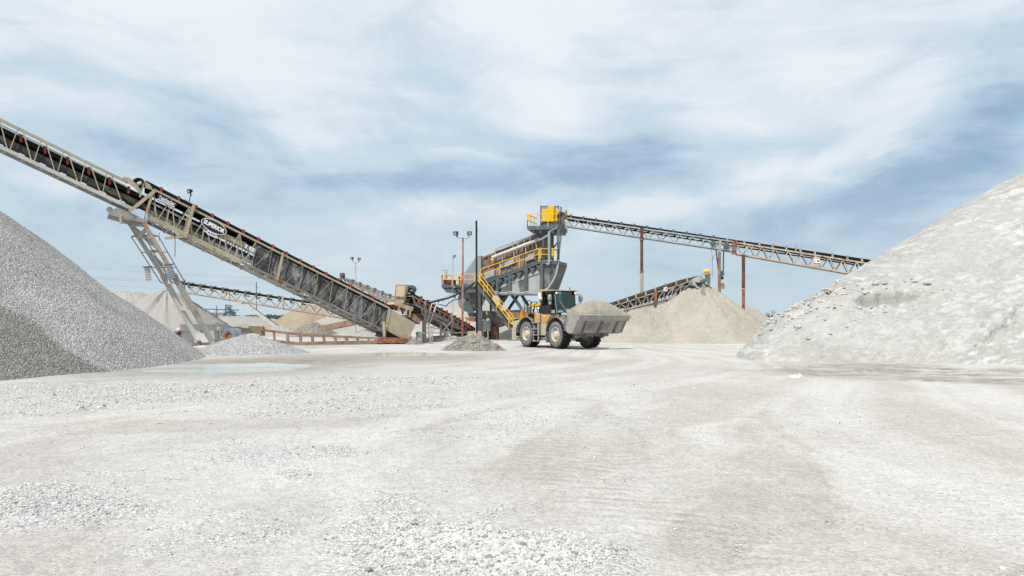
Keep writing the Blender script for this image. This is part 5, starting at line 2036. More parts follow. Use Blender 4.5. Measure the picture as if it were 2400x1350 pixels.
    mb.tube(P(1154, 607, .7), P(1154, 613, .7), .06, 8)
    mb.build('yellow_valve', M['yellow'], root)
    mb = MB()
    for x, y in ((1127.5, 644), (1255, 592)):
        mb.tube(P(x, y - 3, .9), P(x, y + 3, .9), .12, 10)
    mb.each('spring_mount', M['orange_hopper'], root)

    # ---- left end hood
    mb = MB()
    mb.prism([P(x, y, .9) for x, y in [(1088, 641), (1117, 600), (1117, 668), (1088, 668)]], N(2.4))
    mb.build('discharge_hood', M['grey_light'], root)
    mb = MB()
    mb.prism([P(x, y, .75) for x, y in [(1117, 599.5), (1127, 599.5), (1127, 660), (1117, 660)]], N(2.7))
    mb.build('hood_edge', M['grey_light'], root)

    # ---- catwalk and mid platform
    C0, C1 = P(1127, 660.5), P(1264, 611)
    D1 = P(1309, 613)
    mb = MB()
    mb.prism([P(x, y) for x, y in [(1127, 659.5), (1264, 609.5), (1264, 618), (1127, 669)]], N(.10))
    mb.prism([C0 + Vector((0, 0, -.06)), C1 + Vector((0, 0, -.06)), C1 + Vector((0, 0, -.12)), C0 + Vector((0, 0, -.12))], N(1.0))
    mb.prism([P(x, y) for x, y in [(1264, 609.5), (1309, 611.5), (1309, 620), (1264, 618)]], N(3.0))
    for i in range(9):
        p = C0.lerp(C1, (i + .5) / 9) - Vector((0, 0, .3))
        mb.prism([p, p + T.Dv(.5), p + T.Dv(.25) - Vector((0, 0, .5))], N(.9))
    mb.build('catwalk', M['grey'], root)
    rl = MB()
    railing(rl, [C0 + Vector((0, 0, .1)), P(1262.5, 609.5)], 1.0, 1.62, .03)
    railing(rl, [P(1265.5, 610), P(1308, 611.5), P(1308, 611.5, 3.0)], 1.0, 1.3, .03)
    rl.prism([P(1309, 588, 3.0), P(1309, 602, 3.0), P(1309, 602, 3.3), P(1309, 588, 3.3)], T.Dv(.05))
    rl.prism([P(1293, 581, 1.0), P(1297, 581, 1.0), P(1297, 604, 1.0), P(1293, 604, 1.0)], N(.05))
    rl.build('catwalk_railing', M['yellow'], root)

    # ---- hopper body under the screen
    hp = MB()
    Dh = 3.0
    f = [(1127, 669), (1264, 618), (1309, 620), (1284, 689), (1160, 688.5), (1140, 688)]
    hp.prism([P(x, y, .25) for x, y in f], N(Dh))
    hob = hp.build('hopper', M['hopper'], root)
    # right end plate in darker grey: the side's shade put into its colour
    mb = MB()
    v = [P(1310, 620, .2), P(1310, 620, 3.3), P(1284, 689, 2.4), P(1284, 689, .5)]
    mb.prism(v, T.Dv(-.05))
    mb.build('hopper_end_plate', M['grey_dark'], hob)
    mb = MB()
    mb.beam(P(1310, 620, .2), P(1284.5, 689, .5), .08, .08).cut()
    mb.beam(P(1310, 620, 3.3), P(1284.5, 689, 2.4), .08, .08).cut()
    for x in (1166, 1194, 1232.5, 1269):
        yt = 662 - (x - 1132) * .372
        mb.beam(P(x, yt + 4, .12), P(x, 688, .12), .28, .30)
        mb.prism([P(x - 7, yt + 5, .1), P(x + 5, yt + 1, .1), P(x + 1, yt + 15, .1), P(x - 2, yt + 15, .1)], N(.3))
        mb.cut()
    mb.beam(P(1140, 689, .15), P(1286, 690, .15), .35, .22)
    mb.beam(P(1140, 689, 3.0), P(1286, 690, 3.0), .35, .22)
    mb.each('hopper_column', M['grey_dark'], root)
    mb = MB()
    for q in ([(1170, 671), (1192, 662), (1192, 668), (1170, 677)], [(1197, 659), (1230, 646), (1230, 653), (1198, 666)], [(1236, 643), (1266, 632), (1266, 640), (1236, 650)]):
        mb.prism([P(x, y, .2) for x, y in q], N(.06))
    for q in ([(1197, 668), (1214, 660), (1219, 687), (1197, 687)], [(1238, 652), (1266, 643), (1266, 687), (1234, 687)]):
        mb.prism([P(x, y, .21) for x, y in q], N(.05))
    mb.each('chute_sheet', M['galv'], hob)
    mb = MB()
    pts = []
    for i in range(29):
        x = 1160 + i * 4
        pts.append(P(x, 683.5 + 2.6 * abs(math.sin(i * .33)), -.02))
    mb.path(pts, .05, 6)
    mb.path([p - Vector((0, 0, .12)) for p in pts], .04, 6)
    mb.path([P(1309, 613, .05), P(1306, 630, .05), P(1302, 646, .05), P(1294, 662, .05), P(1284, 676, .1), P(1272, 683, .05), P(1258, 687, .05)], .07, 8)
    mb.path([P(1316, 548, 1.2), P(1312, 580, .4), P(1308.5, 612, .02)], .07, 8)
    mb.build('conduit', M['hose'], root)

    # ---- low platform at the left end
    mb = MB()
    mb.prism([P(x, y, .3) for x, y in [(1035, 667), (1122, 666.5), (1122, 673.5), (1035, 674)]], N(2.4))
    mb.build('end_platform', M['grey'], root)
    mb = MB()
    mb.prism([P(x, y, .4) for x, y in [(1036, 674), (1116, 674), (1116, 686), (1047, 686)]], N(2.2))
    mb.build('platform_trough', M['grey_dark'], root)
    rl = MB()
    a, b = P(1036, 667, .3), P(1083, 667, .3)
    railing(rl, [a + N(2.3), a, b], .88, 1.0, .03)
    rl.prism([a + Vector((0, 0, .40)) - T.Dv(.1), a + T.Dv(.08) + Vector((0, 0, .40)), a + T.Dv(.08) + Vector((0, 0, .92)), a - T.Dv(.1) + Vector((0, 0, .92))], N(.04))
    railing(rl, [P(1079, 668, .2), P(1112, 668, .2)], .98, 1.2, .03)
    railing(rl, [a + N(2.3), b + N(2.3)], .88, 1.2, .025)
    rl.build('end_railing', M['yellow'], root)
    mb = MB()
    mb.prism([P(x, y, .9) for x, y in [(1038.5, 655.5), (1060, 655.5), (1060, 666.5), (1038.5, 666.5)]], N(.9))
    mb.build('motor_cover', M['redbox'], root)
    mb = MB()
    mb.tube(P(1044.5, 655, 1.4), P(1044.5, 646, 1.4), .13, 12)
    mb.tube(P(1045, 642, 1.4), P(1045, 637, 1.4), .11, 12)
    mb.beam(P(1045, 646, 1.4), P(1045, 636, 1.4), .06)
    mb.beam(P(1035.5, 634, 1.4), P(1049, 633.5, 1.4), .25, .07)
    mb.build('swivel_motor', M['galv'], root)
    mb = MB()
    mb.prism([P(x, y, .5) for x, y in [(1074.5, 648), (1077.5, 648), (1079, 667), (1075.5, 667)]], N(.3))
    mb.build('red_guard', M['redbox'], root)
    # platform floodlights
    mb, ml = MB(), MB()
    flood_head(mb, ml, P(1066, 672, .1), (-.35, -.9, -.25), .30)
    mb.path([P(1068, 677, .1), P(1070, 686, .1), P(1083, 688, .1)], .03, 6)
    flood_head(mb, ml, P(1064.5, 694, .1), (-.5, -.5, -.7), .26)
    fl = mb.build('floodlight', M['blackpaint'], root)
    ml.build('lens', M['lamp_glass'], fl)

    # ---- round drum, chute and orange hopper at the left foot
    mb = MB()
    mb.lathe([(0.02, 0), (1.0, 0), (1.05, .1), (1.05, .9), (1.0, 1.0), (.02, 1.0)], P(1100, 704, 1.0), 'Y', 28)
    mb.prism([P(x, y, .8) for x, y in [(1086, 688), (1100, 685), (1103, 706), (1088, 706)]], N(1.2))
    mb.build('drum_washer', M['dusty'], root)
    mb = MB()
    mb.prism([P(x, y, .5) for x, y in [(1089, 706), (1101, 706), (1111, 733), (1111, 741), (1098, 741), (1087, 709)]], N(.12))
    mb.prism([P(x, y, 1.3) for x, y in [(1089, 706), (1101, 706), (1111, 733), (1111, 741), (1098, 741), (1087, 709)]], N(.12))
    mb.prism([P(x, y, .5) for x, y in [(1098, 734), (1111, 733), (1111, 742.5), (1099, 743)]], N(1.0))
    mb.build('discharge_chute', M['grey'], root)
    pr('receiving_hopper', [(1088, 744), (1113, 744), (1113, 754), (1103, 754), (1094, 750)], .6, 1.3, 'orange_hopper')
    mb = MB()
    mb.prism([P(x, y, .64) for x, y in [(1091, 700), (1099, 700), (1100, 704), (1090, 704)]], N(.1))
    mb.prism([P(x, y, .75) for x, y in [(1092, 709), (1100, 709), (1108, 733), (1102, 733)]], N(.3))
    mb.each('chute_mouth', M['black'], root)

    # ---- columns and braces under the hopper
    def leg(name, a, b, w, mat, off=0.6):
        mb = MB()
        mb.beam(P(*a, off), P(*b, off), w, w)
        return mb.build(name, M[mat], root)
    for x, o in ((1123.5, .3), (1127, 1.6), (1121.5, 2.8)):
        a = P(x, 666, o)
        mb = MB()
        mb.beam(a, Vector((a.x, a.y, -.1)), .24, .24)
        mb.build('plant_leg', M['grey_dark'], root)
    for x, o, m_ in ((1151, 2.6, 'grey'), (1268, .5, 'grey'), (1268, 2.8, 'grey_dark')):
        a = P(x, 688, o)
        mb = MB()
        mb.beam(a, Vector((a.x, a.y, -.1)), .26, .26)
        mb.build('plant_leg', M[m_], root)
    leg('cross_brace', (1190.5, 689), (1147, 756), .24, 'grey', .5)
    leg('cross_brace', (1198, 689), (1226, 729), .24, 'grey', .5)
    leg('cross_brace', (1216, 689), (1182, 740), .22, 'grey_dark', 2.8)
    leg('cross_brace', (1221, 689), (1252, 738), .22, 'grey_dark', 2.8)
    pr('gusset_plate', [(1130, 689), (1143, 689), (1130, 716)], .5, .1, 'hopper')
    pr('gusset_plate', [(1167, 689), (1187, 689), (1177, 708), (1171, 708)], .9, .5, 'hopper')
    pr('gusset_plate', [(1214, 687), (1224, 687), (1223, 693), (1215, 693)], 2.7, .1, 'grey_dark')
    # brown washing trough
    mb = MB()
    mb.prism([P(x, y, 1.0) for x, y in [(1128, 728), (1165, 729), (1232, 725), (1250, 727), (1250, 735), (1224, 745), (1190, 753), (1172, 763), (1160, 767), (1128, 764)]], N(1.6))
    mb.build('wash_trough', M['screen'], root)
    mb = MB()
    pts = [P(x, y, .95) for x, y in [(1150, 767), (1162, 766), (1170, 763), (1178, 757), (1192, 752), (1212, 746)]]
    mb.path(pts, .06, 6)
    mb.build('trough_rim', M['dusty'], root)
    for x, o in ((1155, .9), (1163, 1.0), (1157, 2.4), (1165, 2.4)):
        mb = MB()
        a = P(x, 764, o)
        mb.beam(a, Vector((a.x, a.y, -.1)), .36, .3)
        mb.build('trough_leg', M['brown'], root)
    mb = MB()
    for x, o in ((1134, .5), (1141, .7), (1146, .5)):
        a = P(x, 776, o)
        mb.beam(a, Vector((a.x, a.y, -.1)), .12, .12)
    mb.each('cabinet_stand', M['blackpaint'], root)
    mb = MB()
    mb.prism([P(x, y, .2) for x, y in [(1130, 752.5), (1149, 750.5), (1149, 776), (1130, 778)]], N(.7))
    cb = mb.build('control_cabinet', M['hopper'], root)
    mb = MB()
    mb.beam(P(1139.5, 753, .19), P(1139.5, 777, .19), .02, .01)
    mb.beam(P(1146, 752, .18), P(1146, 755, .18), .05, .04)
    mb.beam(P(1130.5, 752, .15), P(1130.5, 777, .15), .04, .04)
    mb.build('cabinet_door_trim', M['grey'], cb)
    mb = MB()
    mb.prism([P(x, y, .35) for x, y in [(1130, 751), (1138, 742), (1144, 744), (1147, 751)]], N(.3))
    mb.build('cabinet_hood', M['flap'], root)
    mb = MB()
    mb.beam(P(1134, 748, .3), P(1143, 740, .3), .12, .12)
    mb.path([P(1132, 738, .3), P(1138, 736, .3), P(1142, 742, .3)], .05, 6)
    mb.build('cable_duct', M['blackpaint'], root)
    # concrete plinth
    pr('plinth', [(1093, 776.5), (1128, 776.5), (1128, 797), (1093, 797)], -.2, 1.5, 'concrete')

    # ---- stairs
    st = bpy.data.objects.new('stairs', None)
    C.objects.link(st)
    st.parent = root
    s0, s1 = P(1122.5, 664, -.3), P(1204, 770, -.3)
    for off in (0, -.95):
        mb = MB()
        mb.beam(s0 + N(off), s1 + N(off), .06, .26)
        mb.build('stringer', M['grey'], st)
    mb = MB()
    for i in range(17):
        p = s0.lerp(s1, (i + .5) / 17) + Vector((0, 0, .06))
        mb.prism([p - T.Dv(.12), p + T.Dv(.14), p + T.Dv(.14) - Vector((0, 0, .04)), p - T.Dv(.12) - Vector((0, 0, .04))], N(-.95))
    mb.each('stair_tread', M['grey_dark'], st)
    for off in (0.0, -.95):
        mb = MB()
        a, b = s0 + N(off), s1 + N(off)
        ve = Vector((0, 0, .98))
        mb.beam(a + ve, b + ve + (b - a).normalized() * .2, .06)
        mb.beam(a + ve * .55, b + ve * .55 + (b - a).normalized() * .2, .06)
        for f in (.02, .25, .61, .96):
            p = a.lerp(b, f)
            mb.beam(p - Vector((0, 0, .15)), p + ve, .06)
        mb.build('handrail', M['yellow'], st)
    o = MB().prism([P(x, y, -1.2) for x, y in [(1200, 768), (1210, 768), (1210, 797), (1200, 797)]], N(1.0)).build('stair_footing', M['concrete'], root)


# ------------------------------------------------------------------ poles, boxes, wires
def light_pole(name, label, base, top, r, mat, heads, cross=None, hz=.36, parts_mat='blackpaint', group=None):
    root = thing(name, (base.x, base.y, 0), label, 'light pole', group)
    mb = MB()
    mb.tube(Vector((base.x, base.y, -.2)), top, r, 12, r * .85)
    mb.build('pole', M[mat], root)
    if cross:
        mb = MB()
        mb.path(cross, max(.03, r * .3), 6)
        mb.build('cross_arm', M['dusty'], root)
    for p, aim in heads:
        mb, ml = MB(), MB()
        flood_head(mb, ml, p, aim, hz)
        h = mb.build('floodlight', M[parts_mat], root)
        ml.build('lens', M['lamp_glass'], h)
    return root


def build_poles():
    D = 63.5
    t = U(1085, 557, D)
    light_pole('light_pole', 'rusty streaked light pole with two floodlights beside the black mast', U(1083.8, 790, D), t, .088, 'pole_rust',
               [(U(1069, 546, D), (-.45, -.75, -.35)), (U(1099.5, 546, D), (.25, -.85, -.3))],
               [U(1072.5, 551, D), U(1073, 556.5, D), U(1076, 558.5, D), U(1094, 559, D), U(1098.5, 557, D), U(1099.5, 551, D)], .38)
    D = 78
    light_pole('light_pole', 'slim grey light pole with two floodlights rising behind the stacker belt', U(834, 770, D), U(833.5, 616, D), .05, 'galv',
               [(U(825.5, 605, D), (-.6, -.7, -.3)), (U(841.5, 606.5, D), (.3, -.85, -.3))],
               [U(827, 608, D), U(827.5, 613, D), U(830, 616, D), U(839, 615.5, D), U(841, 611, D)], .30)
    D = 71
    light_pole('light_pole', 'thin single lamp pole rising behind the low yellow railed platform', U(1061.5, 790, D), U(1061.5, 603, D), .035, 'galv',
               [(U(1064.5, 599.5, D), (.6, -.6, -.35))], [U(1061.5, 604, D), U(1060.8, 599, D), U(1063, 598, D)], .26, 'galv')
    root = thing('steel_mast', (*U(1117, 790, 66.2)[:2], 0), 'tall black steel mast in front of the rusty screen', 'mast')
    mb = MB()
    a = U(1117.5, 800, 66.2)
    mb.tube(Vector((a.x, a.y, -.2)), U(1116.5, 517, 66.2), .082, 14)
    mb.build('mast_tube', M['black'], root)
    mb = MB()
    mb.beam(U(1117, 541, 66.0), U(1120.5, 541.8, 66.0), .05)
    mb.build('mast_bracket', M['blackpaint'], root)
    # small electrical box on posts
    D = 58.2
    root = thing('electrical_box', (*U(1010.5, 806, D)[:2], 0), 'pale grey electrical box on twin posts near the stacker tail', 'electrical box')
    mb = MB()
    for x in (1008, 1013):
        a = U(x, 776, D)
        mb.beam(a, Vector((a.x, a.y, -.1)), .10, .10)
    mb.each('box_post', M['dusty'], root)
    mb = MB()
    mb.prism([U(x, y, D) for x, y in [(1006, 765), (1017.5, 763.5), (1018, 777), (1007, 778)]], Vector((0, .3, 0)))
    mb.beam(U(1004, 764.5, D + .1), U(1018, 764.5, D + .1), .3, .06)
    mb.build('box_body', M['galv'], root)
    # concrete stub posts near the feed conveyor
    for i, (px, py, D, lab) in enumerate([(982, 797, 60.5, 'stubby concrete post close by the stacker tail'), (1046, 793, 66, 'stubby concrete post beneath the feed conveyor by the light pole')]):
        c = U(px, py, D)
        mb = MB()
        mb.lathe([(0.02, -.3), (.26, -.3), (.24, .85), (.02, .88)], (c.x, c.y, 0), 'Z', 16)
        o = mb.build('concrete_post', M['dusty_pale'])
        tag(o, lab, 'post', 'stub posts under the feed conveyor')
    # sagging cable run from the feed conveyor to the plant
    root = thing('power_cable', U(1030, 716, 64), 'thick sagging black cable run from feed conveyor to the plant', 'cable')
    mb = MB()
    pts = [(1000, 710, 62), (1012, 708.5, 62.5), (1030, 704, 63), (1050, 699, 63.5), (1068, 691, 64), (1083, 685, 65), (1100, 672, 66.5), (1112, 662, 67.5)]
    mb.path([U(*p) for p in pts], .075, 7)
    mb.build('main_cable', M['black'], root)
    mb = MB()
    mb.path([U(*p) for p in [(1028, 714, 63), (1038, 715, 63), (1046, 718, 63), (1052, 710, 63.2), (1064, 703, 63.5), (1080, 700, 64)]], .04, 6)
    mb.path([U(*p) for p in [(1000, 707, 62), (1040, 699, 63), (1068, 684, 64), (1083, 677, 65)]], .012, 4)
    mb.path([U(*p) for p in [(1075, 694, 64), (1090, 684, 65), (1108, 668, 67)]], .03, 5)
    mb.build('slack_wire', M['blackpaint'], root)
    mb = MB()
    for x, y in ((1026, 704), (1036.5, 701.5)):
        a = U(x, y, 63)
        mb.prism([a, a + Vector((.1, 0, 0)), a + Vector((.1, 0, -.16)), a + Vector((0, 0, -.16))], Vector((0, .1, 0)))
    mb.each('cable_clamp', M['grey'], root)
    # white scrap lying on the yard
    gx, gy = G(1863, 884)
    me = MB()
    me.lathe([(0.0, .0), (.16, .0), (.12, .05), (.05, .07), (.0, .08)], (gx, gy, 0.0), 'Z', 7, False)
    me.lathe([(0.0, .0), (.09, .0), (.06, .06), (.0, .09)], (gx + .17, gy + .05, 0.02), 'Z', 6, False)
    tag(me.build('paper_scrap', M['white']), 'crumpled white scrap lying on the ground before the white heap', 'litter')
    # chunks of rock on the small dirt heap and by it
    dm = heap('grey_rock', (0.36, 0.35, 0.33), (0.28, 0.27, 0.25), bump=0.5, fine=8)
    labs = ['largest rock chunk halfway up the small dirt heap', 'pale rock chunk on the shoulder of the dirt heap facing the loader', 'small rock low on the dirt heap foot facing the stacker', 'rock chunk at the dirt heap foot facing the loader']
    for (px, py, s), lb in zip([(1107, 807, .22), (1138, 794, .18), (1068, 820, .13), (1156, 809, .14)], labs):
        import bmesh
        bm = bmesh.new()
        bmesh.ops.create_icosphere(bm, subdivisions=2, radius=s)
        for v in bm.verts:
            k = 1 + 0.35 * (random.random() - .5)
            v.co = Vector((v.co.x * k * 1.2, v.co.y * k, v.co.z * k * .75))
        mesh = bpy.data.meshes.new('rock')
        bm.to_mesh(mesh)
        bm.free()
        mesh.materials.append(dm)
        o = bpy.data.objects.new('rock', mesh)
        C.objects.link(o)
        c = U(px, py, 45.6)
        # rest on the heap: distance from apex axis
        ax, ay = U(1108, 800, 46.5)[:2]
        yy = ay - (1.0 if px < 1150 else .4)
        x = (px - 1200) / FOC * yy
        rr = math.hypot(x - ax, yy - ay)
        o.location = (x, yy, max(0.04, 1.0 * (1 - rr / 1.9)) + s * .1)
        tag(o, lb, 'rock', 'rock chunks on the dirt heap')


# ------------------------------------------------------------------ far background
def build_far():
    # grain silos
    D = 260
    for i, (x0, x1, ye, yt, mt, lb) in enumerate([(489, 508.5, 733.5, 727.5, 'silo', 'pale metal silo nearest the grey tan stone cone'), (510, 527.5, 733.5, 728, 'silo', 'pale metal silo in the middle of the distant three'), (529, 552.5, 731.5, 726, 'silo_dark', 'darker blue grey silo with a leg tower beside it')]):
        c = U((x0 + x1) / 2, 760, D)
        r = (x1 - x0) / 2 / FOC * D
        ze, zt = U(0, ye, D).z, U(0, yt, D).z
        root = thing('silo', (c.x, c.y, 0), lb, 'silo', 'silos behind the heaps')
        mb = MB()
        mb.lathe([(r, -.5), (r, ze)], (c.x, c.y, 0), 'Z', 28)
        mb.build('body', M[mt], root)
        mb = MB()
        mb.lathe([(r * 1.03, ze), (r * .15, zt), (r * .12, zt + .4), (0.01, zt + .5)], (c.x, c.y, 0), 'Z', 28)
        mb.build('roof', M['silo'] if i < 2 else M['silo_dark'], root)
        if i == 2:
            mb = MB()
            mb.beam((c.x - r * .95, c.y - r * .5, 0), (c.x - r * .75, c.y - r * .6, zt + 1.6), .35)
            mb.beam((c.x - r * .75, c.y - r * .6, zt + 1.6), (c.x + r * .6, c.y - r * .6, zt + 1.2), .3)
            mb.build('leg_tower', M['grey_dark'], root)
    root = thing('grain_auger', (*U(520, 760, 258)[:2], 0), 'long thin grain auger spanning the tops of the distant silos', 'auger')
    mb = MB()
    mb.beam(U(480, 724.5, 258), U(530, 726, 258), .35)
    mb.beam(U(530, 726, 258), U(560, 727, 258), .35)
    mb.beam(U(508, 716.5, 258), U(508, 760, 258), .25)
    mb.beam(U(533, 722, 258), U(541, 722, 258), 1.0)
    mb.build('auger_tube', M['grey'], root)
    # tree line on the horizon: one mass
    fm, t, b = new_mat('far_foliage')
    pos = t.n('ShaderNodeNewGeometry').outputs['Position']
    c = t.mix(t.ramp(t.noise(pos, .12, 5), .35, .65), (0.05, 0.075, 0.075), (0.085, 0.11, 0.10))  # blue-grey tint: distance haze put into the foliage colour
    t.L.new(c, b.inputs['Base Color'])
    b.inputs['Roughness'].default_value = 0.9
    vs, fs = [], []
    for i in range(9000):
        x = random.uniform(-330, -60) if i < 5200 else random.uniform(60, 620)
        D = random.uniform(780, 900)
        u = x / 850
        hmax = 2.5 + 3.6 * float(fbm(np.array([x * .035]), np.array([3.0]), 4)[0]) + 2.6 * float(fbm(np.array([x * .2]), np.array([9.0]), 3)[0])
        z = hmax * random.random() ** .6
        s = random.uniform(.7, 1.7)
        a = random.random() * PI
        bz = random.uniform(-.6, .6)
        k = len(vs)
        dx, dy = math.cos(a) * s, math.sin(a) * s
        vs += [(x - dx, D - dy, z - s * bz - .4), (x + dx, D + dy, z - s * .5), (x + dx * .6, D + dy * .6, z + s), (x - dx * .7, D - dy * .7, z + s * .7)]
        fs.append((k, k + 1, k + 2, k + 3))
    me = bpy.data.meshes.new('tree_line')
    me.from_pydata(vs, [], fs)
    me.materials.append(fm)
    o = bpy.data.objects.new('tree_line', me)
    C.objects.link(o)
    tag(o, 'far dark band of trees along the horizon', 'tree line', kind='stuff')
    # bare trees between the heaps on the right
    bark = plain('bare_twig_bark', (0.16, 0.145, 0.13), .9)
    for px, D, h, lb in ((1797, 210, 3.9, 'bare grey tree nearer the pale stone heap'), (1809, 215, 4.2, 'bare grey tree nearer the huge white heap')):
        c = U(px, 760, D)
        root = thing('bare_tree', (c.x, c.y, 0), lb, 'tree', 'bare trees between the heaps')
        mt, mc = MB(), MB()
        mt.tube((c.x, c.y, -.2), (c.x + .1, c.y, h * .45), .07, 7, .05)

        def limb(p, d, l, r, n):
            q = p + d * l
            (mt if n > 2 else mc).tube(p, q, r, 5, r * .6)
            if n:
                for _ in range(3 if n > 1 else 4):
                    dd = (d + Vector((random.gauss(0, .45), random.gauss(0, .45), random.gauss(.1, .25)))).normalized()
                    limb(p.lerp(q, random.uniform(.55, 1)), dd, l * random.uniform(.6, .8), r * .6, n - 1)
        limb(Vector((c.x + .1, c.y, h * .4)), Vector((0, 0, 1)), h * .26, .045, 5)
        mt.build('trunk', bark, root)
        mc.build('crown', bark, root)
    # utility pole and wires
    D = 190
    root = thing('utility_pole', (*U(601, 765, D)[:2], 0), 'thin distant utility pole with crossarms behind the lattice conveyor', 'utility pole')
    mb = MB()
    a = U(601, 661, D)
    mb.tube(Vector((a.x, a.y, 0)), a, .14, 8, .10)
    mb.build('pole', M['grey_dark'], root)
    mb = MB()
    mb.beam(U(597.5, 673, D), U(604.5, 673, D), .12)
    mb.beam(U(598, 680, D), U(602, 680, D), .12)
    mb.build('crossarm', M['grey_dark'], root)
    root = thing('power_lines', (*U(300, 765, 185)[:2], 0), 'faint overhead wires sagging across the sky behind the stacker legs', 'wires')
    for y0, y1 in ((613, 640), (637, 652), (641, 656), (655, 672)):
        mb = MB()
        pts = []
        for i in range(21):
            f = i / 20
            pts.append(U(40 + 560 * f, y0 + (y1 + 12 - y0) * f + 4 * math.sin(PI * f), 187))
        mb.path(pts, .014, 4)
        mb.build('wire', M['grey'], root)

# ------------------------------------------------------------------ wheel loader with its driver and load
LOC = (3.02, 50.75, 0.0)
LROT = R(-60)


def build_loader():
    root = thing('wheel_loader', LOC, 'orange and black wheel loader carrying a raised bucket of sand', 'wheel loader', rotz=LROT)

    def B(mb, name, mat, parent=root, bevel=0.0):
        return mb.build(name, M[mat] if isinstance(mat, str) else mat, parent, local=True, bevel=bevel)

    # ---- wheels
    r = 0.865
    wheel = bpy.data.objects.new('wheel', None)
    C.objects.link(wheel)
    wheel.parent = root
    mb = MB()
    hw = .33
    mb.m = 1
    n = 48
    for s in (1, -1):
        mb.lathe([(.43, s * (hw - .03)), (.50, s * hw), (.66, s * (hw + .015)), (.775, s * (hw - .01)), (.80, s * (hw - .04))], (0, 0, 0), 'Y', n)
    mb.m = 0
    mb.lathe([(.80, -(hw - .04)), (.81, -.2), (.815, 0), (.81, .2), (.80, hw - .04)], (0, 0, 0), 'Y', n)
    lugs = 20
    for k in range(lugs):
        for s in (1, -1):
            t0 = 2 * PI * (k + (0 if s > 0 else .5)) / lugs
            w = 2 * PI / lugs * .62
            pts = []
            for (tt, yy) in ((t0, s * hw * 1.0), (t0 + w, s * hw * 1.0), (t0 + w * 1.45, s * .02), (t0 + w * .45, s * .02)):
                pts.append((tt, yy))
            vs = []
            for rr in (.795, r):
                for tt, yy in pts:
                    q = rr if abs(yy) < .2 else rr - (.012 if rr > .8 else 0.02)
                    vs.append((q * math.cos(tt), yy * (1.0 if rr < .8 else .97), q * math.sin(tt)))
            mb.add(vs, [(0, 1, 2, 3), (7, 6, 5, 4), (0, 4, 5, 1), (1, 5, 6, 2), (2, 6, 7, 3), (3, 7, 4, 0)])
    ty = mb.build('tyre', [M['tyre'], M['tyre_side']], wheel, local=True)
    mb = MB()
    for s in (1, -1):
        mb.lathe([(.455, s * (hw - .02)), (.44, s * (hw + .01)), (.41, s * (hw + .0)), (.39, s * (hw - .08)), (.30, s * (hw - .14)), (.24, s * (hw - .13)), (.22, s * (hw - .05)), (.19, s * (hw + .01)), (.10, s * (hw + .03)), (0.001, s * (hw + .03))], (0, 0, 0), 'Y', 32)
        for k in range(12):
            a = 2 * PI * k / 12
            mb.tube((.335 * math.cos(a), s * (hw - .12), .335 * math.sin(a)), (.335 * math.cos(a), s * (hw - .08), .335 * math.sin(a)), .022, 6)
    mb.build('rim', M['rim'], wheel, local=True)
    spots = [(1.73, -1.12), (1.73, 1.12), (-1.73, -1.12), (-1.73, 1.12)]
    for i, (x, y) in enumerate(spots):
        w = wheel if i == 0 else copy_tree(wheel, root)
        w.location = (x, y, r)
        w.rotation_euler = (0, .3 * i, 0)

    # ---- frames and axles
    mb = MB()
    mb.box((-3.1, -.52, .72), (-.15, .52, 1.35))
    mb.box((-1.95, -.9, .66), (-1.5, .9, 1.06))
    mb.tube((-1.73, -1.0, r), (-1.73, 1.0, r), .2, 14)
    B(mb, 'rear_frame', 'fender')
    mb = MB()
    mb.box((.25, -.46, .68), (2.3, .46, 1.35))
    mb.prism([(.9, -.62, 1.2), (2.35, -.62, 1.2), (2.1, -.62, 2.05), (1.35, -.62, 2.2), (.95, -.62, 1.8)], (0, .12, 0))
    mb.prism([(.9, .5, 1.2), (2.35, .5, 1.2), (2.1, .5, 2.05), (1.35, .5, 2.2), (.95, .5, 1.8)], (0, .12, 0))
    mb.tube((1.73, -1.0, r), (1.73, 1.0, r), .22, 14)
    mb.lathe([(.05, -.3), (.3, -.2), (.36, 0), (.3, .2), (.05, .3)], (1.73, 0, r), 'Y', 16)
    mb.box((-.3, -.2, .8), (.4, .2, 1.2))
    B(mb, 'front_frame', 'tan')
    mb = MB()
    mb.prism([(-3.86, -1.2, 1.34), (-3.86, -1.2, .70), (-3.62, -1.2, .56), (-2.85, -1.2, .62), (-2.85, -1.2, 1.34)], (0, 2.4, 0))
    B(mb, 'counterweight', 'tan', bevel=.05)
    mb = MB()
    mb.prism([(-3.7, -1.0, 1.342), (-3.2, -1.0, 1.342), (-3.2, -1.0, 1.62), (-3.55, -1.0, 1.58)], (0, 2.0, 0))
    B(mb, 'tail_step', 'orange')

    # ---- hood
    prof = [(-3.62, 1.35), (-3.66, 1.75), (-3.58, 2.12), (-3.36, 2.42), (-3.0, 2.62), (-2.45, 2.70), (-2.36, 2.70), (-2.36, 1.35)]
    mb = MB()
    mb.prism([(x, -.86, z) for x, z in prof], (0, 1.72, 0))
    hood = B(mb, 'rear_hood', 'orange', bevel=.06)
    mb = MB()
    prof = [(-2.357, 1.40), (-2.357, 2.72), (-.86, 2.86), (-.86, 1.40)]
    mb.prism([(x, -.80, z) for x, z in prof], (0, 1.6, 0))
    eng = B(mb, 'engine_cover', 'blackpaint', bevel=.02)
    mb = MB()
    for s in (-1, 1):
        mb.prism([(-2.30, s * .806, 2.60), (-2.30, s * .806, 2.74), (-.9, s * .806, 2.875), (-.9, s * .806, 2.70)], (0, s * .012, 0))
    mb.prism([(-2.34, -.818, 2.735), (-.88, -.818, 2.872), (-.88, -.818, 2.885), (-2.34, -.818, 2.748)], (0, 1.636, 0))
    B(mb, 'hood_stripe', 'yellow', eng)
    mb = MB()
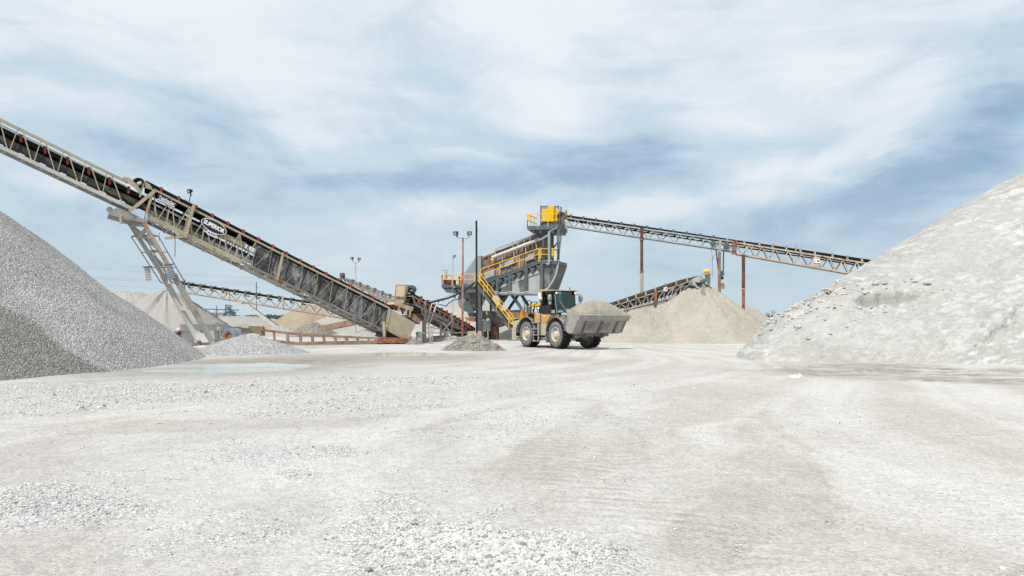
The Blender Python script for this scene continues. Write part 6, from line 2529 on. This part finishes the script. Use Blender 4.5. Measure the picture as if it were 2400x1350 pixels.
    for s in (-1, 1):
        for i in range(7):
            for j in range(6):
                x = -3.12 + .075 * i + .02 * (j % 2)
                z = 2.02 + .075 * j
                mb.tube((x, s * .865, z), (x, s * .871, z), .026, 6)
    B(mb, 'side_vent', 'black', hood)
    mb = MB()
    mb.prism([(-2.62, -.868, 2.46), (-2.50, -.868, 2.46), (-2.36, -.868, 2.06), (-2.44, -.868, 1.98)], (0, .004, 0))
    B(mb, 'red_flash', 'paint_red', hood)
    mb = MB()
    mb.prism([(-3.70, -.80, 1.5), (-3.665, -.80, 1.5), (-3.665, -.80, 2.15), (-3.70, -.80, 2.0)], (0, 1.6, 0))
    B(mb, 'rear_grille', 'black', hood)
    # lettering on the engine cover
    letters('lettering', 'CAT', M['paint_white'], eng, (-1.60, -.806, 2.34), (1, 0, 0), (0, 0, 1), .60, local=True, bold=.05, fit=.98)
    mb = MB()
    mb.prism([(-1.86, -.822, 2.06), (-1.34, -.822, 2.06), (-1.60, -.822, 2.34)], (0, .004, 0))
    B(mb, 'yellow_triangle', 'yellow_guard', eng)
    mb = MB()
    mb.tube((-1.35, .35, 2.75), (-1.35, .35, 3.25), .07, 12)
    mb.tube((-1.75, -.2, 2.75), (-1.75, -.2, 2.98), .13, 14)
    B(mb, 'exhaust_stack', 'black')

    # ---- cab
    x0, x1, yw = -.84, .66, .80
    mb = MB()
    mb.prism([(x0, -yw, 1.42), (x1 + .08, -yw, 1.42), (x1 + .16, -yw, 1.75), (x1 + .02, -yw, 2.12), (x0, -yw, 2.12)], (0, 2 * yw, 0))
    B(mb, 'cab_base', 'blackpaint', bevel=.03)
    mb = MB()
    xf0, xf1 = x1 + .02, x1 - .10
    for s in (-1, 1):
        y = s * (yw - .05)
        mb.beam((x0 + .05, y, 2.1), (x0 + .08, y, 3.56), .10, .12)
        mb.beam((xf0, y, 2.1), (xf1, y, 3.56), .07, .08)
        mb.beam((-.12, y, 2.1), (-.12, y, 3.56), .06, .09)
        mb.beam((x0, y, 2.14), (x1, y, 2.14), .10, .10)
        mb.beam((x0, y, 3.52), (x1 - .1, y, 3.52), .10, .10)
    mb.beam((xf0, -yw + .05, 2.14), (xf0, yw - .05, 2.14), .08, .08)
    mb.beam((x0 + .05, -yw + .05, 2.14), (x0 + .05, yw - .05, 2.14), .08, .08)
    B(mb, 'cab_frame', 'blackpaint')
    mb = MB()
    mb.prism([(x0 - .12, -.88, 3.575), (x1 + .26, -.88, 3.575), (x1 + .22, -.88, 3.64), (x0 - .05, -.88, 3.70)], (0, 1.76, 0))
    roof = B(mb, 'cab_roof', 'dusty', bevel=.02)
    mb = MB()
    mb.prism([(x0 - .10, -.886, 3.60), (x0 + .72, -.886, 3.60), (x0 + .72, -.886, 3.645), (x0 - .08, -.886, 3.675)], (0, .004, 0))
    B(mb, 'roof_stripe', 'yellow', roof)
    mb = MB()
    mb.tube((x1 + .0, .35, 3.63), (x1, .35, 3.82), .03, 6)
    mb.tube((x1 - .6, -.3, 3.66), (x1 - .6, -.3, 3.76), .06, 8)
    B(mb, 'beacon', 'black', roof)
    for y in (-.72, .70):
        mb = MB()
        mb.tube((x1 - .02, y, 3.47), (x1 + .09, y, 3.45), .095, 16)
        lm = B(mb, 'work_lamp', 'black')
        mb = MB()
        mb.tube((x1 + .091, y, 3.45), (x1 + .105, y, 3.449), .06, 16)
        B(mb, 'lamp_lens', M['lit'], lm)
    mb = MB()
    th = .01
    mb.prism([(xf0 + .03, -yw + .08, 2.18), (xf0 + .03, yw - .08, 2.18), (xf1 + .03, yw - .08, 3.5), (xf1 + .03, -yw + .08, 3.5)], (th, 0, 0))
    B(mb, 'windscreen', 'glass')
    for s in (-1, 1):
        y = s * (yw - .03)
        mb = MB()
        mb.prism([(x0 + .12, y, 2.2), (-.17, y, 2.2), (-.17, y, 3.46), (x0 + .14, y, 3.46)], (0, th, 0))
        B(mb, 'side_window', 'glass')
        mb = MB()
        mb.prism([(-.07, y, 2.2), (xf0 - .05, y, 2.2), (xf1 - .06, y, 3.46), (-.07, y, 3.46)], (0, th, 0))
        B(mb, 'door_glass', 'glass')
    mb = MB()
    mb.prism([(x0 + .02, -yw + .1, 2.2), (x0 + .02, yw - .1, 2.2), (x0 + .04, yw - .1, 3.46), (x0 + .04, -yw + .1, 3.46)], (th, 0, 0))
    B(mb, 'rear_window', 'glass')
    mb = MB()
    mb.box((-.55, -.27, 2.12), (-.05, .27, 2.42))
    mb.prism([(-.58, -.25, 2.40), (-.44, -.25, 2.42), (-.52, -.25, 3.15), (-.64, -.25, 3.15)], (0, .5, 0))
    B(mb, 'seat', 'seat', bevel=.03)
    mb = MB()
    mb.tube((.50, 0, 2.12), (.34, 0, 2.58), .04, 8)
    mb.lathe([(.17, -.015), (.20, -.015), (.20, .015), (.17, .015)], (0, 0, 0), 'Z', 20, closed=True)
    k = len(mb.v) - 80
    for i in range(k, len(mb.v)):
        v = Vector(mb.v[i])
        v = Matrix.Rotation(R(-28), 3, 'Y') @ v
        mb.v[i] = (v.x + .33, v.y, v.z + .60 + 2.0)
    mb.box((.42, -.45, 2.12), (.62, .45, 2.34))
    B(mb, 'dashboard', 'seat')
    mb = MB()
    mb.prism([(xf0 + .045, -.60, 2.22), (xf0 + .045, -.18, 2.22), (xf0 + .035, -.18, 2.36), (xf0 + .035, -.60, 2.36)], (.006, 0, 0))
    B(mb, 'cab_sticker', plain('teal_sticker', (0.16, 0.48, 0.50), .5))
    mb = MB()
    for y in (-.3, -.22):
        mb.tube((xf0 + .06, y + .35, 2.2), (xf1 + .10, y - .15, 2.95), .012, 5)
    mb.tube((xf0 + .06, -yw + .12, 2.15), (xf1 + .08, -yw + .02, 3.5), .018, 6)
    mb.each('wiper', M['hose'], root, local=True)

    # ---- body between the wheels, platforms, ladders
    for s in (-1, 1):
        mb = MB()
        y0, y1 = (s * 1.32, s * .62)
        mb.prism([(-.95, y0, 1.58), (.55, y0, 1.58), (.92, y0, 1.95), (.92, y0, 2.08), (-.2, y0, 2.10), (-.95, y0, 2.2)], (0, y1 - y0, 0))
        B(mb, 'side_body', 'orange_dusty', bevel=.02)
        mb = MB()
        mb.prism([(-.2, y0 - s * .02, .78), (.5, y0 - s * .02, .78), (.5, y0 - s * .02, 1.58), (-.2, y0 - s * .02, 1.58)], (0, -s * .55, 0))
        B(mb, 'side_tank', 'tan', bevel=.03)
        mb = MB()
        yy = s * 1.40
        for x in (-.86, -.28):
            mb.beam((x, yy, .78), (x, yy, 1.62), .16 if x > -.5 else .07, .07, (0, 1, 0))
            mb.beam((x, yy, .40), (x, yy, .80), .10 if x > -.5 else .05, .05, (0, 1, 0))
        for z in (.42, .80, 1.18, 1.58):
            mb.box((-.86, yy - .1, z - .02), (-.28, yy + .1, z + .03))
        B(mb, 'ladder', 'bucket')
        mb = MB()
        for x in (-.86, -.05):
            mb.path([(x, yy, 1.6), (x, yy - s * .02, 2.3), (x, yy - s * .04, 2.72), (x - .02, yy - s * .3, 2.86)], .022, 6)
        B(mb, 'grab_handle', 'black')
        mb = MB()
        mb.box((-2.35 if s < 0 else -2.35, min(s * .82, s * 1.42), 2.16), (-.9, max(s * .82, s * 1.42), 2.2))
        B(mb, 'service_platform', 'fender')
        mb = MB()
        for x in (-2.15, -1.75):
            mb.path([(x, s * 1.32, 2.2), (x, s * 1.32, 3.0)], .024, 6)
        mb.path([(-2.42, s * 1.32, 3.0), (-1.42, s * 1.32, 3.0), (-1.36, s * 1.32, 2.94), (-1.36, s * 1.32, 2.2)], .024, 6)
        mb.path([(-2.15, s * 1.32, 2.95), (-1.75, s * 1.32, 2.6)], .02, 6)
        B(mb, 'platform_rail', 'black')
    mb = MB()
    mb.prism([(-2.1, -1.34, 2.2), (-1.75, -1.34, 2.2), (-1.75, -1.34, 2.62), (-2.1, -1.34, 2.68)], (0, .3, 0))
    B(mb, 'air_box', 'dusty', bevel=.03)
    mb = MB()
    mb.prism([(.10, -1.325, 1.93), (.52, -1.325, 1.95), (.52, -1.325, 2.04), (.10, -1.325, 2.03)], (0, -.006, 0))
    B(mb, 'yellow_decal', 'yellow_guard')
    mb = MB()
    mb.prism([(-.80, -1.02, 2.12), (.52, -1.02, 2.05), (.60, -1.02, 2.60), (.1, -1.02, 2.66), (-.8, -1.02, 2.66)], (0, .2, 0))
    B(mb, 'step_guard', 'blackpaint', bevel=.03)
    mb = MB()
    mb.path([(-3.0, .2, 2.62), (-3.0, .2, 2.95), (-3.0, -.25, 2.95), (-3.0, -.25, 2.62)], .03, 6)
    B(mb, 'hood_rail', 'black')

    # ---- fenders
    def fender(cx, a0, a1, R0, y0, y1, nm):
        pts = []
        n = 16
        for i in range(n + 1):
            a = R(a0 + (a1 - a0) * i / n)
            pts.append((cx + R0 * math.cos(a), y0, r + R0 * math.sin(a) * .98))
        mb = MB()
        mb.band(pts, (0, y1 - y0, 0), .05)
        return B(mb, nm, 'fender')
    for s in (-1, 1):
        fender(1.73, 12, 172, 1.10, s * .78, s * 1.46, 'front_fender')
        fender(-1.73, 4, 178, 1.12, s * .80, s * 1.48, 'rear_fender')
        mb = MB()
        mb.beam((.63, s * 1.12, .95), (.70, s * 1.12, .36), .66, .05, (1, 0, 0))
        B(mb, 'mud_flap', 'fender')
        mb = MB()
        mb.prism([(-2.85, s * 1.47, .95), (-2.92, s * 1.47, .70), (-2.99, s * 1.47, .70), (-2.95, s * 1.47, 1.2), (-2.82, s * 1.47, 1.45), (-2.80, s * 1.47, 1.25)], (0, -s * .6, 0))
        B(mb, 'rear_skirt', 'black')

    # ---- headlamps and mirrors
    for s in (-1, 1):
        mb = MB()
        mb.box((.82, min(s * .95, s * 1.28), 2.10), (.98, max(s * .95, s * 1.28), 2.42))
        hd = B(mb, 'headlamp', 'black', bevel=.02)
        mb = MB()
        mb.box((.981, min(s * .99, s * 1.24), 2.17), (.995, max(s * .99, s * 1.24), 2.37))
        B(mb, 'headlamp_lens', 'lamp_glass', hd)
        mb = MB()
        mb.path([(x1 - .2, s * .82, 3.35), (x1 - .05, s * 1.12, 3.38), (x1 - .05, s * 1.12, 2.75)], .02, 6)
        B(mb, 'mirror_arm', 'black')
        mb = MB()
        mb.lathe([(0.01, -.05), (.14, -.04), (.15, .03), (.01, .05)], (0, 0, 0), 'X', 18)
        for i in range(len(mb.v)):
            v = mb.v[i]
            mb.v[i] = (v[0] + x1 + .02, v[1] + s * 1.16, v[2] * 1.65 + 3.12)
        k = len(mb.v)
        mb.lathe([(0.01, -.05), (.10, -.04), (.11, .03), (.01, .05)], (x1 + .02, s * 1.14, 2.78), 'X', 16)
        B(mb, 'mirror', 'mirror')
    mb = MB()
    mb.tube((-.78, -1.0, 3.42), (-.52, -1.08, 3.02), .13, 14)
    B(mb, 'side_mirror', 'flap')

    # ---- lift arms and linkage
    for s in (-1, 1):
        mb = MB()
        pts = [(1.45, 1.95), (1.75, 2.14), (2.5, 1.92), (3.05, 1.55), (3.55, 1.25), (3.62, 1.0), (3.38, .92), (2.9, 1.1), (2.35, 1.45), (1.6, 1.68)]
        mb.prism([(x, s * .66, z) for x, z in pts], (0, -s * .14, 0))
        B(mb, 'lift_arm', 'tan')
        mb = MB()
        mb.tube((1.0, s * .72, 1.25), (1.75, s * .72, 1.5), .11, 12)
        mb.tube((1.75, s * .72, 1.5), (2.4, s * .72, 1.72), .06, 10)
        B(mb, 'lift_cylinder', 'tan')
    mb = MB()
    mb.prism([(2.35, -.12, 2.50), (2.62, -.12, 2.55), (2.85, -.12, 1.8), (2.75, -.12, 1.05), (2.5, -.12, 1.1), (2.45, -.12, 1.8)], (0, .24, 0))
    mb.tube((2.65, 0, 1.15), (3.45, 0, 1.45), .09, 10)
    B(mb, 'bell_crank', 'tan')
    mb = MB()
    mb.tube((1.3, 0, 2.25), (2.0, 0, 2.42), .13, 12)
    mb.tube((2.0, 0, 2.42), (2.5, 0, 2.48), .07, 10)
    mb.beam((2.4, -.6, 1.72), (2.4, .6, 1.72), .2, .2)
    B(mb, 'tilt_cylinder', 'tan')
    mb = MB()
    for i in range(5):
        y = -.4 + .2 * i
        mb.path([(1.3, y * .6, 2.0), (1.7, y, 2.28), (2.1, y * 1.1, 2.2), (2.4, y, 1.85)], .028, 6)
    mb.path([(1.2, -.65, 1.9), (1.5, -.8, 2.12), (1.9, -.75, 2.1)], .05, 6)
    B(mb, 'hydraulic_hose', 'dusty_pale')

    # ---- bucket
    HW = 1.80
    bk = MB()
    shell = [(3.42, 2.40), (3.60, 1.90), (3.50, 1.55), (3.42, 1.30), (3.52, 1.06), (3.78, .98), (4.02, 1.03), (4.50, 1.74)]
    bk.band([(x, -HW + .03, z) for x, z in shell], (0, 2 * HW - .06, 0), .05)
    bucket = B(bk, 'bucket', 'bucket')
    mb = MB()
    for s in (-1, 1):
        side = [(3.44, 2.38), (3.72, 2.28), (4.02, 2.17), (4.35, 2.09), (4.60, 2.04), (4.66, 1.78), (4.12, .99), (3.78, .965), (3.50, 1.05), (3.39, 1.30), (3.48, 1.56), (3.58, 1.90)]
        mb.prism([(x, s * HW, z) for x, z in side], (0, -s * .04, 0))
    mb.each('bucket_side', M['bucket'], bucket, local=True)
    mb = MB()
    mb.prism([(4.48, -HW - .04, 1.74), (4.74, -HW - .04, 1.69), (4.90, -HW - .04, 2.03), (4.84, -HW - .04, 2.07)], (0, 2 * HW + .08, 0))
    B(mb, 'cutting_edge', 'bucket', bucket)
    mb = MB()
    for y in (-1.15, 0, 1.15):
        mb.prism([(4.63, y - .05, 1.70), (4.66, y - .05, 1.66), (4.15, y - .05, .96), (4.08, y - .05, .98)], (0, .10, 0))
    for y in (-.62, .62):
        mb.prism([(4.0, y - .1, .98), (3.5, y - .1, .96), (3.35, y - .1, .72), (3.6, y - .1, .66), (3.95, y - .1, .80)], (0, .2, 0))
    mb.box((3.55, -1.05, .78), (3.78, 1.05, .97))
    B(mb, 'bucket_rib', 'fender', bucket)
    mb = MB()
    mb.beam((3.72, -HW - .008, 1.95), (4.5, -HW - .008, 1.80), .012, .03)
    B(mb, 'weld_seam', 'tan', bucket)
    mb = MB()
    for y in (-.60, .42):
        for k in range(3):
            mb.beam((4.55 - .02, y - .22 + .2 * k, 1.58), (4.25, y - .30 + .2 * k, 1.16), .03, .02)
    mb.each('floor_strip', M['fender'], bucket, local=True)  # thin dark bars on the curled bucket floor

    # ---- the load of sand: rests in the bucket, a thing of its own
    ld = thing('sand_load', LOC, 'heap of tan sand filling the raised loader bucket', 'sand load', rotz=LROT)
    nx, ny = 46, 110
    us = np.linspace(0, 1, nx)
    vsn = np.linspace(-1, 1, ny)
    UU, VV = np.meshgrid(us, vsn)
    X = 3.42 + UU * 1.44
    Y = VV * 1.755
    base = 2.36 - .24 * UU - .09 * np.sin(UU * PI)
    dome = np.clip(np.sin(np.clip(UU * .96 + .0, 0, 1) * PI), 0, 1) ** .8 * np.clip(1 - np.abs(VV + .02) ** 2.0, 0, 1) ** .62
    dome = np.where(VV > 0, dome * (1 - .12 * VV), dome)
    Z = base + .76 * dome + (fbm(X * 4 + 3, Y * 4, 4) - .5) * .12 * np.clip(dome * 4, 0, 1)
    Z -= .02
    edge = (UU < .001) | (UU > .999) | (np.abs(VV) > .999)
    Z = np.where(edge, np.minimum(Z, base) - .10, Z)
    sm = heap('damp_tan_sand', (0.46, 0.42, 0.345), (0.38, 0.345, 0.28), stone=34, stone_var=.12, bump=.6, fine=10, clump=.7, big=1.2)
    o = grid_object('sand_surface', X, Y, Z, sm, parent=ld)


def build_driver():
    root = thing('person', LOC, 'driver in green shirt and pale hard hat seated in the loader cab', 'person', rotz=LROT)
    # joints (vertex, radius) of one continuous body
    J = [((-.30, 0, 2.48), .15), ((-.33, 0, 2.72), .155), ((-.34, 0, 2.95), .165), ((-.32, 0, 3.06), .075), ((-.29, 0, 3.16), .085), ((-.28, 0, 3.27), .10),
         ((-.02, .11, 2.50), .09), ((.14, .12, 2.46), .075), ((.22, .12, 2.16), .05), ((.34, .12, 2.13), .045),
         ((-.02, -.11, 2.50), .09), ((.14, -.12, 2.46), .075), ((.22, -.12, 2.16), .05), ((.34, -.12, 2.13), .045),
         ((-.33, .22, 2.96), .07), ((-.18, .27, 2.74), .052), ((.10, .18, 2.66), .042), ((.20, .16, 2.68), .035),
         ((-.33, -.22, 2.96), .07), ((-.18, -.27, 2.74), .052), ((.10, -.18, 2.66), .042), ((.20, -.16, 2.68), .035)]
    E_ = [(0, 1), (1, 2), (2, 3), (3, 4), (4, 5), (0, 6), (6, 7), (7, 8), (8, 9), (0, 10), (10, 11), (11, 12), (12, 13), (2, 14), (14, 15), (15, 16), (16, 17), (2, 18), (18, 19), (19, 20), (20, 21)]
    # five fingers on each hand, curled over the steering wheel
    for h, s in ((17, 1), (21, -1)):
        p = Vector(J[h][0])
        for k in range(4):
            dy = (k - 1.5) * .019
            l = (.040, .046, .044, .036)[k]
            a = len(J)
            J.append(((p.x + .03, p.y + dy, p.z + .012), .010))
            J.append(((p.x + .03 + l * .7, p.y + dy, p.z + .006), .009))
            J.append(((p.x + .03 + l * .8, p.y + dy, p.z - l * .7), .008))
            E_ += [(h, a), (a, a + 1), (a + 1, a + 2)]
        a = len(J)
        J.append(((p.x + .005, p.y - s * .035, p.z + .0), .011))
        J.append(((p.x + .035, p.y - s * .045, p.z - .02), .009))
        E_ += [(h, a), (a, a + 1)]
    me = bpy.data.meshes.new('body')
    me.from_pydata([j[0] for j in J], E_, [])
    o = bpy.data.objects.new('body', me)
    C.objects.link(o)
    md = o.modifiers.new('skin', 'SKIN')
    sv = me.skin_vertices[0].data if me.skin_vertices else None
    if sv is None:
        me.skin_vertices.new() if hasattr(me.skin_vertices, 'new') else None
        sv = me.skin_vertices[0].data if me.skin_vertices else None
    if sv is not None:
        for i, (p, rr) in enumerate(J):
            sv[i].radius = (rr, rr)
            sv[i].use_root = (i == 0)
    ss = o.modifiers.new('sub', 'SUBSURF')
    ss.levels = ss.render_levels = 1
    dg = bpy.context.evaluated_depsgraph_get()
    m2 = bpy.data.meshes.new_from_object(o.evaluated_get(dg))
    bpy.data.objects.remove(o)
    m2.name = 'body'
    for m_ in ('skin', 'hivis', 'trouser'):
        m2.materials.append(M[m_])
    for p in m2.polygons:
        c = p.center
        p.use_smooth = True
        if c.z > 3.05 or (c.x > -.0 and c.z > 2.56):
            p.material_index = 0
        elif c.z > 2.50 and c.x < .05:
            p.material_index = 1
        else:
            p.material_index = 2
    b = bpy.data.objects.new('body', m2)
    b.parent = root
    C.objects.link(b)
    # face and hat
    mb = MB()
    mb.lathe([(.155, .0), (.135, .02), (.125, .07), (.09, .12), (.02, .145)], (-.28, 0, 3.30), 'Z', 18)
    mb.build('hard_hat', M['hat'], root, local=True)
    mb = MB()
    mb.lathe([(.004, -.02), (.018, 0), (.004, .03)], (-.185, 0, 3.245), 'Z', 8)
    mb.tube((-.195, -.025, 3.195), (-.195, .025, 3.195), .006, 6)
    for s in (-1, 1):
        mb.lathe([(.002, -.012), (.014, 0), (.002, .012)], (-.193, s * .038, 3.275), 'X', 8)
        mb.lathe([(.004, -.03), (.018, 0), (.004, .03)], (-.285, s * .102, 3.25), 'Z', 8)
    mb.build('face_features', M['skin'], root, local=True)

# ------------------------------------------------------------------ light, sky, camera
SUN_AZ, SUN_EL = math.atan2(-0.50, -0.866), R(54)      # behind the viewer's left shoulder


def build_light():
    s = Vector((math.sin(SUN_AZ) * math.cos(SUN_EL), math.cos(SUN_AZ) * math.cos(SUN_EL), math.sin(SUN_EL)))
    L = bpy.data.lights.new('sun', 'SUN')
    L.energy = 4.0
    L.angle = R(0.53)
    L.color = (1.0, 0.965, 0.90)
    o = bpy.data.objects.new('sun', L)
    C.objects.link(o)
    o.rotation_euler = s.to_track_quat('Z', 'Y').to_euler()
    w = bpy.data.worlds.new('World')
    bpy.context.scene.world = w
    w.use_nodes = True
    t = NT(w)
    bg = t.N['Background']
    sky = t.n('ShaderNodeTexSky', sky_type='NISHITA')
    sky.sun_disc = False
    sky.sun_elevation = SUN_EL
    sky.sun_rotation = SUN_AZ % (2 * PI)
    sky.air_density = 1.0
    sky.dust_density = 2.0
    sky.ozone_density = 1.2
    d = t.n('ShaderNodeTexCoord').outputs['Generated']
    xyz = t.n('ShaderNodeSeparateXYZ', {0: d})
    x, y, z = xyz.outputs
    az = t.math('ARCTAN2', x, y)
    el = t.math('ARCSINE', z)
    # cloud sheet: a flat deck seen in perspective, streaked by high wind
    zz = t.math('ADD', t.math('MAXIMUM', z, 0.0), 0.20)
    u = t.math('DIVIDE', x, zz)
    v = t.math('DIVIDE', y, zz)
    cv = t.n('ShaderNodeCombineXYZ', {0: u, 1: v, 2: 0.0}).outputs[0]
    warp = t.n('ShaderNodeTexNoise', {'Vector': cv, 'Scale': 0.8, 'Detail': 4.0}).outputs['Color']
    cv2 = t.n('ShaderNodeVectorMath', {0: cv, 1: t.n('ShaderNodeVectorMath', {0: warp, 'Scale': 0.8}, operation='SCALE').outputs[0]}, operation='ADD').outputs[0]
    n1 = t.noise(t.scaled(cv2, 1.0, 0.8, 1, (0, 0, R(28))), 1.1, 6, 0.55)
    n2 = t.noise(t.scaled(cv2, 1.9, 0.5, 1, (0, 0, R(-38))), 1.5, 7, 0.58, 0.5)
    ae = t.n('ShaderNodeCombineXYZ', {0: az, 1: el, 2: 0.0}).outputs[0]
    wp = t.n('ShaderNodeTexNoise', {'Vector': t.scaled(ae, 2.5, 6.0, 1), 'Scale': 1.0, 'Detail': 4.0}).outputs['Color']
    ae2 = t.n('ShaderNodeVectorMath', {0: ae, 1: t.n('ShaderNodeVectorMath', {0: wp, 'Scale': 0.16}, operation='SCALE').outputs[0]}, operation='ADD').outputs[0]
    n3 = t.noise(t.scaled(ae2, 3.0, 10.0, 1, (0, 0, R(-12))), 1.0, 6, 0.58, 0.4)
    n4 = t.noise(t.scaled(ae2, 6.0, 26.0, 1, (0, 0, R(-9))), 1.0, 6, 0.6, 0.5)

    def lobe(px, py, w_, h_, k, slant=0.0):
        a0 = math.atan((px - 1200) / FOC)
        e0 = math.atan((HZ - py) / FOC * math.cos(a0))
        sa, se = w_ / FOC, h_ / FOC
        xy = t.n('ShaderNodeSeparateXYZ', {0: aw})
        da = t.math('SUBTRACT', xy.outputs[0], a0)
        de = t.math('ADD', t.math('SUBTRACT', xy.outputs[1], e0), t.math('MULTIPLY', da, slant))
        q = t.math('ADD', t.math('POWER', t.math('ABSOLUTE', t.math('DIVIDE', da, sa)), 2.0), t.math('POWER', t.math('ABSOLUTE', t.math('DIVIDE', de, se)), 2.0))
        return t.math('MULTIPLY', t.math('EXPONENT', t.math('MULTIPLY', q, -1.0)), k)
    # the lobes themselves are ragged: their bearing is stirred by noise
    wl = t.n('ShaderNodeTexNoise', {'Vector': t.scaled(ae, 6.0, 16.0, 1), 'Scale': 1.0, 'Detail': 5.0, 'Roughness': 0.55}).outputs['Color']
    off = t.n('ShaderNodeVectorMath', {0: wl, 1: (0.5, 0.5, 0.5)}, operation='SUBTRACT').outputs[0]
    aw = t.n('ShaderNodeVectorMath', {0: ae, 1: t.n('ShaderNodeVectorMath', {0: off, 1: (0.16, 0.06, 0.0)}, operation='MULTIPLY').outputs[0]}, operation='ADD').outputs[0]
    cover = t.math('ADD', t.math('MULTIPLY', t.math('SUBTRACT', n1, 0.5), 0.30), t.math('ADD', t.math('MULTIPLY', t.math('SUBTRACT', n2, 0.5), 0.34), t.math('ADD', t.math('MULTIPLY', t.math('SUBTRACT', n3, 0.5), 0.66), t.math('MULTIPLY', t.math('SUBTRACT', n4, 0.5), 0.34))))
    cover = t.math('ADD', cover, 0.55)
    lobes = [(1440, 388, 210, 62, -0.20, -0.05), (1560, 345, 170, 80, -0.10, 0.1), (1230, 415, 260, 60, -0.10, 0.0), (2340, 290, 200, 140, -0.22, -0.5), (2160, 390, 200, 80, -0.12, -0.3),
             (1880, 495, 300, 44, -0.17, -0.15), (1960, 560, 220, 34, -0.15, 0.0), (930, 340, 300, 60, -0.09, 0.35), (760, 405, 280, 40, -0.10, 0.1), (1000, 430, 300, 36, -0.07, 0.1),
             (240, 325, 260, 46, -0.15, 0.0), (100, 475, 300, 50, -0.16, 0.1), (620, 480, 200, 26, -0.08, 0.0), (2050, 0, 360, 50, -0.05, 0.0), (1430, 150, 120, 110, -0.10, 0.6), (470, 250, 130, 36, -0.08, 0.3), (1060, 240, 170, 50, -0.08, 0.3), (120, 160, 200, 60, -0.06, 0.2),
             (560, 110, 420, 120, 0.12, 0.3), (1230, 250, 120, 110, 0.12, 0.5), (1330, 60, 220, 90, 0.10, 0.0), (2050, 190, 330, 90, 0.10, 0.2), (1730, 435, 260, 36, 0.16, -0.25),
             (1000, 500, 340, 32, 0.10, 0.0), (440, 330, 200, 50, 0.14, 0.3), (330, 425, 260, 26, 0.13, 0.0), (2000, 350, 130, 50, 0.14, -0.4), (660, 250, 200, 50, 0.08, 0.4), (1500, 480, 260, 30, 0.10, -0.1), (1250, 590, 400, 50, 0.08, 0.0), (2020, 90, 300, 70, 0.14, 0.1)]
    for lb in lobes:
        cover = t.math('ADD', cover, lobe(*lb))
    cover = t.math('ADD', cover, t.ramp(el, 0.20, 0.42, 0.0, 0.17))
    f = t.ramp(cover, 0.12, 0.92)
    haze = t.ramp(el, 0.0, 0.19, 1.0, 0.0)
    blue = t.mix(0.35, sky.outputs[0], (2.6, 4.3, 6.3))
    grey = (2.9, 4.25, 6.0)
    white = (8.0, 8.5, 9.1)
    c = t.mix(t.ramp(f, 0.0, 0.5), grey, (5.3, 6.65, 7.75))
    c = t.mix(t.ramp(f, 0.42, 1.0), c, white)
    c = t.mix(t.math('MULTIPLY', t.ramp(n2, 0.5, 0.3), 0.12), c, blue)
    c = t.mix(t.math('MULTIPLY', haze, 0.70), c, (5.4, 6.55, 7.2))
    t.L.new(c, bg.inputs['Color'])
    bg.inputs['Strength'].default_value = 0.10


def build_camera():
    cam = bpy.data.cameras.new('camera')
    cam.sensor_width = 36.0
    cam.lens = FOC / 2400 * 36.0
    cam.shift_y = (HZ - 675) / 2400
    cam.clip_start = 0.1
    cam.clip_end = 6000
    o = bpy.data.objects.new('camera', cam)
    o.location = (0, 0, EYE)
    o.rotation_euler = (R(90), 0, 0)
    C.objects.link(o)
    sc = bpy.context.scene
    sc.camera = o
    sc.render.resolution_x, sc.render.resolution_y = 1024, 576
    sc.view_settings.view_transform = 'Standard'
    sc.view_settings.look = 'None'
    sc.view_settings.exposure = 0.05
    sc.view_settings.gamma = 1.0
    sc.render.engine = 'CYCLES'
    sc.cycles.max_bounces = 6
    sc.cycles.transparent_max_bounces = 16


build_ground()
build_stones()
build_puddle('puddle', 'milky pale puddle in front of the large grey gravel heap', [(240, 882), (400, 849), (520, 846), (640, 846), (770, 849), (800, 860), (680, 874), (500, 884), (340, 890)], 0.0, (0.42, 0.44, 0.395))
build_puddle('puddle', 'thin pale puddle in front of the small dirt heap', [(820, 830), (950, 825), (1080, 825.5), (1100, 830), (1000, 837), (860, 837)], 0.0, (0.56, 0.54, 0.44))
build_heaps()
build_stacker()
build_conveyors()
build_plant()
build_poles()
build_far()
build_loader()
build_driver()
build_light()
build_camera()
